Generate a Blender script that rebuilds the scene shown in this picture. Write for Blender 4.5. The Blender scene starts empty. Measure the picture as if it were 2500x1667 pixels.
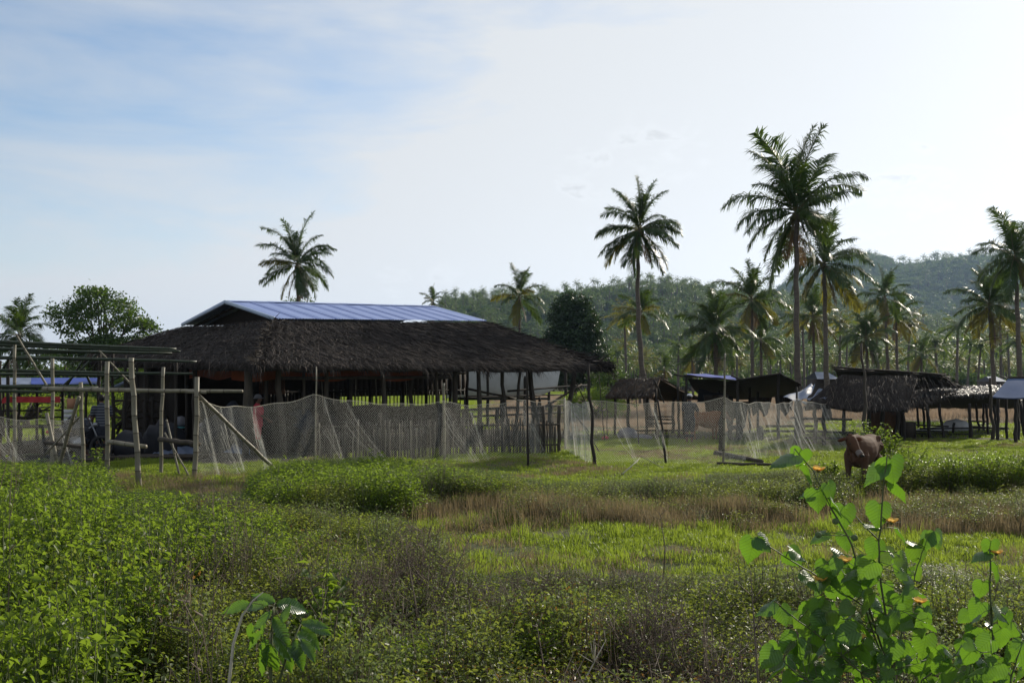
import bpy, math, random
import numpy as np
from mathutils import Vector, Matrix

# ---------------------------------------------------------------- camera, sky, sun, exposure
SC = bpy.context.scene
COL = SC.collection
F, EYE, HZ = 2430.0, 2.1, 925.0      # focal length in photo pixels, eye height (m), horizon row

cam = bpy.data.cameras.new('camera')
cam.sensor_width = 36.0
cam.lens = 36.0 * F / 2500.0
cam.shift_y = (HZ - 833.5) / 2500.0
cam.clip_start = 0.05
cam.clip_end = 6000
cam_o = bpy.data.objects.new('camera', cam)
cam_o.location = (0, 0, EYE)
cam_o.rotation_euler = (math.radians(90), 0, 0)
COL.objects.link(cam_o)
SC.camera = cam_o

SUN_AZ, SUN_EL = math.radians(41), math.radians(24)
SUN_DIR = Vector((math.sin(SUN_AZ) * math.cos(SUN_EL), math.cos(SUN_AZ) * math.cos(SUN_EL), math.sin(SUN_EL)))
sun = bpy.data.lights.new('sun', 'SUN')
sun.energy = 5.0
sun.angle = math.radians(0.6)
sun.color = (1.0, 0.91, 0.76)
sun_o = bpy.data.objects.new('sun', sun)
sun_o.rotation_euler = SUN_DIR.to_track_quat('Z', 'Y').to_euler()
sun_o.location = SUN_DIR * 50
COL.objects.link(sun_o)

SC.view_settings.view_transform = 'Standard'
SC.view_settings.look = 'None'
SC.view_settings.exposure = 0.0
SC.view_settings.gamma = 1.0
SC.view_settings.use_curve_mapping = False
SC.cycles.max_bounces = 8
SC.cycles.transparent_max_bounces = 12
SC.cycles.volume_bounces = 0
SC.cycles.use_denoising = True

def build_world():
    w = bpy.data.worlds.new('World')
    SC.world = w
    w.use_nodes = True
    nt = w.node_tree
    N, L = nt.nodes, nt.links
    N.clear()
    out = N.new('ShaderNodeOutputWorld')
    bg = N.new('ShaderNodeBackground')
    bg.inputs['Strength'].default_value = 0.145
    sky = N.new('ShaderNodeTexSky')
    sky.sky_type = 'NISHITA'
    sky.sun_disc = False
    sky.sun_elevation = SUN_EL
    sky.sun_rotation = SUN_AZ
    sky.air_density = 1.0
    sky.dust_density = .5
    sky.ozone_density = 2.0
    geo = N.new('ShaderNodeTexCoord')
    def math_(op, a, b=None, c=None, clamp=False):
        n = N.new('ShaderNodeMath'); n.operation = op; n.use_clamp = clamp
        for i, x in enumerate((a, b, c)):
            if x is None: continue
            if isinstance(x, (int, float)): n.inputs[i].default_value = x
            else: L.new(x, n.inputs[i])
        return n.outputs[0]
    def vmath(op, a, b=None):
        n = N.new('ShaderNodeVectorMath'); n.operation = op
        for i, x in enumerate((a, b)):
            if x is None: continue
            if isinstance(x, tuple): n.inputs[i].default_value = x
            else: L.new(x, n.inputs[i])
        return n
    d = geo.outputs['Generated']
    def noise(scale, vec, detail=6, rough=.55, dist=0.0):
        mp = N.new('ShaderNodeMapping'); mp.inputs['Scale'].default_value = vec
        L.new(d, mp.inputs['Vector'])
        n = N.new('ShaderNodeTexNoise'); n.inputs['Scale'].default_value = scale
        n.inputs['Detail'].default_value = detail; n.inputs['Roughness'].default_value = rough
        n.inputs['Distortion'].default_value = dist
        L.new(mp.outputs[0], n.inputs['Vector'])
        return n.outputs['Fac']
    def pdir(u, v):
        q = Vector(((u - 1250) / F, 1, (HZ - v) / F)); q.normalize(); return tuple(q)
    def near(u, v, r0, r1):       # 1 inside r0 degrees of a direction, 0 outside r1
        dot = vmath('DOT_PRODUCT', vmath('NORMALIZE', d).outputs[0], pdir(u, v)).outputs['Value']
        mr = N.new('ShaderNodeMapRange'); mr.interpolation_type = 'SMOOTHSTEP'
        mr.inputs[1].default_value = math.cos(math.radians(r1)); mr.inputs[2].default_value = math.cos(math.radians(r0))
        L.new(dot, mr.inputs[0]); return mr.outputs[0]
    n1 = noise(2.6, (1, .8, 5.0), 8, .56, .6)
    n2 = noise(7.0, (1, 1, 3.5), 6, .55)
    # veil of high cloud: thick to the right and low, thinner up to the left
    hole = near(60, 90, 3, 24)
    up = N.new('ShaderNodeSeparateXYZ'); L.new(d, up.inputs[0])
    away = math_('SUBTRACT', 1.0, near(1500, 700, 20, 95))
    cov = math_('ADD', math_('MULTIPLY', n1, 1.5), math_('MULTIPLY', n2, .45))
    cov = math_('SUBTRACT', cov, math_('MULTIPLY', hole, .55))
    cov = math_('SUBTRACT', cov, math_('MULTIPLY', away, .34))
    low = math_('MULTIPLY', math_('SUBTRACT', 1.0, math_('MULTIPLY', math_('ABSOLUTE', up.outputs['Z']), 4.5), clamp=True), .45)
    cov = math_('ADD', cov, low)
    cov = math_('MULTIPLY', math_('SUBTRACT', cov, .17), 1.4, clamp=True)
    bw = N.new('ShaderNodeRGBToBW'); L.new(sky.outputs[0], bw.inputs[0])
    sd = near(1250 + F * math.tan(SUN_AZ), HZ - F * math.tan(SUN_EL) / math.cos(SUN_AZ), 0, 85)
    lum = math_('ADD', math_('MULTIPLY', bw.outputs[0], .28), math_('ADD', math_('MULTIPLY', sd, 1.15), 3.75))
    cc = N.new('ShaderNodeMix'); cc.data_type = 'RGBA'; cc.blend_type = 'MULTIPLY'
    cc.inputs[0].default_value = 1.0
    comb = N.new('ShaderNodeCombineColor')
    for i in range(3): L.new(lum, comb.inputs[i])
    L.new(comb.outputs[0], cc.inputs[6]); cc.inputs[7].default_value = (0.93, 0.965, 1.0, 1)
    mx = N.new('ShaderNodeMix'); mx.data_type = 'RGBA'
    L.new(cov, mx.inputs[0]); L.new(sky.outputs[0], mx.inputs[6]); L.new(cc.outputs[2], mx.inputs[7])
    # small low puffs: bright rims, greyer hearts
    n3 = noise(26.0, (1, 1, 2.2), 6, .6, .3)
    puff = None
    for (u, v, r0, r1) in ((1540, 405, .8, 5.0), (1650, 370, .5, 3.4), (2240, 450, .5, 3.8), (2080, 520, .5, 4.6), (1420, 420, .3, 3.0), (960, 680, .2, 2.0), (1080, 685, .2, 2.2)):
        q = near(u, v, r0, r1)
        puff = q if puff is None else math_('MAXIMUM', puff, q)
    body = math_('MULTIPLY', math_('SUBTRACT', math_('ADD', math_('MULTIPLY', puff, .42), n3), .86, clamp=True), 3.2, clamp=True)
    core = math_('MULTIPLY', math_('SUBTRACT', body, .4, clamp=True), .17)
    gain = math_('SUBTRACT', math_('ADD', 1.0, math_('MULTIPLY', body, .08)), math_('MULTIPLY', core, 2.6))
    sc = vmath('SCALE', mx.outputs[2]); L.new(gain, sc.inputs['Scale'])
    L.new(sc.outputs[0], bg.inputs['Color'])
    L.new(bg.outputs[0], out.inputs['Surface'])
build_world()

# ---------------------------------------------------------------- helpers
RNG = np.random.default_rng(7)
RND = random.Random(11)

def P(u, v, d):
    """world point seen at photo pixel (u, v) at distance d"""
    return Vector(((u - 1250) / F * d, d, EYE + (HZ - v) / F * d))

def G(u, v):
    d = EYE * F / (v - HZ)
    return Vector(((u - 1250) / F * d, d, 0))

def A(x):
    return np.asarray(x, dtype=np.float64)

class MB:
    """collects geometry of one mesh"""
    def __init__(self):
        self.v, self.f, self.m, self.n = [], [], [], 0
    def add(self, V, Fc, mat=0):
        V = A(V).reshape(-1, 3); Fc = np.asarray(Fc, dtype=np.int64)
        if Fc.ndim == 1: Fc = Fc.reshape(1, -1)
        self.v.append(V); self.f.append(Fc + self.n); self.m.append(mat); self.n += len(V)
    def tube(self, pts, rad, n=6, mat=0, cap=True, node=None):
        pts = [Vector(p) for p in pts]
        if isinstance(rad, (int, float)): rad = [rad] * len(pts)
        T = []
        for i in range(len(pts)):
            a, b = pts[max(i - 1, 0)], pts[min(i + 1, len(pts) - 1)]
            T.append((b - a).normalized())
        up = Vector((0, 0, 1)) if abs(T[0].z) < .9 else Vector((1, 0, 0))
        x = T[0].cross(up).normalized()
        V = []
        for i, p in enumerate(pts):
            x = (x - T[i] * x.dot(T[i])).normalized()
            y = T[i].cross(x)
            for k in range(n):
                a = 2 * math.pi * k / n
                V.append(p + (x * math.cos(a) + y * math.sin(a)) * rad[i])
        q, qn = [], []
        for i in range(len(pts) - 1):
            tgt = qn if (node is not None and i in node) else q
            for k in range(n):
                k2 = (k + 1) % n
                tgt.append((i * n + k, i * n + k2, (i + 1) * n + k2, (i + 1) * n + k))
        base = self.n
        Vn = A([tuple(p) for p in V])
        self.v.append(Vn); self.n += len(Vn)
        if q: self.f.append(np.array(q) + base); self.m.append(mat)
        if qn: self.f.append(np.array(qn) + base); self.m.append(mat + 1)
        if cap:
            self.f.append(np.array([[base + k for k in range(n)][::-1]])); self.m.append(mat)
            e = base + (len(pts) - 1) * n
            self.f.append(np.array([[e + k for k in range(n)]])); self.m.append(mat)
    def box(self, c, s, rot=0.0, mat=0, tilt=None):
        c = Vector(c); sx, sy, sz = [k / 2 for k in s]
        R = Matrix.Rotation(rot, 3, 'Z')
        if tilt is not None: R = R @ tilt
        V = [c + R @ Vector((x * sx, y * sy, z * sz)) for x in (-1, 1) for y in (-1, 1) for z in (-1, 1)]
        self.add([tuple(p) for p in V], [(0, 1, 3, 2), (4, 6, 7, 5), (0, 4, 5, 1), (2, 3, 7, 6), (0, 2, 6, 4), (1, 5, 7, 3)], mat)
    def beam(self, a, b, w, h, mat=0):
        a, b = Vector(a), Vector(b); t = (b - a).normalized()
        up = Vector((0, 0, 1)) if abs(t.z) < .95 else Vector((0, 1, 0))
        s = t.cross(up).normalized() * w / 2; u = s.cross(t).normalized() * h / 2
        V = [q + i * s + j * u for q in (a, b) for i, j in ((-1, -1), (1, -1), (1, 1), (-1, 1))]
        self.add([tuple(p) for p in V], [(3, 2, 1, 0), (4, 5, 6, 7), (0, 1, 5, 4), (1, 2, 6, 5), (2, 3, 7, 6), (3, 0, 4, 7)], mat)
    def grid(self, fn, nu, nv, mat=0, thick=0.0):
        V = [tuple(fn(i / nu, j / nv)) for i in range(nu + 1) for j in range(nv + 1)]
        q = [(i * (nv + 1) + j, (i + 1) * (nv + 1) + j, (i + 1) * (nv + 1) + j + 1, i * (nv + 1) + j + 1) for i in range(nu) for j in range(nv)]
        self.add(V, q, mat)
        if thick:
            self.add(A(V) - A((0, 0, thick)), [t[::-1] for t in q], mat)
    def ell(self, c, r, nu=12, nv=8, mat=0, R=None):
        V, q = [], []
        for j in range(nv + 1):
            th = math.pi * j / nv
            for i in range(nu):
                ph = 2 * math.pi * i / nu
                p = Vector((math.sin(th) * math.cos(ph) * r[0], math.sin(th) * math.sin(ph) * r[1], math.cos(th) * r[2]))
                if R is not None: p = R @ p
                V.append(tuple(Vector(c) + p))
        for j in range(nv):
            for i in range(nu):
                i2 = (i + 1) % nu
                q.append((j * nu + i, (j + 1) * nu + i, (j + 1) * nu + i2, j * nu + i2))
        self.add(V, q, mat)
    def leaves(self, base, d, nrm, L, W, mat=0, fold=.25, curl=0.0):
        """N folded two-triangle leaves"""
        base, d, nrm = A(base), A(d), A(nrm)
        N = len(base)
        d = d / (np.linalg.norm(d, axis=1, keepdims=True) + 1e-9)
        s = np.cross(d, nrm); s /= (np.linalg.norm(s, axis=1, keepdims=True) + 1e-9)
        n = np.cross(s, d)
        L = np.broadcast_to(A(L), (N,))[:, None]; W = np.broadcast_to(A(W), (N,))[:, None]
        mid = base + d * L * .42
        V = np.stack([base, mid + s * W / 2 + n * W * fold, base + d * L - n * L * curl, mid - s * W / 2 + n * W * fold], 1).reshape(-1, 3)
        i = np.arange(N)[:, None] * 4
        self.add(V, np.concatenate([i + np.array([[0, 1, 2]]), i + np.array([[0, 2, 3]])]), mat)
    def mesh(self, name, mats, smooth=False, off=(0, 0, 0)):
        me = bpy.data.meshes.new(name)
        V = np.concatenate(self.v) - A(off)
        nl = sum(f.size for f in self.f); nf = sum(len(f) for f in self.f)
        me.vertices.add(len(V)); me.vertices.foreach_set('co', V.astype(np.float32).ravel())
        me.loops.add(nl); me.loops.foreach_set('vertex_index', np.concatenate([f.ravel() for f in self.f]).astype(np.int32))
        tot = np.concatenate([np.full(len(f), f.shape[1]) for f in self.f])
        st = np.concatenate([[0], np.cumsum(tot)[:-1]])
        me.polygons.add(nf)
        me.polygons.foreach_set('loop_start', st.astype(np.int32))
        me.polygons.foreach_set('loop_total', tot.astype(np.int32))
        me.polygons.foreach_set('material_index', np.concatenate([np.full(len(f), m) for f, m in zip(self.f, self.m)]).astype(np.int32))
        if smooth: me.polygons.foreach_set('use_smooth', np.ones(nf, dtype=bool))
        for m in (mats if isinstance(mats, (list, tuple)) else [mats]): me.materials.append(m)
        me.update(calc_edges=True); me.validate()
        return me
    def build(self, name, mats, parent=None, smooth=False, origin=None):
        off = Vector((0, 0, 0))
        q = parent
        while q is not None:
            off += q.location; q = q.parent
        loc = Vector((0, 0, 0))
        if origin is not None: loc = Vector(origin) - off
        o = bpy.data.objects.new(name, self.mesh(name, mats, smooth, off + loc))
        o.location = loc
        COL.objects.link(o)
        if parent is not None: o.parent = parent
        return o

def thing(name, label, cat, loc, group=None):
    o = bpy.data.objects.new(name, None)
    o.empty_display_size = .2
    o.location = loc
    COL.objects.link(o)
    o['label'] = label; o['category'] = cat
    if group: o['group'] = group
    return o

def tag(o, label=None, cat=None, group=None, kind=None):
    if label: o['label'] = label
    if cat: o['category'] = cat
    if group: o['group'] = group
    if kind: o['kind'] = kind
    return o

def copy_tree(o, parent=None):
    c = o.copy(); COL.objects.link(c); c.parent = parent
    for ch in list(o.children): copy_tree(ch, c)
    return c

def lerp(a, b, t): return a + (b - a) * t

def unit(v):
    return v / (np.linalg.norm(v, axis=-1, keepdims=True) + 1e-9)

# ---------------------------------------------------------------- materials
def M(name, c1, c2=None, scale=4.0, rough=.85, island=None, trans=0.0, tcol=None, bump=0.0, bscale=None,
      metal=0.0, spec=.3, stretch=(1, 1, 1), detail=5, contrast=1.0, sheen=0.0):
    m = bpy.data.materials.new(name)
    m.use_nodes = True
    nt = m.node_tree; N, L = nt.nodes, nt.links
    N.clear()
    out = N.new('ShaderNodeOutputMaterial')
    bs = N.new('ShaderNodeBsdfPrincipled')
    bs.inputs['Roughness'].default_value = rough
    bs.inputs['Metallic'].default_value = metal
    bs.inputs['Specular IOR Level'].default_value = spec
    tc = N.new('ShaderNodeTexCoord'); mp = N.new('ShaderNodeMapping')
    mp.inputs['Scale'].default_value = stretch
    L.new(tc.outputs['Object'], mp.inputs['Vector'])
    c2 = c2 or c1
    nz = N.new('ShaderNodeTexNoise'); nz.inputs['Scale'].default_value = scale; nz.inputs['Detail'].default_value = detail
    nz.inputs['Roughness'].default_value = .6
    L.new(mp.outputs[0], nz.inputs['Vector'])
    mr = N.new('ShaderNodeMapRange')
    mr.inputs[1].default_value = .5 - .22 / contrast; mr.inputs[2].default_value = .5 + .22 / contrast
    L.new(nz.outputs['Fac'], mr.inputs[0])
    mx = N.new('ShaderNodeMix'); mx.data_type = 'RGBA'
    L.new(mr.outputs[0], mx.inputs[0])
    mx.inputs[6].default_value = (*c1, 1); mx.inputs[7].default_value = (*c2, 1)
    col = mx.outputs[2]
    if island:
        ge = N.new('ShaderNodeNewGeometry')
        rp = N.new('ShaderNodeValToRGB')
        els = rp.color_ramp.elements
        while len(els) < len(island): els.new(.5)
        for e, (pos, c) in zip(els, island): e.position = pos; e.color = (*c, 1)
        oi = N.new('ShaderNodeObjectInfo'); sm = N.new('ShaderNodeMath'); sm.operation = 'ADD'; fr = N.new('ShaderNodeMath'); fr.operation = 'FRACT'
        L.new(ge.outputs['Random Per Island'], sm.inputs[0]); L.new(oi.outputs['Random'], sm.inputs[1]); L.new(sm.outputs[0], fr.inputs[0])
        L.new(fr.outputs[0], rp.inputs[0])
        m2 = N.new('ShaderNodeMix'); m2.data_type = 'RGBA'; m2.inputs[0].default_value = .7
        L.new(col, m2.inputs[6]); L.new(rp.outputs[0], m2.inputs[7]); col = m2.outputs[2]
    L.new(col, bs.inputs['Base Color'])
    if bump:
        nb = N.new('ShaderNodeTexNoise'); nb.inputs['Scale'].default_value = bscale or scale * 4; nb.inputs['Detail'].default_value = 6
        L.new(mp.outputs[0], nb.inputs['Vector'])
        bp = N.new('ShaderNodeBump'); bp.inputs['Strength'].default_value = bump; bp.inputs['Distance'].default_value = .02
        L.new(nb.outputs['Fac'], bp.inputs['Height']); L.new(bp.outputs[0], bs.inputs['Normal'])
    surf = bs.outputs[0]
    if trans:
        tr = N.new('ShaderNodeBsdfTranslucent')
        if tcol:
            m3 = N.new('ShaderNodeMix'); m3.data_type = 'RGBA'; m3.blend_type = 'MIX'; m3.inputs[0].default_value = .75
            L.new(col, m3.inputs[6]); m3.inputs[7].default_value = (*tcol, 1); L.new(m3.outputs[2], tr.inputs['Color'])
        else: L.new(col, tr.inputs['Color'])
        ms = N.new('ShaderNodeMixShader'); ms.inputs[0].default_value = trans
        L.new(surf, ms.inputs[1]); L.new(tr.outputs[0], ms.inputs[2]); surf = ms.outputs[0]
    L.new(surf, out.inputs['Surface'])
    return m

M_ground = M('ground_soil_and_turf', (.05, .075, .02), (.10, .08, .04), scale=.35, rough=1, bump=.6, bscale=9, detail=9)
M_bamboo = M('weathered_bamboo', (.22, .20, .14), (.13, .115, .08), scale=6, rough=.55, stretch=(1, 1, .35), bump=.15, spec=.4)
M_node = M('bamboo_node', (.13, .11, .08), (.07, .06, .042), scale=12)
M_greenbam = M('green_bamboo', (.022, .034, .02), (.035, .045, .022), scale=5, rough=.45, spec=.35)
M_greennode = M('green_bamboo_node', (.05, .05, .035), (.03, .03, .02), scale=9)
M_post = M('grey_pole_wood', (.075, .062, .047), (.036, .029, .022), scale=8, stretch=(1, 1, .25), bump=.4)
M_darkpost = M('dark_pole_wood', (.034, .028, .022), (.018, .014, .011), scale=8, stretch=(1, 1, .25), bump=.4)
M_plank = M('old_plank', (.05, .038, .027), (.024, .018, .013), scale=5, stretch=(1, 1, 4), bump=.4)
M_slat = M('bamboo_slat', (.06, .05, .04), (.03, .026, .022), scale=7, stretch=(1, 1, .3), rough=.7,
           island=[(0, (.012, .010, .009)), (.5, (.05, .043, .034)), (.8, (.13, .115, .09)), (1, (.30, .27, .21))])
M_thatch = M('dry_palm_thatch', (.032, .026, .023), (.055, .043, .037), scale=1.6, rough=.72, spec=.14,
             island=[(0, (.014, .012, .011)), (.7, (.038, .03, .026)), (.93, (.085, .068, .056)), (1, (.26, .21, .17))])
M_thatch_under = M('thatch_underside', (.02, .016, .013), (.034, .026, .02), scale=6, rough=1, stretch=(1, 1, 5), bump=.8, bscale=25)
M_thatch_brown = M('brown_nipa_underside', (.11, .062, .03), (.06, .035, .018), scale=5, rough=.9, stretch=(1, 1, 8), bump=.8, bscale=18, trans=.15)
M_blueroof = M('blue_painted_sheet', (.18, .25, .50), (.23, .30, .56), scale=1.2, rough=.42, spec=.4, bump=.05)
M_rooftrim = M('pale_roof_trim', (.42, .50, .62), (.30, .38, .5), scale=3, rough=.4)
M_orange = M('orange_tarp', (.27, .065, .022), (.18, .045, .015), scale=2, rough=.6, trans=.35)
M_bluetarp = M('blue_tarp', (.015, .05, .42), (.01, .035, .32), scale=2, rough=.4, trans=.2, spec=.5)
M_whitetarp = M('white_tarp', (.26, .31, .42), (.20, .24, .34), scale=1.5, rough=.5, trans=.25, bump=.3)
M_greytarp = M('grey_blue_sheet', (.16, .20, .29), (.11, .14, .21), scale=1.5, rough=.5, trans=.1, bump=.3)
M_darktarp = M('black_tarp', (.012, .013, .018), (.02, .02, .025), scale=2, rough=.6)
M_boat = M('white_hull_paint', (.66, .68, .70), (.50, .52, .53), scale=2.2, rough=.5, bump=.1)
M_boatdark = M('dark_hull_bottom', (.035, .05, .045), (.02, .025, .02), scale=4)
M_red = M('faded_red', (.42, .03, .035), (.30, .025, .03), scale=4, rough=.7)
M_net = M('pale_fishing_net', (.78, .77, .70), (.6, .6, .55), scale=3, rough=.6, trans=.5)
M_rope = M('pale_rope', (.50, .47, .38), (.34, .31, .25), scale=20, rough=.8)
M_skin = M('brown_skin', (.16, .085, .055), (.13, .07, .045), scale=6, rough=.6)
M_hair = M('dark_hair', (.012, .01, .009), rough=.6)
M_pink = M('pink_red_shirt', (.55, .06, .09), (.42, .045, .07), scale=5, rough=.85)
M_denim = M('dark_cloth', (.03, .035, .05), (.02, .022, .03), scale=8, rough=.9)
M_greycloth = M('grey_cloth', (.20, .20, .22), (.13, .13, .15), scale=8, rough=.9)
M_whitecloth = M('white_cloth', (.62, .62, .62), (.48, .48, .5), scale=6, rough=.9)
M_tyre = M('tyre_rubber', (.018, .018, .019), (.03, .03, .032), scale=12, rough=.75)
M_trunk = M('palm_trunk', (.14, .115, .09), (.075, .06, .048), scale=5, stretch=(1, 1, 3), bump=.7, bscale=16)
M_bark = M('tree_bark', (.07, .055, .04), (.04, .03, .024), scale=6, bump=.7)
M_wire = M('black_cable', (.015, .015, .015), rough=.5)
M_metal = M('grey_metal', (.25, .26, .28), rough=.35, metal=.8)
M_tan = M('tan_plywood', (.50, .27, .15), (.40, .2, .11), scale=2, rough=.8, trans=.2)
M_brownwall = M('brown_woven_wall', (.10, .05, .028), (.07, .035, .02), scale=9, rough=.95, stretch=(1, 1, 4), bump=.6)
M_turq = M('turquoise_plastic', (.12, .42, .45), rough=.4)

def leafmat(name, c1, c2, tcol, trans=.45, rough=.42, spec=.45, hi=None):
    hi = hi or tuple(min(1, k * 1.5) for k in c2)
    return M(name, c1, c2, scale=2.5, rough=rough, spec=spec, trans=trans, tcol=tcol,
             island=[(0, c1), (.7, c2), (1, hi)])
M_herb = leafmat('herb_leaf', (.035, .065, .012), (.065, .105, .018), (.29, .42, .03), .56, spec=.3)
M_herb2 = leafmat('olive_scrub_leaf', (.055, .08, .018), (.10, .125, .025), (.32, .38, .05), .53, spec=.3)
M_herb3 = leafmat('greygreen_leaf', (.085, .11, .04), (.12, .15, .06), (.26, .34, .08), .45, rough=.6)
M_rust = leafmat('rusty_leaf', (.12, .06, .02), (.16, .10, .03), (.32, .17, .03), .4)
M_grass = leafmat('green_grass_blade', (.06, .095, .014), (.10, .135, .022), (.36, .47, .045), .58, spec=.25)
M_drygrass = leafmat('dry_grass_blade', (.12, .095, .052), (.20, .155, .085), (.34, .26, .13), .4, rough=.7)
M_palegrass = leafmat('pale_field_grass', (.25, .185, .13), (.30, .23, .16), (.45, .33, .22), .35, rough=.7)
M_twig = M('dead_twig', (.16, .125, .095), (.085, .065, .05), scale=9, rough=.8)
M_stem = M('green_stem', (.07, .10, .035), (.09, .09, .045), scale=9, rough=.6)
M_palm = leafmat('palm_leaflet', (.022, .05, .014), (.035, .07, .018), (.14, .22, .02), .34, rough=.42, spec=.4)
M_fpalm = leafmat('far_palm_leaflet', (.025, .055, .014), (.05, .085, .02), (.20, .28, .025), .4, rough=.4, spec=.45)
M_paleblue = M('pale_blue_tarp', (.10, .135, .23), (.075, .105, .18), scale=1.5, rough=.9, spec=.03)
M_drypalm = leafmat('dead_palm_leaflet', (.09, .06, .035), (.14, .095, .055), (.25, .16, .08), .3, rough=.7)
M_palmy = leafmat('yellowing_palm_leaflet', (.06, .075, .014), (.13, .11, .016), (.30, .28, .02), .42, rough=.45)
M_rachis = M('palm_rachis', (.14, .13, .05), (.08, .08, .03), scale=5, rough=.6)
M_tree = leafmat('tree_leaf', (.022, .05, .012), (.038, .078, .016), (.15, .25, .02), .38, rough=.4)
M_mango = leafmat('dark_tree_leaf', (.014, .034, .012), (.022, .05, .014), (.06, .11, .015), .22, rough=.45)
M_forest = leafmat('forest_leaf', (.02, .05, .012), (.07, .115, .022), (.15, .24, .03), .40, rough=.6, spec=.2)
def veined(m, freq, sl):
    # raised side veins fanning from the midrib, from the leaf's own coordinates
    nt = m.node_tree; N, L = nt.nodes, nt.links
    bs = next(n for n in N if n.type == 'BSDF_PRINCIPLED'); tr = next((n for n in N if n.type == 'BSDF_TRANSLUCENT'), None)
    tc = N.new('ShaderNodeTexCoord'); sp = N.new('ShaderNodeSeparateXYZ'); L.new(tc.outputs['Object'], sp.inputs[0])
    def mt(op, x, y=None):
        n = N.new('ShaderNodeMath'); n.operation = op
        for i, q in enumerate((x, y)):
            if q is None: continue
            if isinstance(q, (int, float)): n.inputs[i].default_value = q
            else: L.new(q, n.inputs[i])
        return n.outputs[0]
    ax = mt('ABSOLUTE', sp.outputs['X']); v = mt('SINE', mt('MULTIPLY', mt('SUBTRACT', sp.outputs['Y'], mt('MULTIPLY', ax, sl)), freq))
    vein = mt('POWER', mt('ABSOLUTE', v), 18.0); mid = mt('LESS_THAN', ax, .012); vv = mt('MAXIMUM', vein, mid)
    bp = N.new('ShaderNodeBump'); bp.inputs['Strength'].default_value = .5; bp.inputs['Distance'].default_value = .01; L.new(vv, bp.inputs['Height']); L.new(bp.outputs[0], bs.inputs['Normal'])
    if tr:
        src = tr.inputs['Color'].links[0].from_socket; mx = N.new('ShaderNodeMix'); mx.data_type = 'RGBA'; mx.blend_type = 'MULTIPLY'
        L.new(mt('MULTIPLY', vv, .45), mx.inputs[0]); L.new(src, mx.inputs[6]); mx.inputs[7].default_value = (.45, .5, .3, 1); L.new(mx.outputs[2], tr.inputs['Color'])
    return m
M_bigleaf = veined(M('velvet_leaf', (.04, .10, .03), (.055, .125, .035), scale=3, rough=.36, spec=.65, trans=.5, tcol=(.20, .40, .015), bump=.25, bscale=40,
            island=[(0, (.03, .08, .025)), (.6, (.05, .12, .03)), (.85, (.09, .15, .03)), (1, (.15, .15, .04))]), 22, .75)
M_mangoleaf = veined(M('glossy_serrate_leaf', (.025, .07, .028), (.04, .095, .032), scale=3, rough=.3, spec=.65, trans=.4, tcol=(.22, .42, .015), bump=.25, bscale=30), 42, .6)
M_flower = M('orange_yellow_petal', (.90, .66, .20), (.88, .50, .10), scale=20, rough=.6, trans=.4)
M_bud = M('green_bud', (.13, .18, .08), (.09, .13, .05), scale=30, rough=.8, trans=.2)
M_cow = None
# ---------------------------------------------------------------- terrain
def relief(x, y):
    x, y = A(x), A(y)
    z = .05 * np.sin(x * .7 + 1.3) * np.sin(y * .55) + .03 * np.sin(x * 1.9 + y * 1.3) + .02 * np.sin(y * 3.1 - x * 2.2)
    return z * np.clip((y - 2) / 6, 0, 1) * np.clip((60 - y) / 30, .3, 1)

def sky1(u): return np.interp(u, [700, 980, 1085, 1200, 1330, 1420, 1500, 1560, 1660, 1760, 1850, 1990, 2150, 2350, 2600, 3000, 3500],
                              [930, 915, 736, 735, 728, 722, 716, 704, 692, 702, 712, 722, 760, 800, 790, 760, 800])
def sky2(u): return np.interp(u, [1300, 1700, 1880, 1990, 2050, 2105, 2140, 2200, 2260, 2320, 2420, 2500, 2800, 3400],
                              [900, 830, 720, 650, 628, 620, 622, 640, 636, 630, 618, 610, 600, 700])

def hill_z(which, u, d):
    u, d = A(u), A(d)
    d0, dr, fn = ((300., 640., sky1), (720., 1350., sky2))[which]
    zr = (HZ - fn(u)) / F * dr + EYE - (6 if which == 0 else 9)
    t = np.clip((d - d0) / (dr - d0), 0, None)
    up = np.where(t < 1, t * t * (3 - 2 * t) * .45 + t * .55, np.clip(1 - (t - 1) * .9, 0, 1))
    x = (u - 1250) / F * d
    w = np.clip(t, 0, 1) * np.clip(2 - t, 0, 1)
    n = np.sin(x * .021 + d * .013) * 4 + np.sin(x * .05 - d * .037 + 1) * 2.5 + np.sin(x * .011 - d * .02) * 5
    return np.maximum(zr, 0) * up + n * w * (1 - .8 * np.exp(-((t - 1) / .18) ** 2)) * (1.0 if which == 0 else 2.0) - .4

def vnoise(x, y, s, seed=0):
    return (np.sin(x * s + seed * 1.7) * np.sin(y * s * 1.13 + seed) + np.sin(x * s * 2.3 + y * s * 1.7 + seed * 3.1) * .5 + np.sin(y * s * 3.1 - x * s * 2.7 + seed) * .35) / 1.2

def in_yard(x, y):
    # trodden soil, toned dark for shade, below and before pavilion and framework
    a = (x + 6.3) * .742 - (y - 26) * .671; s = (x + 6.3) * .671 + (y - 26) * .742
    w = .35 * vnoise(x, y, 1.1, 31)
    return (-10.5 + w < a < .2 + w and -1.0 < s < 15.2) or (-17 < x < -5.6 and 24.6 + w < y < 34)

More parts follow.
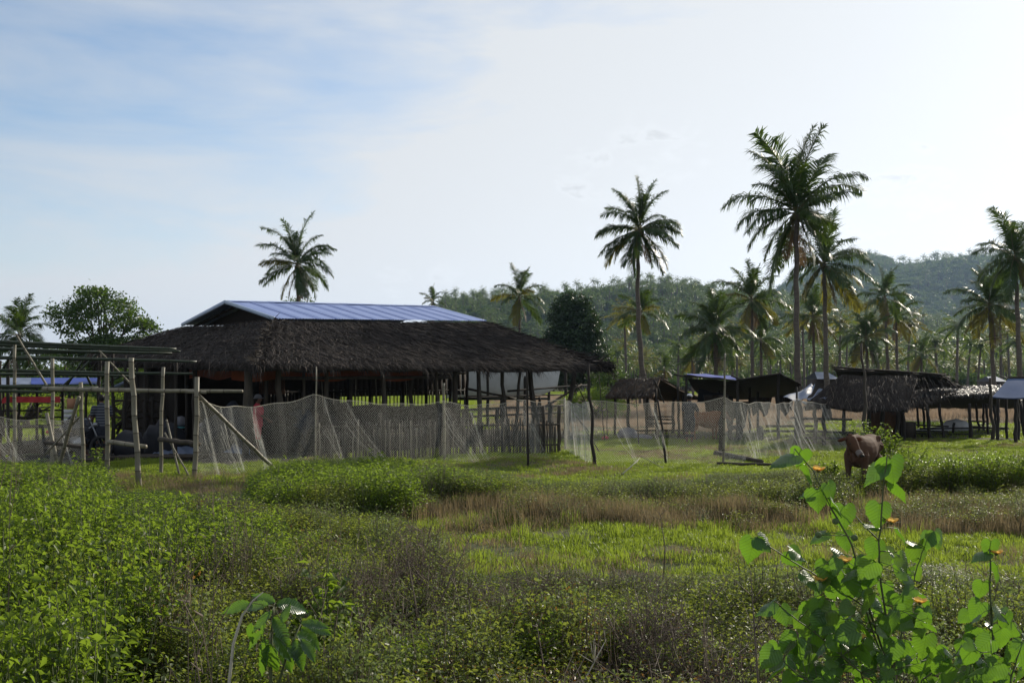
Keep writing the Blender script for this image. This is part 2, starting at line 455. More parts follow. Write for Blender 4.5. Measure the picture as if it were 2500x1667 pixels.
def make_terrain():
    mb = MB()
    ys = np.concatenate([np.linspace(-30, 2, 6), np.linspace(3, 40, 75), np.linspace(42, 120, 20), np.array([160, 240, 400, 700, 1200, 2000, 3500])])
    xs = np.concatenate([np.array([-3500, -1500, -600, -250, -120, -70]), np.linspace(-40, 40, 81), np.array([70, 120, 250, 600, 1500, 3500])])
    X, Y = np.meshgrid(xs, ys, indexing='ij')
    Z = relief(X, Y)
    nx, ny = X.shape
    idx = np.arange(nx * ny).reshape(nx, ny)
    q = np.stack([idx[:-1, :-1], idx[1:, :-1], idx[1:, 1:], idx[:-1, 1:]], -1).reshape(-1, 4)
    mb.add(np.stack([X, Y, Z], -1).reshape(-1, 3), q)
    g = mb.build('ground', M_ground, smooth=True)
    tag(g, kind='structure')
    # trodden soil, its brown darkened to stand for the pavilion's shade
    mb = MB(); N_ = 60
    gx = np.linspace(-17.5, 5.5, 93); gy = np.linspace(23.5, 42, 75); X, Y = np.meshgrid(gx, gy, indexing='ij')
    mask = np.array([[in_yard(x, y) for y in gy] for x in gx])
    idx = np.arange(X.size).reshape(X.shape)
    q = np.stack([idx[:-1, :-1], idx[1:, :-1], idx[1:, 1:], idx[:-1, 1:]], -1)[mask[:-1, :-1] & mask[1:, 1:]]
    mb.add(np.stack([X, Y, relief(X, Y) + .012], -1).reshape(-1, 3), q)
    tag(mb.build('shade_dirt_floor', M('shade_dark_soil', (.045, .036, .027), (.025, .02, .015), scale=1.5, rough=1, bump=.6, bscale=12), smooth=True), kind='structure')
    for which, name in ((0, 'hill'), (1, 'far_hill')):
        us = np.linspace(650 if which == 0 else 1250, 3500, 90)
        ds = np.linspace(*((300, 1000) if which == 0 else (720, 1900)), 50)
        U, D = np.meshgrid(us, ds, indexing='ij')
        Z = hill_z(which, U, D)
        mb = MB(); idx = np.arange(U.size).reshape(U.shape)
        q = np.stack([idx[:-1, :-1], idx[1:, :-1], idx[1:, 1:], idx[:-1, 1:]], -1).reshape(-1, 4)
        mb.add(np.stack([(U - 1250) / F * D, D, Z], -1).reshape(-1, 3), q)
        o = mb.build(name, M('hill_undergrowth' if which == 0 else 'far_hill_undergrowth', (.03, .05, .016), (.06, .07, .025), scale=.03, rough=1, detail=8), smooth=True)
        tag(o, kind='structure')
make_terrain()

# ---------------------------------------------------------------- scatter tool for uncountable growth
def scatter(name, label, variants, pts, rot, scl, idx):
    """variants: meshes; one point cloud mesh whose vertices carry the instances"""
    src = bpy.data.collections.new(name + '_kinds')      # deliberately not linked to the scene
    for i, me in enumerate(variants):
        o = bpy.data.objects.new('%s_kind_%02d' % (name, i), me); src.objects.link(o)
    me = bpy.data.meshes.new(name)
    pts = A(pts)
    me.vertices.add(len(pts)); me.vertices.foreach_set('co', pts.astype(np.float32).ravel())
    a = me.attributes.new('rot', 'FLOAT_VECTOR', 'POINT'); a.data.foreach_set('vector', A(rot).astype(np.float32).ravel())
    a = me.attributes.new('scl', 'FLOAT_VECTOR', 'POINT'); a.data.foreach_set('vector', A(scl).astype(np.float32).ravel())
    a = me.attributes.new('idx', 'INT', 'POINT'); a.data.foreach_set('value', np.asarray(idx).astype(np.int32))
    me.update()
    o = bpy.data.objects.new(name, me); COL.objects.link(o)
    ng = bpy.data.node_groups.new(name + '_scatter', 'GeometryNodeTree')
    ng.interface.new_socket('Geometry', in_out='INPUT', socket_type='NodeSocketGeometry')
    ng.interface.new_socket('Geometry', in_out='OUTPUT', socket_type='NodeSocketGeometry')
    N, L = ng.nodes, ng.links
    gi, go = N.new('NodeGroupInput'), N.new('NodeGroupOutput')
    ci = N.new('GeometryNodeCollectionInfo'); ci.inputs['Collection'].default_value = src
    ci.inputs['Separate Children'].default_value = True; ci.inputs['Reset Children'].default_value = True
    ip = N.new('GeometryNodeInstanceOnPoints'); ip.inputs['Pick Instance'].default_value = True
    def attr(nm, ty):
        n = N.new('GeometryNodeInputNamedAttribute'); n.data_type = ty; n.inputs['Name'].default_value = nm
        return n.outputs['Attribute']
    er = N.new('FunctionNodeEulerToRotation'); L.new(attr('rot', 'FLOAT_VECTOR'), er.inputs[0])
    L.new(gi.outputs[0], ip.inputs['Points']); L.new(ci.outputs[0], ip.inputs['Instance'])
    L.new(attr('idx', 'INT'), ip.inputs['Instance Index']); L.new(er.outputs[0], ip.inputs['Rotation'])
    L.new(attr('scl', 'FLOAT_VECTOR'), ip.inputs['Scale'])
    L.new(ip.outputs[0], go.inputs[0])
    md = o.modifiers.new('scatter', 'NODES'); md.node_group = ng
    tag(o, label, kind='stuff')
    return o

# ---------------------------------------------------------------- kinds of low growth
def herb_mesh(seed, mats, h=.8, r=.32, stems=9, leaves=340, ll=.055, lw=.026, upright=.5, bare=.25):
    rg = np.random.default_rng(seed); mb = MB()
    tips, paths = [], []
    for k in range(stems):
        a = rg.uniform(0, 2 * math.pi); rr = r * math.sqrt(rg.uniform(.02, 1)); hh = h * rg.uniform(.6, 1.0)
        b = np.array([math.cos(a) * rr * .25, math.sin(a) * rr * .25, -.05])
        e = np.array([math.cos(a) * rr, math.sin(a) * rr, hh])
        m = (b + e) / 2 + np.array([math.cos(a) * rr * .1, math.sin(a) * rr * .1, hh * .08]) + rg.normal(0, .02, 3)
        paths.append((b, m, e))
        mb.tube([b, m, e], [.006, .0045, .002], 3, 0, cap=False)
    k = rg.integers(0, stems, leaves); t = bare + (1 - bare) * rg.uniform(0, 1, leaves) ** .8
    Pb = A([p[0] for p in paths])[k]; Pm = A([p[1] for p in paths])[k]; Pe = A([p[2] for p in paths])[k]
    T = t[:, None]
    pos = (1 - T) ** 2 * Pb + 2 * T * (1 - T) * Pm + T * T * Pe
    pos += rg.normal(0, 1, (leaves, 3)) * np.array([r, r, h * .35]) * .2
    ax = rg.uniform(0, 2 * math.pi, leaves)
    d = np.stack([np.cos(ax), np.sin(ax), rg.normal(.15 * upright, .45, leaves)], 1)
    n = unit(rg.normal(0, .55, (leaves, 3)) + np.array([0, 0, 1]))
    s = rg.uniform(.5, 1.25, leaves)
    mb.leaves(pos, d, n, ll * s, lw * s, 1, curl=.12)
    return mb.mesh('herb', mats)

def grass_mesh(seed, mat, n=170, h=.14, r=.3, w=.006, lean=.35):
    rg = np.random.default_rng(seed); mb = MB()
    a = rg.uniform(0, 2 * math.pi, n); rr = r * np.sqrt(rg.uniform(0, 1, n))
    b = np.stack([np.cos(a) * rr, np.sin(a) * rr, np.full(n, -.02)], 1)
    hh = h * rg.uniform(.45, 1.1, n)
    a2 = rg.uniform(0, 2 * math.pi, n); ln = rg.uniform(.1, 1, n) * lean
    o = np.stack([np.cos(a2) * ln, np.sin(a2) * ln, np.ones(n)], 1) * hh[:, None]
    m = b + o * np.array([.4, .4, .6])
    t = b + o
    t[:, 2] -= ln * hh * .35
    s = np.stack([np.cos(a2 + 1.57 + rg.normal(0, .6, n)), np.sin(a2 + 1.57), np.zeros(n)], 1) * w
    V = np.stack([b - s, b + s, m + s * .8, m - s * .8, t], 1).reshape(-1, 3)
    i = np.arange(n)[:, None] * 5
    mb.add(V, i + np.array([[0, 1, 2, 3]])); mb.f.append((i + np.array([[3, 2, 4]]))); mb.m.append(0)
    return mb.mesh('grass', [mat])

def twig_mesh(seed, h=.7, n=14, mat=None):
    rg = np.random.default_rng(seed); mb = MB()
    for k in range(n):
        a = rg.uniform(0, 6.28); hh = h * rg.uniform(.4, 1)
        sp = rg.uniform(.05, .5)
        b = np.array([rg.normal(0, .06), rg.normal(0, .06), -.03])
        e = b + np.array([math.cos(a) * sp * hh, math.sin(a) * sp * hh, hh])
        m = (b + e) / 2 + rg.normal(0, .04, 3)
        mb.tube([b, m, e], [.005, .004, .0012], 3, 0, cap=False)
        for j in range(4):
            t = rg.uniform(.4, .95); p = b + (e - b) * t; a2 = rg.uniform(0, 6.28); l = rg.uniform(.06, .2)
            mb.tube([p, p + np.array([math.cos(a2) * l, math.sin(a2) * l, l * rg.uniform(0, 1)])], [.0028, .001], 3, 0, cap=False)
    return mb.mesh('twigs', [mat or M_twig])

HERBS = [herb_mesh(i, [M_stem, M_herb], h=.8, r=.27, stems=8, leaves=340, ll=.052, lw=.026) for i in range(5)]
OLIVE = [herb_mesh(20 + i, [M_twig, M_herb2], h=.6, r=.34, stems=8, leaves=680, ll=.038, lw=.023, bare=.1) for i in range(4)]
GREYS = [herb_mesh(30 + i, [M_twig, M_herb3], h=.6, r=.30, stems=10, leaves=380, ll=.036, lw=.020, bare=.25) for i in range(2)]
RUSTS = [herb_mesh(36 + i, [M_twig, M_rust], h=.5, r=.30, stems=12, leaves=200, ll=.03, lw=.017, bare=.3) for i in range(2)]
TWIGS = [twig_mesh(40 + i) for i in range(3)]
SHORT = [grass_mesh(50 + i, M_grass, n=300, h=.085, r=.36, w=.004, lean=.9) for i in range(3)]
TALLG = [grass_mesh(60 + i, M_grass, n=90, h=.34, r=.2, w=.005, lean=.5) for i in range(2)]
DRYG = [grass_mesh(70 + i, M_drygrass, n=95, h=.55, r=.34, w=.003, lean=.34) for i in range(3)]
DRYS = [grass_mesh(80 + i, M_drygrass, n=90, h=.11, r=.36, w=.0035, lean=.8) for i in range(2)]
FIELD = [grass_mesh(90 + i, M_palegrass, n=240, h=.45, r=1.1, w=.014, lean=.5) for i in range(2)]
FIELDG = [grass_mesh(95 + i, M_grass, n=240, h=.32, r=1.1, w=.014, lean=.5) for i in range(2)]

def top_near(u):   # row that near growth must not rise above
    return np.interp(u, [0, 240, 275, 600, 680, 780, 900, 1050, 1120, 1700, 2500], [1128, 1130, 1190, 1195, 1190, 1215, 1240, 1300, 1385, 1385, 1400])
def top_mid(u):
    return np.interp(u, [0, 240, 275, 600, 650, 700, 1130, 1230, 1330, 1700, 1950, 2100, 2160, 2500], [1128, 1130, 1195, 1195, 1150, 1125, 1130, 1155, 1172, 1170, 1150, 1150, 1128, 1118])

def make_growth():
    rg = np.random.default_rng(5)
    buckets = {k: [] for k in ('herb', 'olive', 'grey', 'rust', 'twig', 'short', 'tall', 'dry', 'drys')}
    def put(kind, x, y, s, sz=None):
        buckets[kind].append((x, y, s, sz if sz is not None else s))
    # broadleaf growth and scrub: dart over the wedge the photograph covers, a bit beyond it
    n = 9600
    ys = np.sqrt(rg.uniform(4.0 ** 2, 26 ** 2, n)); xs = rg.uniform(-.60, .60, n) * ys
    for x, y in zip(xs, ys):
        u = 1250 + x / y * F; v = HZ + EYE * F / y
        if 2045 < u < 2160 and 14 < y < 18.8 and rg.uniform() < .45: continue
        n1 = vnoise(x, y, .9, 1); n2 = vnoise(x, y, 2.1, 4); r = rg.uniform()
        if y < 11.3 or (y < 14.4 and u < 1040 + n1 * 60):
            hm = EYE - (top_near(u) - HZ) * y / F
            hm = hm * rg.uniform(.7, 1.02)
            if r < .012: put('twig', x, y, .7, max(hm, .2) * 1.25 / .7)
            lush = u < 640 + n1 * 190 + (v - 1250) * -.62
            if lush:
                hm *= (.74 + .22 * vnoise(x, y, 2.6, 20) + .16 * vnoise(x, y, 1.1, 22)) * (1.15 if r < .12 else 1)
                if r > .86: continue
                if hm > .15 and n2 > .62 and u > 150: put('rust' if r < .4 else 'olive', x, y, 1.0, hm / .62)
                elif hm > .15: put('herb' if n1 < .75 or r < .6 else 'grey', x, y, min(1.1, .7 + rg.uniform(0, .5)), min(hm, 1.1) / .8)
            else:
                hm = min(hm, .62) * (.8 + .3 * n2)
                if hm < .1: continue
                brown = vnoise(x, y, 1.3, 9) + (.30 if (700 < u < 1700 and v > 1440) else -.35)
                if brown > .42 and r < .6: put('twig', x, y, 1.0, hm / .5)
                elif brown > .1 and r < .35: put('rust', x, y, .9, hm / .5)
                elif n2 > .45 and r < .6: put('grey', x, y, .9, hm / .55)
                elif n1 > -.1 and r < .55: put('herb', x, y, .6, hm / .8)
                else: put('olive', x, y, rg.uniform(.7, 1.05), hm / .6)
                if brown > .3 and r > .5: put('grey', x, y, .8, hm / .6)
        elif 15.9 < y < 21.5 and 630 < u < 2060:
            hm = (EYE - (top_mid(u) - HZ) * y / F) * rg.uniform(.7, 1.03)
            if u > 1150 + n1 * 80: hm = min(hm, .55)
            hm *= .9 + .2 * n2
            if hm < .1 or (u > 1300 and y > 20.3 and n1 > 0): continue
            if u < 1130 + n1 * 90 + (r - .5) * 320: put('herb', x, y, 1.0, hm / .8)
            else:
                put('olive' if n2 < .4 else 'grey', x, y, 1.0, hm / .6)
                if r < .3: put('twig', x, y, 1.0, hm / .7)
        elif 13.6 <= y <= 17 and u < 1010 + n1 * 60:
            hm = (EYE - (top_mid(u) - HZ) * y / F) * rg.uniform(.65, 1.0)
            if hm > .12 and (u < 600 or u > 700 or r < .4): put('herb' if n2 < .5 else 'olive', x, y, 1.0, min(hm, .9) / .8)
        elif 16 < y < 24 and u < 250:
            hm = (EYE - (top_near(u) - HZ) * y / F) * rg.uniform(.6, 1)
            if hm > .1: put('herb', x, y, 1.0, hm / .8)
        elif 17.5 < y < 25.5 and u > 2110:
            hm = (EYE - (top_mid(u) - HZ) * y / F) * rg.uniform(.7, 1.03)
            if hm > .1: put('olive' if r < .6 else 'herb', x, y, 1.1, hm / .62)
    # tall brown grass belts
    for k in range(1700):
        y = rg.uniform(13.6, 17.2); x = rg.uniform(-.12, .60) * y; u = 1250 + x / y * F
        c = 15.1 - (u - 1500) * .0006 + .5 * vnoise(x, y, .8, 2)
        wd = (.8 if u < 2050 else 1.6) * (.6 + .6 * vnoise(x, y, 1.1, 15))
        if u > 960 and wd > .05 and not (2045 < u < 2160 and rg.uniform() < .75) and rg.uniform() < .95 * math.exp(-((y - c) / wd) ** 2) + .07: put('dry', x, y, 1.0, rg.uniform(.3, .75) if u < 2050 else rg.uniform(.35, .65)); (put('olive' if rg.uniform() < .6 else 'grey', x, y + .3, .9, rg.uniform(.25, .65)) if rg.uniform() < .45 else None)
    for k in range(260):
        y = rg.uniform(17, 22); x = rg.uniform(-.45, -.22) * y
        if vnoise(x, y, 1.2, 6) > .1: put('dry', x, y, .8, rg.uniform(.2, .4))
    for k in range(260):
        y = rg.uniform(6, 12); x = rg.uniform(-.5, .55) * y; u = 1250 + x / y * F
        if vnoise(x, y, .8, 12) > .2 and u > 300: put('dry', x, y, .7, rg.uniform(.4, .8) if u < 1000 else rg.uniform(.3, .5))
    # short turf everywhere
    n = 11500
    ys = np.sqrt(rg.uniform(6 ** 2, 34 ** 2, n)); xs = rg.uniform(-.60, .60, n) * ys
    for x, y in zip(xs, ys):
        if in_yard(x, y): continue
        q = vnoise(x, y, .55, 3) + .5 * vnoise(x, y, 1.6, 8)
        if q > .45 and rg.uniform() < .55: put('drys', x, y, 1.1)
        else: put('short', x, y, rg.uniform(.8, 1.2), rg.uniform(.5, 1.1) * (1.3 if y < 14.5 else .9))
        if rg.uniform() < .06 and y < 20: put('tall', x, y, .8, rg.uniform(.5, .9))
    spec = {'herb': ('leafy_weeds', 'lush knee high green weeds filling the left foreground and the belt before the net', HERBS),
            'olive': ('scrub', 'low tangled olive green scrub with tiny leaves', OLIVE),
            'grey': ('grey_scrub', 'low grey green scrub mixed with bare twigs', GREYS),
            'rust': ('rusty_scrub', 'low scrub with rust coloured leaves', RUSTS),
            'twig': ('dead_stems', 'brown dead stems and twigs in the foreground scrub', TWIGS),
            'short': ('grass', 'short bright green grass covering the clearing', SHORT),
            'tall': ('grass_tussocks', 'ankle high green grass blades standing in the turf', TALLG),
            'dry': ('dry_grass', 'tall thin brown dry grass beyond the clearing', DRYG),
            'drys': ('dry_turf', 'short dry brown grass patches in the turf', DRYS)}
    for k, lst in buckets.items():
        a = A(lst); nm, lab, var = spec[k]
        z = relief(a[:, 0], a[:, 1])
        N_ = len(a)
        rot = np.stack([rg.normal(0, .08, N_), rg.normal(0, .08, N_), rg.uniform(0, 6.28, N_)], 1)
        scatter(nm, lab, var, np.stack([a[:, 0], a[:, 1], z], 1), rot, np.stack([a[:, 2], a[:, 2], a[:, 3]], 1), rg.integers(0, len(var), N_))
    # fields behind the huts
    n = 9000
    ys = np.sqrt(rg.uniform(34 ** 2, 150 ** 2, n)); xs = rg.uniform(-.62, .62, n) * ys
    q = vnoise(xs, ys, .07, 2) + .4 * vnoise(xs, ys, .3, 5)
    keep = ~np.array([in_yard(x, y) for x, y in zip(xs, ys)]); xs, ys, q = xs[keep], ys[keep], q[keep]
    green = (xs / ys < -.02) | (ys > 112) | (ys < 39) | (q > .8)
    for nm, lab, var, msk in (('field_grass', 'rough green grass of the field behind the huts', FIELDG, green),
                              ('pale_field', 'pale pinkish dry grass field behind the huts', FIELD, ~green)):
        xx, yy = xs[msk], ys[msk]; N_ = len(xx)
        s = np.clip(yy / 55, .9, 2.4); hz = rg.uniform(.5, 1.1, N_) * np.where(yy < 52, .38, 1.0) * np.where(xx / yy < -.2, 1.6, 1.0)
        scatter(nm, lab, var, np.stack([xx, yy, relief(xx, yy)], 1), np.stack([0 * xx, 0 * xx, rg.uniform(0, 6.28, N_)], 1),
                np.stack([s, s, hz], 1), rg.integers(0, 2, N_))
make_growth()

# ---------------------------------------------------------------- forest on the hills and beyond the fields
def crown_mesh(seed, mat, r=3.6, h=5.5, n=420, ls=.75):
    rg = np.random.default_rng(seed); mb = MB()
    cl = rg.normal(0, 1, (14, 3)); cl = unit(cl) * np.array([r * .62, r * .62, h * .30]) * rg.uniform(.5, 1.1, (14, 1)); cl[:, 2] = np.abs(cl[:, 2]) * .9 + h * .45
    k = rg.integers(0, 14, n)
    off = unit(rg.normal(0, 1, (n, 3)))
    pos = cl[k] + off * np.array([r * .42, r * .42, h * .2]) * rg.uniform(.75, 1.05, (n, 1))
    d = unit(rg.normal(0, 1, (n, 3)) * np.array([1, 1, .5])); nn = unit(off + rg.normal(0, .35, (n, 3)) + np.array([0, 0, .5]))
    mb.leaves(pos, d, nn, ls * rg.uniform(.6, 1.3, n), ls * .75, 0, fold=.1)
    mb.tube([(0, 0, -2), (0, 0, h * .5)], [.25, .15], 4, 1, cap=False)
    return mb.mesh('forest_crown', [mat, M_bark])

def small_palm_mesh(seed, ht=7.5, R=2.6, nf=15, mat=None, leaf=7):
    mat = mat or M_fpalm
    rg = np.random.default_rng(seed); mb = MB()
    lean = rg.normal(0, .35, 2)
    mb.tube([(0, 0, -1.5), (lean[0] * .4, lean[1] * .4, ht * .5), (lean[0], lean[1], ht)], [.2, .15, .12], 5, 1, cap=False)
    top = np.array([lean[0], lean[1], ht])
    B, D, Nn, Ls, Ws = [], [], [], [], []
    for k in range(nf):
        az = k * 2.4 + rg.normal(0, .2); el = math.radians(80 - 125 * (k / nf) ** .9 + rg.normal(0, 6))
        dr = math.radians(rg.uniform(40, 75)); pts = [top]; ang = el
        seg = 7
        for i in range(seg):
            st = np.array([math.cos(ang) * math.cos(az), math.cos(ang) * math.sin(az), math.sin(ang)]) * R / seg * rg.uniform(.9, 1.1)
            pts.append(pts[-1] + st); ang -= dr / seg * (.5 + i / seg)
        side = np.array([-math.sin(az), math.cos(az), 0])
        for i in range(1, seg + 1):
            tg = pts[i] - pts[i - 1]
            for sg in (-1, 1):
                for q in range(2):
                    B.append(pts[i - 1] + tg * (q * .5)); D.append(side * sg * .75 + tg / np.linalg.norm(tg) * .6 + np.array([0, 0, -.35 - .4 * rg.uniform()]))
                    Nn.append(np.array([0, 0, 1]) + rg.normal(0, .3, 3)); Ls.append(R * .30 * math.sin(math.pi * (.15 + .8 * i / (seg + 1)))); Ws.append(R * .055)
    mb.leaves(A(B), A(D), A(Nn), A(Ls), A(Ws), 0, fold=.1)
    return mb.mesh('small_palm', [mat or M_palm, M_trunk])

def make_forest():
    rg = np.random.default_rng(21)
    M_f2 = leafmat('forest_leaf_light', (.045, .075, .018), (.07, .11, .022), (.16, .25, .03), .38, rough=.4)
    kinds = [crown_mesh(100, M_forest), crown_mesh(101, M_forest, 3.0, 6.5), crown_mesh(102, M_f2, 3.2, 5), crown_mesh(103, M_forest, 4.2, 6),
             small_palm_mesh(104), small_palm_mesh(105, 9), small_palm_mesh(106, 6.5, 2.8), small_palm_mesh(107, 7.5, 2.8, mat=M_palmy)]
    pts, idx, scl = [], [], []
    for which, n in ((0, 9000), (1, 8500)):
        d0, d1 = ((300, 700), (740, 1420))[which]
        d = np.sqrt(rg.uniform(d0 ** 2, d1 ** 2, n)); u = rg.uniform(900 if which == 0 else 1500, 2720, n)
        z = hill_z(which, u, d); x = (u - 1250) / F * d
        ok = z > -.3
        d, u, z, x = d[ok], u[ok], z[ok], x[ok]
        m = len(d)
        pn = vnoise(x, d, .02, 3)
        palm = rg.uniform(0, 1, m) < (np.where(pn > 0, .55, .2) if which == 0 else .12)
        idx.append(np.where(palm, rg.integers(4, 7, m), rg.integers(0, 4, m)))
        s = rg.uniform(.7, 1.25, m) * (1.0 if which == 0 else 1.75); scl.append(s)
        pts.append(np.stack([x, d, z - .3], 1))
    # wood on the plain, behind the fields
    n = 1500
    d = rg.uniform(155, 310, n); u = rg.uniform(1180, 2750, n); x = (u - 1250) / F * d
    pts.append(np.stack([x, d, 0 * d], 1)); idx.append(np.where(rg.uniform(0, 1, n) < .62, rg.integers(4, 8, n), rg.integers(0, 4, n)))
    scl.append(rg.uniform(.55, .95, n) * np.clip(d / 220, .75, 1.2))
    n = 420
    d = rg.uniform(75, 260, n); u = rg.uniform(-300, 560, n); x = (u - 1250) / F * d
    pts.append(np.stack([x, d, 0 * d], 1)); idx.append(rg.integers(0, 4, n)); scl.append(rg.uniform(.35, .7, n))
    pts, idx, scl = np.concatenate(pts), np.concatenate(idx), np.concatenate(scl)
    m = len(pts)
    scatter('forest', 'mixed broadleaf and palm forest covering the hills and the far side of the fields', kinds, pts,
            np.stack([0 * scl, 0 * scl, rg.uniform(0, 6.28, m)], 1), np.stack([scl, scl, scl * rg.uniform(.85, 1.2, m)], 1), idx)
make_forest()

# ---------------------------------------------------------------- coconut palms
def frond_mesh(seed, el, L=3.0, droop=60, n=84, hang=.35, mat=None):
    rg = np.random.default_rng(seed); mb = MB()
    seg = 14; pts = [np.zeros(3)]; ang = math.radians(el); tg = []
    for i in range(seg):
        t = np.array([math.cos(ang), 0, math.sin(ang)]); tg.append(t)
        pts.append(pts[-1] + t * L / seg); ang -= math.radians(droop) / seg * (.35 + 1.3 * i / seg)
        ang = max(ang, math.radians(-88))
    tg.append(tg[-1])
    pts = A(pts); tg = A(tg)
    kb = rg.uniform(-.16, .16); tq = np.linspace(0, 1, seg + 1); pts[:, 1] += kb * L * tq ** 2; tg[:, 1] += 2 * kb * tq; tg = unit(tg)
    mb.tube([tuple(p) for p in pts[::2]], list(np.linspace(.035, .006, len(pts[::2])) * L / 3), 4, 1, cap=False)
    t = np.linspace(.13, .995, n)
    V, Q, Tt = [], [], []
    for sg in (-1, 1):
        tt = t + rg.normal(0, .004, n)
        f = np.clip(tt, 0, .9999) * seg; i = f.astype(int); fr = (f - i)[:, None]
        p = pts[i] * (1 - fr) + pts[i + 1] * fr; tv = tg[i]
        ll = L * .35 * np.clip(np.sin(math.pi * (.12 + .78 * tt)), .3, 1) * rg.uniform(.7, 1.1, n) * (.9 + .12 * np.sin(tt * 40 + seed))
        broken = rg.uniform(0, 1, n) < .05; ll = np.where(broken, ll * .4, ll)
        side = np.array([0, sg, 0]); upv = np.cross(tv, np.array([0, 1, 0])); upv *= np.sign(upv[:, 2:3] + 1e-6)
        hg = (hang + .12) * rg.uniform(.5, 1.8, n)[:, None] * (1 + .5 * np.sin(tt * 23 + seed))[:, None]
        d1 = unit(side * .8 + tv * .65 + upv * .18 + rg.normal(0, .12, (n, 3)) + .16 * np.sin(tt[:, None] * 17 + seed + sg) * np.array([.5, 0, 1]) + np.array([0, 0, -.25]) * hg)
        d2 = unit(d1 + np.array([0, 0, -1.0]) * hg * 1.8 + tv * .12)
        l = ll[:, None]; m = p + d1 * l * .5; e = m + d2 * l * .5
        w = unit(np.cross(d1, upv + side * .3)) * .0235 * L / 3
        V.append(np.stack([p - w * .6, p + w * .6, m + w, m - w, e], 1).reshape(-1, 3))
    V = np.concatenate(V); k = np.arange(len(V) // 5)[:, None] * 5
    mb.add(V, k + np.array([[0, 1, 2, 3]]), 0); mb.f.append(k + np.array([[3, 2, 4]]) + mb.n - len(V)); mb.m.append(0)
    return mb.mesh('frond', [mat or M_palm, M_rachis])

FR = {}
for el, dr, hg in ((86, 26, .2), (74, 55, .3), (58, 75, .45), (40, 75, .6), (22, 70, .75), (4, 62, .9), (-18, 50, .9), (-42, 40, .9), (-64, 22, .7)):
    FR[el] = [frond_mesh(200 + el * 3 + k, el, 3.0, dr + 14 * k - 8, 84, hg) for k in range(3)]
FRY = {el: frond_mesh(900 + el, el, 3.0, dr, 84, hg, M_palmy) for el, dr, hg in ((22, 60, .6), (-18, 50, .9), (-42, 40, .9), (-64, 22, .7))}

FRD = [frond_mesh(960 + k, -70, 2.6, 14, 60, .5, M_drypalm) for k in range(2)]

def palm(u, v, R, d, ub=None, label='', group='coconut palms', fronds=None, seed=0, yellow=.12, nf=26, dens=1.0, nuts=True, rad=.13, bend=0):
    rg = random.Random(seed)
    top = P(u, v, d); base = Vector(((ub if ub is not None else u) - 1250, 0, 0)) / F * d; base.y = d; base.z = 0
    root = thing('coconut_palm', label, 'palm tree', base, group)
    tb = MB(); pts, rr = [], []; rad = rad * .8
    nseg = 26
    for i in range(nseg + 1):
        t = i / nseg; p = lerp(base, top, t)
        p = p + (top - base).cross(Vector((0, 1, 0))).normalized() * math.sin(t * math.pi) * bend
        p.x += .02 * math.sin(i * 1.3)
        if i == 0: p.z -= .3
        pts.append(p); rr.append(rad * (1 + .75 * math.exp(-t * 9)) * lerp(1, .62, t) * (1.10 if i % 2 else .95))
    tb.tube(pts, rr, 9, 0)
    tb.build('trunk', M_trunk, root, smooth=True)
    Lw = R * d / F * 1.25
    s = Lw / 3.0
    if fronds is None:
        fronds = []
        els = [86, 86, 74, 74, 74, 58, 58, 58, 40, 40, 40, 22, 22, 22, 4, 4, 4, -18, -18, -18, -42, -42, -42, -64, -64]
        els = els[:]
        for k in range(nf):
            el = els[int(k * len(els) / nf)]
            fronds.append((k * 137.5 + rg.uniform(-14, 14), el, rg.uniform(.82, 1.12)))
    if nf == 26: fronds = list(fronds) + [(rg.uniform(0, 360), e, rg.uniform(.75, 1.05)) for e in (86, 74, 58, 40, 22, 22, 4, -18, -42, -42)]
    for az, el, ls in fronds:
        el = min(FR, key=lambda e: abs(e - el))
        if rg.random() < yellow and el in FRY: me = FRY[el]
        elif el < -30 and rg.random() < yellow * 1.4: me = FRY[el]
        else: me = FR[el][rg.randint(0, 2)]
        o = bpy.data.objects.new('frond', me); COL.objects.link(o); o.parent = root
        o.location = (top - base) + Vector((0, 0, rg.uniform(-.12, .1) * s))
        rl = .14 if el > 70 else (.3 if el > 50 else .5)
        o.rotation_euler = (rg.uniform(-rl, rl), rg.uniform(-.12, .12), math.radians(az))
        o.scale = (s * ls,) * 3
    for k in range(rg.choice((1, 2, 3))):
        o = bpy.data.objects.new('dead_frond', FRD[k % 2]); COL.objects.link(o); o.parent = root; o.location = (top - base) - Vector((0, 0, .2 * s))
        o.rotation_euler = (rg.uniform(-.3, .3), 0, rg.uniform(0, 6.28)); o.scale = (s * rg.uniform(.7, 1.0),) * 3
    if nuts and d < 62:
        me = None
        for k in range(5):
            a = rg.uniform(0, 6.28)
            c = top + Vector((math.cos(a) * .2, math.sin(a) * .2, -.22 - .12 * rg.random())) * s
            if me is None:
                nb = MB(); nb.ell((0, 0, 0), (.10, .10, .125), 8, 6); me = nb.mesh('coconut', M('coconut_husk_%d' % seed, (.10, .11, .03), (.07, .05, .03), scale=6), True)
            o = bpy.data.objects.new('coconut', me); COL.objects.link(o); o.parent = root; o.location = c - base
    return root

def spread(spec):
    """spec: image-plane style list (side -1/1, elevation, length) with azimuths fanned a little"""
    r = random.Random(len(spec)); out = []
    for sd, el, ln in spec:
        out.append(((0 if sd > 0 else 180) + r.uniform(-38, 38), el, ln))
    return out

